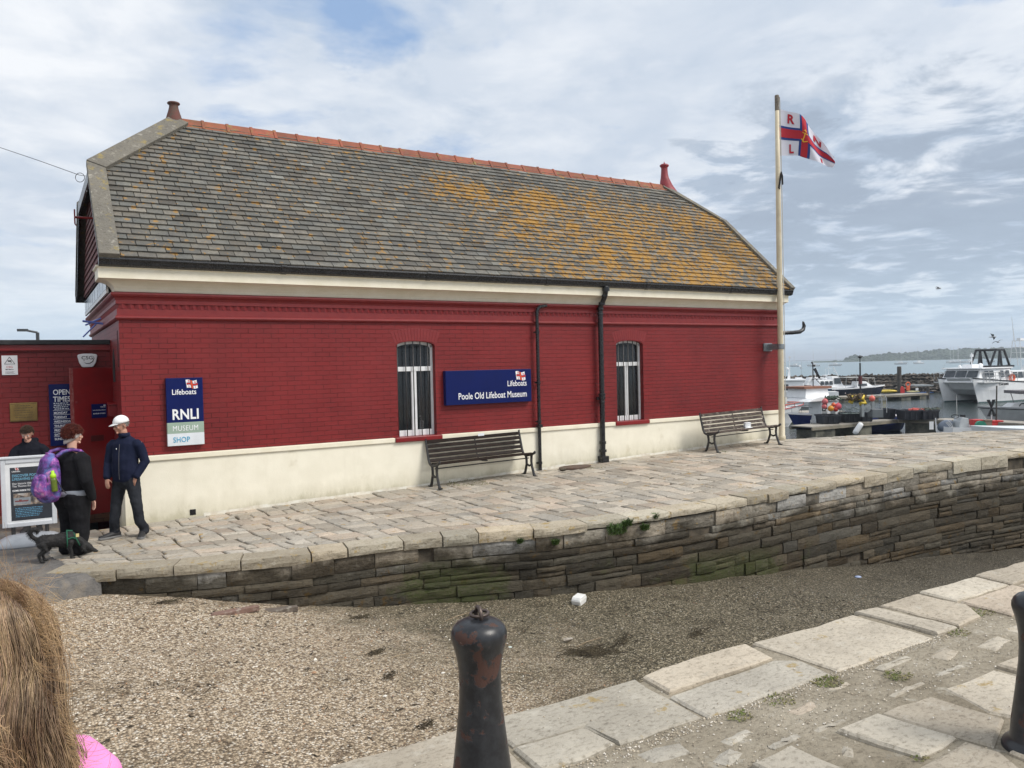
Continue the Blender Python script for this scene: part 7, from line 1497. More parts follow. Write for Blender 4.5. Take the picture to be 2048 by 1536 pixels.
def haircap(name, parent, Mx, s, mat, n=900, L=.03, curl=0, front=.045, low=-.03, r=.0016, seed=1, region=None):
    random.seed(seed); mb = MB(); t = MB(); t.ball((0, .014*s, .036*s), .0905*s, 10, (.88, 1.08, 1.0))
    # scalp shell
    keep = []
    for f in t.f:
        c = sum((t.v[i] for i in f), Vector())/len(f)
        if c.z > (low if c.y > .0 else front)*s + (.0 if c.y > 0 else 0): keep.append(f)
    mb.cur = (.8, .8, .8, 1); mb.add(t.v, keep)
    for i in range(n):
        while True:
            d_ = Vector((random.gauss(0, 1), random.gauss(0, 1), random.gauss(0, 1))).normalized(); p = Vector((d_.x*.079, d_.y*.097+.014, d_.z*.09+.036))*s
            if p.z > (low if p.y > 0.0 else front)*s: break
        k = rnd(.6, 1.35); mb.cur = (k, k, k, 1); pts = [p]; tl = Vector((rnd(-1, 1), rnd(-.6, .9), rnd(-.7, .2)))*.8 + d_*.55; q = p
        for j in range(4):
            dirn = (tl + (Vector((sin(i+j*2.2), cos(i*1.3+j*2.2), sin(i*.7+j*1.9)))*curl)).normalized(); q = q + dirn*L*s/4*rnd(.7, 1.2); pts.append(q)
        mb.tube(pts, [r*1.6, r*1.6, r*1.5, r*1.3, r], 3, cap=False) if curl == 0 else mb.tube(pts, r*2, 3, cap=False)
    o = mb.build(name, mat, parent, fixn=False, smooth=True); o.matrix_basis = Mx; return o
# ---------------- man in a white cap
man = empty('person', tuple(Vector((1.075, 11.70, zq(1.08)))), 'man in white cap, navy jacket and black jeans standing with a hand in his pocket', 'person', None, 0)
man.rotation_euler.z = radians(-42)
# joints (local; front = -Y, left hand side of the picture = -X)
FL, FR_ = Vector((-.19, -.06, 0)), Vector((.19, .03, 0))
kn = (Vector((-.145, -.03, .43)), Vector((.155, -.01, .43))); hp_ = (Vector((-.088, .0, .82)), Vector((.088, 0, .82)))
mb, Mh = head(man, Vector((-.02, -.045, 1.515)), .96, radians(-24), radians(10), m_skin)
chain(mb, [(0, .01, 1.30, .06, .055), (-.005, -.01, 1.38, .050, .052), (-.012, -.025, 1.45, .052, .058)])
chain(mb, [(0, .01, 1.28, .15, .08), (0, .01, 1.1, .14, .09), (0, .01, .9, .13, .09), (0, 0, .8, .12, .085)])
for a, b, c in ((hp_[0], kn[0], FL), (hp_[1], kn[1], FR_)): chain(mb, [(*a, .075), (*b, .048), (c.x, c.y+.04, .10, .036)])
# arms: right hand of the picture in the pocket (elbow out), the other hanging slightly forward
armR = [Vector((.205, .01, 1.265)), Vector((.262, .045, 1.02)), Vector((.19, -.055, .83))]; armL = [Vector((-.205, .0, 1.265)), Vector((-.248, -.01, 1.0)), Vector((-.20, -.12, .82))]
for A_ in (armR, armL): chain(mb, [(*A_[0], .045), (*A_[1], .037), (*A_[2], .026)])
hand(mb, armR[2], (-.35, -.15, -.9), .95); hand(mb, armL[2], (.25, -.3, -.9), .95, thumb=-1)
fuse(mb, 'body', m_skin, man, .007, 2); face_bits(man, Mh, .96, True)
mb = MB()
chain(mb, [(0, .005, 1.365, .072, .066), (0, .01, 1.325, .135, .085), (0, .012, 1.27, .195, .108), (0, .010, 1.17, .188, .125), (0, -.005, 1.05, .178, .138), (0, -.010, .93, .178, .142), (0, -.004, .84, .182, .138), (0, 0, .79, .178, .132)])
for A_ in (armR, armL): e = A_[1]; chain(mb, [(*(A_[0]+Vector((-.045 if A_[0].x > 0 else .045, 0, .0))), .070), (*(A_[0]+Vector((0, 0, -.025))), .066), (*A_[0].lerp(e, .5), .064), (*e, .062), (*e.lerp(A_[2], .5), .056), (*A_[2], .047)])
jk = fuse(mb, 'jacket', m_navy, man, .010, 3, .014, .10)
mb = MB(); mb.lathe([(.068, 0), (.076, .03), (.072, .062), (.064, .064), (.062, .02)], 20, (0, -.008, 1.352), sy=.95); mb.build('collar', m_navy, man, smooth=True)
mb = MB(); mb.tube([(.006, -.118-.0, 1.27), (.008, -.139, 1.15), (.01, -.152, 1.0), (.008, -.152, .88), (.006, -.143, .80)], .0045, 5); mb.build('zip', M('dull_zip', (.12, .12, .13), None, 4, .4, metal=.6), man)
mb = MB(); mb.ball((-.03, -.135, 1.21), .011, 6, (.6, .4, 1)); mb.build('chest_logo', m_white, man)
mb = MB()
chain(mb, [(0, 0, .86, .162, .118), (0, 0, .79, .168, .122), (0, .005, .73, .16, .115)])
for a, b, c, sx in ((hp_[0], kn[0], FL, -1), (hp_[1], kn[1], FR_, 1)): chain(mb, [(a.x, a.y, .80, .098, .105), (a.x*1.15, a.y, .70, .092, .10), (*a.lerp(b, .6), .080, .088), (*b, .068, .074), (*b.lerp(c, .5), .062, .068), (c.x, c.y+.045, .12, .060, .068), (c.x, c.y+.045, .065, .064, .074)])
fuse(mb, 'jeans', m_jean, man, .010, 3, .018, .07)
for c, yw in ((FL, radians(-28)), (FR_, radians(30))):
    mb = MB(); shoe(mb, c, yw); fuse(mb, 'shoe', m_shoe, man, .007, 2); mb = MB(); sole(mb, c, yw); mb.build('sole', m_sole, man, bevel=.004)
mb = MB(); t = MB(); t.ball((0, .012, .040), .0925, 12, (.90, 1.10, 1.02)); fs = [f for f in t.f if sum(t.v[i].z for i in f)/len(f) > .038]
s = .96; mb.add([v*s*1.04 for v in t.v], fs)
for i in range(10):
    a0, a1 = pi+pi*i/10, pi+pi*(i+1)/10
    r0 = [Vector((.076*cos(a_)*s, (.012+.090*sin(a_))*s, (.048)*s)) for a_ in (a0, a1)]; r1 = [Vector((.080*cos(a_)*s, (.012+.105*sin(a_)+.075*sin(a_)*max(0, -sin(a_)))*s, (.045-.014*abs(sin(a_)))*s)) for a_ in (a0, a1)]
    mb.add([r0[0], r0[1], r1[1], r1[0]], [(0, 1, 2, 3)])
cp = mb.build('cap', M('white_cotton', (.80, .80, .80), (.74, .74, .74), 9, .8), man, smooth=True, fixn=False); cp.matrix_basis = Mh; sd_ = cp.modifiers.new('t', 'SOLIDIFY'); sd_.thickness = .006; sd_.offset = 1
mb = MB(); mb.cbox((.015, -.100, .092), (.016, .004, .008)); lg = mb.build('cap_badge', m_blk, man); lg.matrix_basis = Mh
haircap('hair', man, Mh @ Matrix.Translation((0, 0, -.004)), .95, M('grey_hair', (.26, .24, .22), (.18, .17, .16), 20, .8, tint=True), 300, .018, 0, .06, -.02)
# ---------------- woman with backpack, seen from behind
wo = empty('person', tuple(Vector((.42, 11.05, zq(.4)))), 'woman with curly red hair in black, seen from behind wearing a purple backpack', 'person')
wo.rotation_euler.z = radians(180-58)   # her front (-Y) points away from the viewer, toward the man
mb, Mh = head(wo, Vector((0, -.03, 1.475)), .97, radians(-24), radians(4), m_skin2)
chain(mb, [(0, .01, 1.24, .07, .06), (0, -.005, 1.32, .052, .056), (0, -.01, 1.40, .052, .058)])
chain(mb, [(0, 0, 1.25, .16, .09), (0, 0, 1.0, .17, .12), (0, 0, .8, .17, .13)])
hpw = (Vector((-.10, 0, .80)), Vector((.10, 0, .80))); knw = (Vector((-.10, -.01, .43)), Vector((.105, -.01, .43))); ftw = (Vector((-.10, 0, 0)), Vector((.10, .0, 0)))
for a, b, c in zip(hpw, knw, ftw): chain(mb, [(*a, .08), (*b, .05), (c.x, c.y+.03, .1, .036)])
wR = [Vector((-.235, .02, 1.19)), Vector((-.305, .03, .93)), Vector((-.285, -.06, .70))]; wL = [Vector((.235, .01, 1.19)), Vector((.285, -.06, .95)), Vector((.20, -.22, .92))]
for A_ in (wR, wL): chain(mb, [(*A_[0], .055), (*A_[1], .042), (*A_[2], .028)])
hand(mb, wR[2], (.05, -.2, -.95), .9); hand(mb, wL[2], (-.4, -.8, .1), .9)
fuse(mb, 'body', m_skin2, wo, .007, 2); face_bits(wo, Mh, .97, False)
mb = MB()
chain(mb, [(0, .015, 1.30, .075, .06), (0, .018, 1.255, .16, .085), (0, .018, 1.19, .228, .120), (0, .012, 1.08, .235, .150), (0, .0, .95, .238, .172), (0, -.005, .84, .245, .178), (0, -.005, .76, .235, .172)])
for A_ in (wR, wL): e = A_[1]; sx = 1 if A_[0].x > 0 else -1; chain(mb, [(*(A_[0]-Vector((.05*sx, 0, -.01))), .095), (*A_[0], .09), (*A_[0].lerp(e, .5), .083), (*e, .074), (*e.lerp(A_[2], .5), .062), (*A_[2], .044)])
fuse(mb, 'jumper', m_blk, wo, .010, 3, .014, .10)
mb = MB(); rg = []
for z, e in ((.83, 0), (.815, .012), (.775, .014), (.76, 0)): rg.append([Vector(((.243+e)*cos(a), (.178+e)*sin(a)-.005, z - .03*sin(a) + .012*cos(3*a))) for a in [i*2*pi/32 for i in range(32)]])
mb.loft(rg, False); mb.build('grey_shirt_hem', fabric('grey_jersey', (.26, .28, .32)), wo, smooth=True)
mb = MB(); chain(mb, [(0, 0, .84, .21, .160), (0, .005, .76, .222, .175), (0, .01, .68, .215, .165)])
for a, b, c in zip(hpw, knw, ftw): chain(mb, [(a.x*1.05, .01, .76, .140, .165), (a.x*1.05, .01, .66, .134, .155), (*a.lerp(b, .6), .122, .132), (*b, .104, .112), (*b.lerp(c, .5), .094, .102), (c.x, c.y+.035, .13, .086, .098), (c.x, c.y+.035, .055, .080, .095)])
fuse(mb, 'trousers', m_blk, wo, .010, 3, .018, .09)
for c, yw in ((ftw[0], .1), (ftw[1], -.2)): mb = MB(); shoe(mb, c, yw); fuse(mb, 'shoe', m_shoe, wo, .007, 2)
haircap('hair', wo, Mh, 1.02, M('curly_red_hair', (.16, .028, .014), (.09, .016, .010), 14, .7, tint=True), 2600, .058, 1.2, .035, -.022, .0013, 4)
mb = MB(); rg = []
for z_, e in ((-.055, .0), (-.05, .006), (-.012, .006), (-.008, 0)): rg.append([Vector(((.073+e)*cos(a), (.086+e)*sin(a)+.012, z_ + .055*(-sin(a))*1.0)) for a in [i*2*pi/28 for i in range(28)]])
mb.loft(rg, False); hb = mb.build('face_mask', M('pale_mask', (.42, .38, .36), (.34, .30, .28), 9, .8), wo, smooth=True); hb.matrix_basis = Mh
# backpack (worn, rests on her back)
bpk = empty('backpack', tuple(wo.location), 'purple galaxy patterned backpack on the back of the woman in black', 'backpack'); bpk.rotation_euler.z = wo.rotation_euler.z
def galaxy():
    m, nt, b = newmat('galaxy_fabric'); g = G(nt); v = g.co(); n = g.noise(v, 7, 6, .6, .6); n2 = g.noise(g.mapp(v, loc=(3, 3, 3)), 10, 6, .6)
    col = g.ramp(n, [(.36, (.015, .012, .06)), (.47, (.10, .03, .20)), (.55, (.22, .06, .30)), (.63, (.50, .14, .42)), (.72, (.75, .45, .60))]); col = g.mix(g.ramp(n2, [(.5, 0), (.62, .7)]), col, (.10, .16, .42))
    st = g.ramp(g.voro(v, 60), [(.06, 1), (.11, 0)]); col = g.mix(st, col, (.8, .8, .85)); g.l(col, b.inputs['Base Color']); b.inputs['Roughness'].default_value = .6; g.l(g.bump(g.noise(v, 14, 4), .3, .01), b.inputs['Normal']); return m
m_gal = galaxy()
mb = MB(); chain(mb, [(.03, .25, 1.255, .085, .05), (.03, .265, 1.20, .135, .085), (.035, .275, 1.08, .16, .105), (.04, .285, .95, .175, .12), (.04, .29, .83, .178, .125), (.04, .28, .755, .16, .11)], side=(1, 0, 0), n=20); fuse(mb, 'bag', m_gal, bpk, .010, 3, .014, .12)
mb = MB(); chain(mb, [(.04, .375, 1.03, .10, .03), (.04, .395, .95, .13, .05), (.04, .40, .85, .135, .055), (.04, .385, .79, .12, .04)], n=18); fuse(mb, 'front_pocket', m_gal, bpk, .009, 3, .01, .1)
mb = MB(); mb.tube([(-.075, .37, .86), (-.08, .365, .98), (-.05, .355, 1.07), (.03, .350, 1.11), (.12, .355, 1.07), (.15, .365, .98), (.15, .37, .88)], .005, 6); mb.tube([(-.085, .33, 1.10), (-.06, .31, 1.18), (.03, .30, 1.215), (.12, .31, 1.18), (.15, .33, 1.08)], .005, 6); mb.tube([(-.13, .30, 1.0), (-.16, .24, .85), (-.17, .2, .8)], .006, 5); mb.build('zips', m_blackiron, bpk)
for sx in (-1, 1):
    mb = MB(); pts = [(.03+.09*sx, .24, 1.24), (.03+.11*sx, .17, 1.295), (.12*sx, .08, 1.315), (.13*sx, -.03, 1.285), (.14*sx, -.10, 1.2)]
    mb.tube(pts, .024, 8); fuse(mb, 'shoulder_strap', m_gal, bpk, .009, 3)
mb = MB(); mb.tube([(.03-.03, .285, 1.245), (.03-.02, .29, 1.29), (.03+.02, .29, 1.29), (.03+.03, .285, 1.245)], .007, 6); mb.build('grab_loop', m_gal, bpk)
btl = empty('water_bottle', tuple(wo.location), 'green sports bottle with lime cap in the backpack side pocket', 'bottle'); btl.rotation_euler.z = wo.rotation_euler.z
MB_ = Matrix.Translation((-.155, .33, .84)) @ Matrix.Rotation(radians(8), 4, 'Y')
mb = MB(); mb.lathe([(.030, 0), (.034, .01), (.034, .13), (.036, .14), (.030, .165)], 16, M=MB_); mb.build('bottle_body', M('olive_bottle', (.12, .17, .015), (.10, .14, .02), 4, .35), btl, smooth=True)
mb = MB(); mb.lathe([(.032, .165), (.032, .20), (.026, .21), (.018, .222), (.018, .25), (.008, .252)], 16, M=MB_); mb.build('bottle_cap', M('lime_cap', (.45, .80, .02), None, 4, .4), btl, smooth=True)
# ---------------- boy behind the board
boy = empty('person', (-.02, 13.15, zq(0)), 'boy in dark hooded top looking down behind the poster board', 'person')
boy.rotation_euler.z = radians(-8)
mb, Mh = head(boy, Vector((-.02, -.06, 1.405)), .90, radians(-6), radians(24), m_skin2)
chain(mb, [(0, .01, 1.16, .06, .05), (-.005, -.01, 1.25, .044, .045), (-.015, -.04, 1.33, .046, .05)]); chain(mb, [(0, 0, 1.15, .13, .07), (0, 0, .9, .12, .08), (0, 0, .75, .12, .08)])
for sx in (-1, 1): chain(mb, [(.075*sx, 0, .76, .07), (.08*sx, 0, .42, .045), (.08*sx, .03, .09, .034)]); chain(mb, [(.17*sx, 0, 1.12, .04), (.26*sx, -.03, .93, .035), (.15*sx, -.17, .86, .024)]); hand(mb, (.15*sx, -.17, .86), (-.6*sx, -.6, .1), .8, .8)
fuse(mb, 'body', m_skin2, boy, .007, 2); face_bits(boy, Mh, .90)
mb = MB(); chain(mb, [(0, .0, 1.30, .085, .075), (0, .005, 1.255, .15, .085), (0, .005, 1.18, .185, .10), (0, 0, .95, .17, .11), (0, 0, .78, .168, .11), (0, 0, .72, .16, .105)])
for sx in (-1, 1): chain(mb, [(.13*sx, 0, 1.20, .070), (.18*sx, 0, 1.15, .070), (.265*sx, -.03, .95, .062), (.16*sx, -.16, .86, .046)])
chain(mb, [(-.08, .05, 1.31, .04), (0, .085, 1.30, .05), (.08, .05, 1.31, .04)], side=(0, 0, 1))
m_hood = fabric('dark_hoodie', (.012, .013, .02)); fuse(mb, 'hoodie', m_hood, boy, .010, 3, .012, .1)
mb = MB(); chain(mb, [(0, 0, .78, .15, .10), (0, 0, .70, .15, .105)])
for sx in (-1, 1): chain(mb, [(.075*sx, 0, .72, .09), (.08*sx, 0, .42, .068), (.08*sx, .03, .10, .058)])
fuse(mb, 'trousers', m_jean, boy, .012, 3); 
for sx in (-1, 1): mb = MB(); shoe(mb, Vector((.08*sx, 0, 0)), .15*sx); fuse(mb, 'shoe', m_shoe, boy, .007, 2)
haircap('hair', boy, Mh, .92, M('brown_hair', (.075, .042, .025), (.05, .03, .02), 20, .7, tint=True), 2200, .024, 0, .055, -.02, .0011, 6)
mb = MB(); mb.tube([(.0, 0, 0), (.0, 0, 1.2)], .009, 6)
# ---------------- poster board
sb_ = empty('poster_board', (-.045, 12.15, zq(0)), 'white framed pavement poster board about lifesaving history on a water filled base', 'sign', None, radians(-3))
rings = []
for z, e in ((.0, 0), (.02, .01), (.07, -.01), (.13, -.12), (.155, -.20)):
    rings.append([Vector(((.40+e)*(1 if abs(cos(a)) < 1 else 1)*math.copysign(abs(cos(a))**.55, cos(a)), (.23+e*.8)*math.copysign(abs(sin(a))**.6, sin(a)), z)) for a in [i*2*pi/32 for i in range(32)]])
m_sil = M('silver_grey_plastic', (.36, .38, .41), (.30, .32, .35), 5, .5)
mb = MB(); mb.loft(rings); mb.build('base', m_sil, sb_, smooth=True)
for x in (-.19, .19): mb = MB(); mb.tube([(x, 0, .13), (x, 0, .25)], .024, 8); mb.build('spring', m_blackiron, sb_)
H0, H1 = .25, 1.16
mb = MB(); w_ = .31
for (x0, x1, z0, z1) in ((-w_, -w_+.055, H0, H1), (w_-.055, w_, H0, H1), (-w_+.055, w_-.055, H0, H0+.055), (-w_+.055, w_-.055, H1-.07, H1)): mb.box(x0, x1, -.03, .03, z0, z1)
mb.build('frame', M('satin_aluminium', (.62, .64, .67), (.55, .57, .60), 3, .4), sb_, bevel=.008)
mb = MB(); mb.box(-w_-.012, w_+.012, -.045, .035, H1-.012, H1+.02); mb.build('top_rail', _mc['satin_aluminium'], sb_, bevel=.008)
mb = MB(); mb.box(-w_+.05, w_-.05, -.018, .018, H0+.05, H1-.065); mb.build('backing', m_white, sb_)
px0, px1, pz0, pz1 = -.205, .255, H0+.085, H1-.125
mb = MB(); mb.box(px0, px1, -.021, -.017, pz0, pz1); ps = mb.build('poster', M('charcoal_poster', (.035, .040, .050), (.028, .032, .042), 5, .4), sb_)
text('DISCOVER POOLE\'S\nLIFESAVING HISTORY', .048, M('pale_blue_print', (.18, .42, .58), None, 3, .5), ps, (px0+.02, -.0225, pz1-.125), .012, ext=.0006, sx=.82)
text('Our historic lifeboat\nThe Thomas Kirk Wright', .036, m_letter, ps, (px0+.02, -.0225, pz1-.225), .0, ext=.0006, sx=.88); text('COME INSIDE TO FIND OUT MORE', .030, m_letter, ps, (px0+.02, -.0225, pz1-.315), .03, ext=.0006, sx=.86)
text('Lifeboats', .026, m_letter, ps, (px0+.02, -.0225, pz1-.06), .01, ext=.0006); emblem(ps, px0+.06, -.0225, pz1-.036, .04)
mb = MB(); mb.add([(px1-.12, -.0222, pz1), (px1-.0, -.0222, pz1), (px1, -.0222, pz1-.10), (px1, -.0222, pz1-.13)], [(0, 1, 2, 3)]); mb.build('corner_flash', m_orange, ps, fixn=False)
text('FREE', .045, m_letter, ps, (px1-.075, -.0235, pz1-.035), .02, ext=.0006, rot=(radians(90), radians(42), 0))
mph = newmat('poster_photo'); g = G(mph[1]); v = g.co(); g.l(g.ramp(g.noise(v, 11, 8, .7, .5), [(.34, (.02, .03, .04)), (.45, (.12, .10, .09)), (.54, (.32, .24, .18)), (.62, (.40, .40, .40)), (.7, (.75, .72, .66))]), mph[2].inputs['Base Color'])
mb = MB(); mb.box(px0+.03, px1-.01, -.0215, -.020, pz0+.20, pz1-.345); mb.build('crew_photo', mph[0], ps)
mb = MB(); mb.box(px0+.03, px0+.22, -.0225, -.0205, pz0+.21, pz0+.30); mb.build('sea_photo', M('grey_sea_print', (.30, .33, .36), (.18, .2, .22), 9, .5), ps)
mb = MB(); mb.prism([(px0+.05, pz0+.245), (px0+.19, pz0+.245), (px0+.20, pz0+.262), (px0+.12, pz0+.262), (px0+.12, pz0+.275), (px0+.09, pz0+.275), (px0+.09, pz0+.262), (px0+.04, pz0+.262)], -.0235, -.0222, 'Y'); mb.build('boat_picture', M('print_dark_red', (.20, .05, .05), None, 3, .5), ps)
smallprint(ps, M('blue_small_print', (.12, .30, .45), None, 3, .5), px0+.04, px1-.10, -.0225, pz0+.155, .012, 6, .022)
# ---------------- dog
dg_ = empty('dog', (.27, 10.86, zq(.3)-.003), 'small black dog in a green harness sniffing the ground at the paving edge', 'dog', None, radians(2))
# local: head toward +X
mb = MB()
chain(mb, [(-.20, 0, .215, .052, .058), (-.16, 0, .222, .062, .070), (-.06, 0, .215, .060, .068), (.04, 0, .213, .070, .082), (.10, 0, .215, .068, .082), (.135, 0, .205, .052, .06)], side=(0, 1, 0), n=14)
chain(mb, [(.10, 0, .22, .055, .06), (.16, 0, .185, .045, .05), (.205, 0, .14, .042, .045)], side=(0, 1, 0))
chain(mb, [(.19, 0, .15, .040, .042), (.235, -.005, .115, .048, .045), (.265, -.008, .095, .040, .038), (.295, -.01, .070, .026, .024), (.325, -.01, .052, .020, .018), (.338, -.01, .045, .014, .013)], side=(0, 1, 0))
for sy in (-.052, .042): chain(mb, [(.215, sy*.9, .142, .016, .022), (.205, sy*1.15, .115, .010, .024), (.21, sy*1.2, .078, .007, .018)], side=(0, 1, 0), n=8)
for (x, y, kx, fx, hind) in ((-.185, -.045, -.155, -.20, True), (-.15, .045, -.12, -.13, True), (.085, -.045, .09, .105, False), (.115, .045, .13, .16, False)):
    if hind: chain(mb, [(x, y, .20, .038, .048), (x+.035, y, .135, .030, .036), (x-.028, y, .082, .017, .019), (x-.012, y, .03, .014, .014), (x-.008, y, .016, .015, .014)], n=10); chain(mb, [(x-.012, y, .014, .016, .012), (x+.022, y, .012, .017, .011)], side=(0, 1, 0), n=8)
    else: chain(mb, [(x, y, .19, .032, .042), (x-.012, y, .135, .022, .026), (x+.004, y, .085, .016, .018), (x+.004, y, .03, .014, .015), (x+.004, y, .016, .015, .014)], n=10); chain(mb, [(x+.002, y, .014, .016, .012), (x+.034, y, .012, .017, .011)], side=(0, 1, 0), n=8)
tl = [(-.225, 0, .245), (-.262, 0, .285), (-.285, .0, .325), (-.270, 0, .358), (-.235, 0, .362), (-.212, 0, .338), (-.222, 0, .315)]
chain(mb, [(*p, r) for p, r in zip(tl, (.020, .021, .025, .028, .027, .021, .012))], side=(0, 1, 0), n=8)
m_dog = M('black_dog_coat', (.010, .010, .011), (.022, .020, .019), 16, .75, bump=.8, bscale=55, bd=.008); body = fuse(mb, 'body', m_dog, dg_, .006, 2, .008, .02)
random.seed(8); mb = MB(); me = body.data; pl = [p for p in me.polygons]
for i in range(5200):
    p = random.choice(pl); c = Vector(p.center); n = Vector(p.normal)
    if c.x > .27 : continue
    L = rnd(.012, .024)*(1.5 if c.x < -.2 and c.z > .24 else 1)*(.5 if c.z < .05 else 1); d_ = (n*.45 + Vector((-.55, 0, -.5)) + Vector((rnd(-.4, .4), rnd(-.4, .4), rnd(-.4, .4)))).normalized(); k = rnd(.5, 1.1); mb.cur = (k, k, k, 1); s_ = n.orthogonal().normalized()*.0016
    mb.add([c-s_, c+s_, c+d_*L*.6+s_*.6+n*.002, c+d_*L], [(0, 1, 2), (0, 2, 3)])
mb.build('fur', M('black_fur', (.012, .012, .013), (.02, .019, .018), 9, .6, tint=True), dg_, fixn=False)
mb = MB(); g1 = [(.055+.004*cos(a), .085*cos(a)*1.0, .213+.093*sin(a)) for a in [i*2*pi/24 for i in range(25)]]; mb.tube(g1, .0065, 5, cap=False); mb.tube([(.145-.03*cos(a)*0+.03*sin(a)*-1, .068*cos(a), .205+.078*sin(a)) for a in [i*2*pi/24 for i in range(25)]], .0065, 5, cap=False)
for sy in (-1, 1): mb.tube([(.055, .082*sy, .23), (.10, .078*sy, .24), (.13, .066*sy, .225)], .0065, 5)
mb.tube([(.05, 0, .308), (.11, 0, .298)], .009, 5); mb.build('harness', M('green_webbing', (.012, .11, .06), None, 4, .7), dg_); mb = MB(); mb.cbox((.15, -.062, .255), (.03, .012, .035)); mb.build('reflective_tag', M('tan_tag', (.65, .55, .25), None, 4, .5), dg_)
mb = MB(); mb.ball((.342, -.01, .047), .009, 6); mb.build('nose', m_flatblack, dg_, smooth=True)
dg_.scale = (1.12, 1.12, 1.12)
# ---------------- girl in the foreground, seen from behind, long hair blown to the right
HC = atD(-2, 1290, 1.38); gl = empty('person', (HC.x, HC.y, ZN), 'girl with long light brown hair and pink top in the near left corner', 'person', None, -YAW); hz = HC.z - ZN
def gp(x, y, z): return Vector((x, -y, z))      # y toward her front (away from camera)
mb, Mh = head(gl, Vector((0, 0, hz)), .92, radians(180), 0, m_skin2)
chain(mb, [(0, 0, hz-.22, .05, .045), (0, .0, hz-.15, .042, .042), (0, 0, hz-.06, .045, .05)]); chain(mb, [(0, 0, hz-.24, .12, .06), (0, 0, hz-.4, .11, .075), (0, 0, hz-.6, .115, .08)])
for sx in (-1, 1): chain(mb, [(.07*sx, 0, hz-.58, .062), (.075*sx, 0, .36, .042), (.075*sx, 0, .07, .03)]); chain(mb, [(.135*sx, 0, hz-.245, .036), (.165*sx, 0, hz-.44, .03), (.16*sx, .06, hz-.62, .022)]); hand(mb, (.16*sx, .06, hz-.62), (0, .2, -1), .75)
fuse(mb, 'body', m_skin2, gl, .009, 2)
mb = MB(); chain(mb, [(0, 0, hz-.175, .065, .055), (0, 0, hz-.205, .115, .07), (0, 0, hz-.245, .150, .082), (0, 0, hz-.40, .142, .092), (0, 0, hz-.60, .15, .098)])
for sx in (-1, 1): chain(mb, [(.11*sx, 0, hz-.215, .055), (.150*sx, 0, hz-.245, .056), (.182*sx, 0, hz-.34, .054), (.195*sx, .0, hz-.43, .054)])
fuse(mb, 'pink_top', M('pink_cotton', (.80, .27, .56), (.74, .22, .50), 5, .8, bump=.3, bscale=60, bd=.004), gl, .010, 3, .012, .08)
mb = MB(); chain(mb, [(0, 0, hz-.56, .135, .09), (0, 0, hz-.66, .14, .095)])
for sx in (-1, 1): chain(mb, [(.07*sx, 0, hz-.62, .08), (.075*sx, 0, .4, .06), (.075*sx, 0, .08, .05)])
fuse(mb, 'leggings', m_jean, gl, .012, 3)
for sx in (-1, 1): mb = MB(); shoe(mb, Vector((.075*sx, 0, 0)), pi); fuse(mb, 'shoe', m_white, gl, .009, 2)
random.seed(19)
# silhouette: half width of the hair mass against drop below the crown (right side blown out more)
TOPZ = hz+.118
def hw(drop, right): return lerp([(0, .0), (.01, .030), (.03, .055), (.06, .078), (.10, .088), (.16, .097), (.22, .118), (.28, .135), (.34, .148), (.42, .152), (.55, .14), (.7, .11)], drop)*(1 if right else .95)
mb = MB(); rings = []
for dz in (.004, .015, .035, .06, .10, .16, .22, .28, .34, .42, .55, .66):
    rings.append([Vector((hw(dz, cos(a) > 0)*.93*cos(a), (.088 if dz < .2 else .088-.0*(dz))*min(1, hw(dz, True)/.078)*sin(a)*(1 if sin(a) < 0 else .78) + (-.0 if dz < .2 else -.045), TOPZ-dz)) for a in [i*2*pi/28 for i in range(28)]])
mb.cur = (.6, .6, .6, 1); mb.loft(rings)
def hairmat():
    m, nt, b = newmat('light_brown_hair'); g = G(nt); v = g.co(); col = g.mix(g.ramp(g.noise(g.mapp(v, (1, 1, .25)), 22, 5, .6), [(.38, 0), (.62, 1)]), (.16, .098, .058), (.38, .275, .175)); col = g.mix(1, col, g.attr(), 'MULTIPLY'); g.l(col, b.inputs['Base Color']); b.inputs['Roughness'].default_value = .42; b.inputs['Specular IOR Level'].default_value = .4; return m
m_hair = hairmat()
def strand(a, w0, lay, Lmax, wild, k):
    """a: azimuth, w0: where on the crown it starts; follows the head then hangs in waves"""
    pts = []; n = 15; ph = rnd(0, 6.3); am = rnd(.002, .006)*(1+wild*2.2); fr = rnd(5, 10)
    drop0 = rnd(.0, .05)
    for j in range(n+1):
        t = j/n; dz = drop0 + (Lmax-drop0)*t**1.15; aa = a + .25*sin(fr*.25*dz*6+ph)*.3
        x = (hw(dz, cos(aa) > 0)*lay)*cos(aa); y = .090*min(1, hw(dz, True)/.078)*lay*sin(aa)*(1 if sin(aa) < 0 else .8) + (0 if dz < .15 else -.045*min(1, (dz-.15)/.08))
        wv_ = min(1, dz*6); x += (am*sin(fr*dz*3+ph) + wild*.05*dz*sin(ph*3+dz*9))*wv_; y += am*cos(fr*dz*2.4+ph)*wv_*.7 ; pts.append(Vector((x, y, TOPZ-dz+.002)))
    mb.cur = (k, k*rnd(.93, 1.03), k*rnd(.85, 1.05), 1); r = rnd(.0004, .0007); mb.tube(pts, [r]*n+[r*.4], 3, cap=False)
clumps = [(rnd(pi*.98, pi*2.12), rnd(.55, 1.35)) for _ in range(120)]
for i in range(6500):
    ca, ck = random.choice(clumps); strand(ca + random.gauss(0, .05), 0, rnd(.95, 1.06), rnd(.50, .70), random.choice((0, 0, 0, 0, .7)), ck*rnd(.85, 1.2))
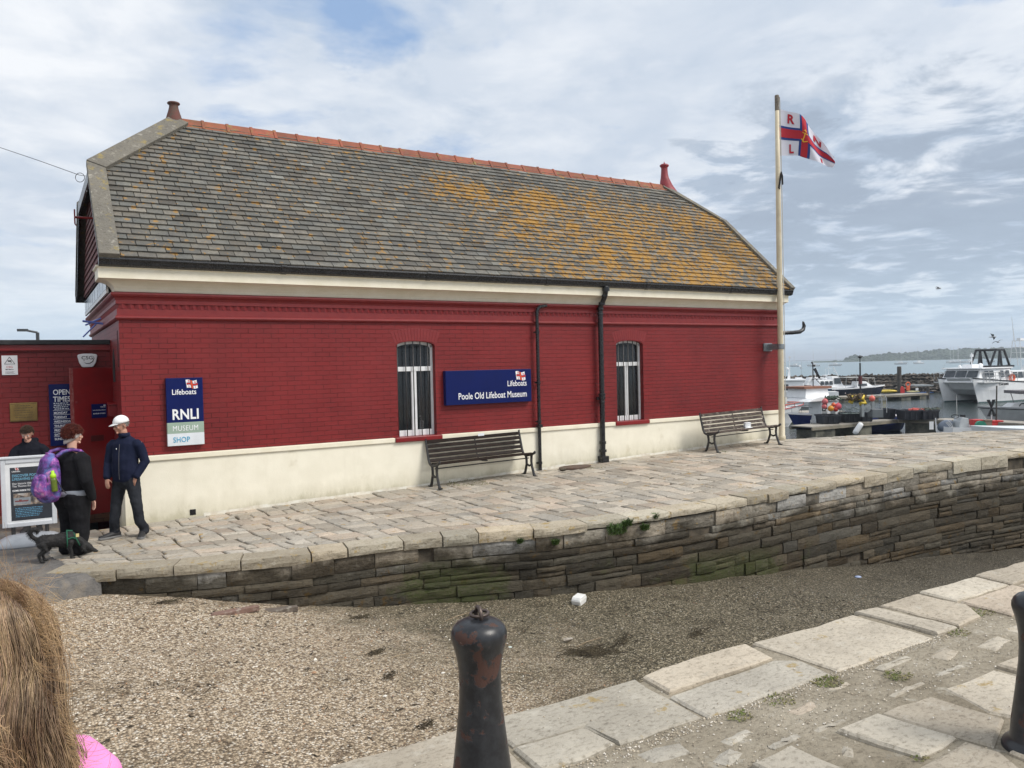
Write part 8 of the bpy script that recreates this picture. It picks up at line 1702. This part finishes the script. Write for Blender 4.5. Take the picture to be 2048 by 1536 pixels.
# loose locks crossing the mass and flyaways lifted by the wind
for i in range(200):
    k = rnd(1.0, 1.7); mb.cur = (k, k*.95, k*.85, 1); z = rnd(.16, .5); x = rnd(-.10, .10); d_ = rnd(.6, 1.0); amp = rnd(.01, .03); ph = rnd(0, 6); sg_ = random.choice((1, 1, -1)); sl_ = rnd(-.15, .75)
    L = rnd(.08, .22); pts = [Vector((x + sg_*L*t*d_, -.155+.03*abs(x)*8*.3 - amp*sin(t*3), TOPZ - z - L*t*sl_ - amp*sin(t*4+ph))) for t in [j/9 for j in range(10)]]
    pts = [Vector((max(-hw(TOPZ-p.z, False)*1.05, min(hw(TOPZ-p.z, True)*1.06, p.x)), p.y, p.z)) for p in pts]; mb.tube(pts, .0006, 3, cap=False)
for i in range(420):
    a = rnd(-.1, 1.3); z = rnd(.0, .14); x0 = hw(z, True)*rnd(.3, 1); L = rnd(.05, .13)*rnd(.5, 1.1); k = rnd(1.2, 2.4); mb.cur = (k, k*.95, k*.82, 1); ph = rnd(0, 6); cv = rnd(-1.4, 1.2)
    pts = [Vector((x0 + L*(t*cos(a+cv*t)), -.03+rnd(-.002, .002), TOPZ-z + L*t*sin(a+cv*t)*.8 + .006*sin(t*9+ph))) for t in [j/9 for j in range(10)]]; mb.tube(pts, .00022, 3, cap=False)
for i in range(160):
    z = rnd(.12, .42); x0 = hw(z, True)*.98; L = rnd(.03, .09); k = rnd(1.1, 2.2); mb.cur = (k, k*.95, k*.82, 1); a = rnd(-1.3, -.3); cv = rnd(-.5, 1.4)
    pts = [Vector((x0 + L*(t*cos(a+cv*t)), -.05, TOPZ-z + L*t*sin(a+cv*t))) for t in [j/8 for j in range(9)]]; mb.tube(pts, .0003, 3, cap=False)
mb.build('hair', m_hair, gl, fixn=False, smooth=True)
# ============================================================ haze
mh = bpy.data.materials.new('haze'); mh.use_nodes = True; nt = mh.node_tree; nt.nodes.clear(); o_ = nt.nodes.new('ShaderNodeOutputMaterial'); pv = nt.nodes.new('ShaderNodeVolumePrincipled')
pv.inputs['Color'].default_value = (.80, .89, 1.0, 1); pv.inputs['Density'].default_value = .00038; pv.inputs['Anisotropy'].default_value = .2; nt.links.new(pv.outputs[0], o_.inputs['Volume'])
HAZE = True
if HAZE:
    mb = MB(); mb.box(-9500, 12500, -9500, 12500, -10.2, 45); hz_ = mb.build('haze', mh, None); tag(hz_, 'pale sea haze over the harbour', 'haze', None, 'stuff')
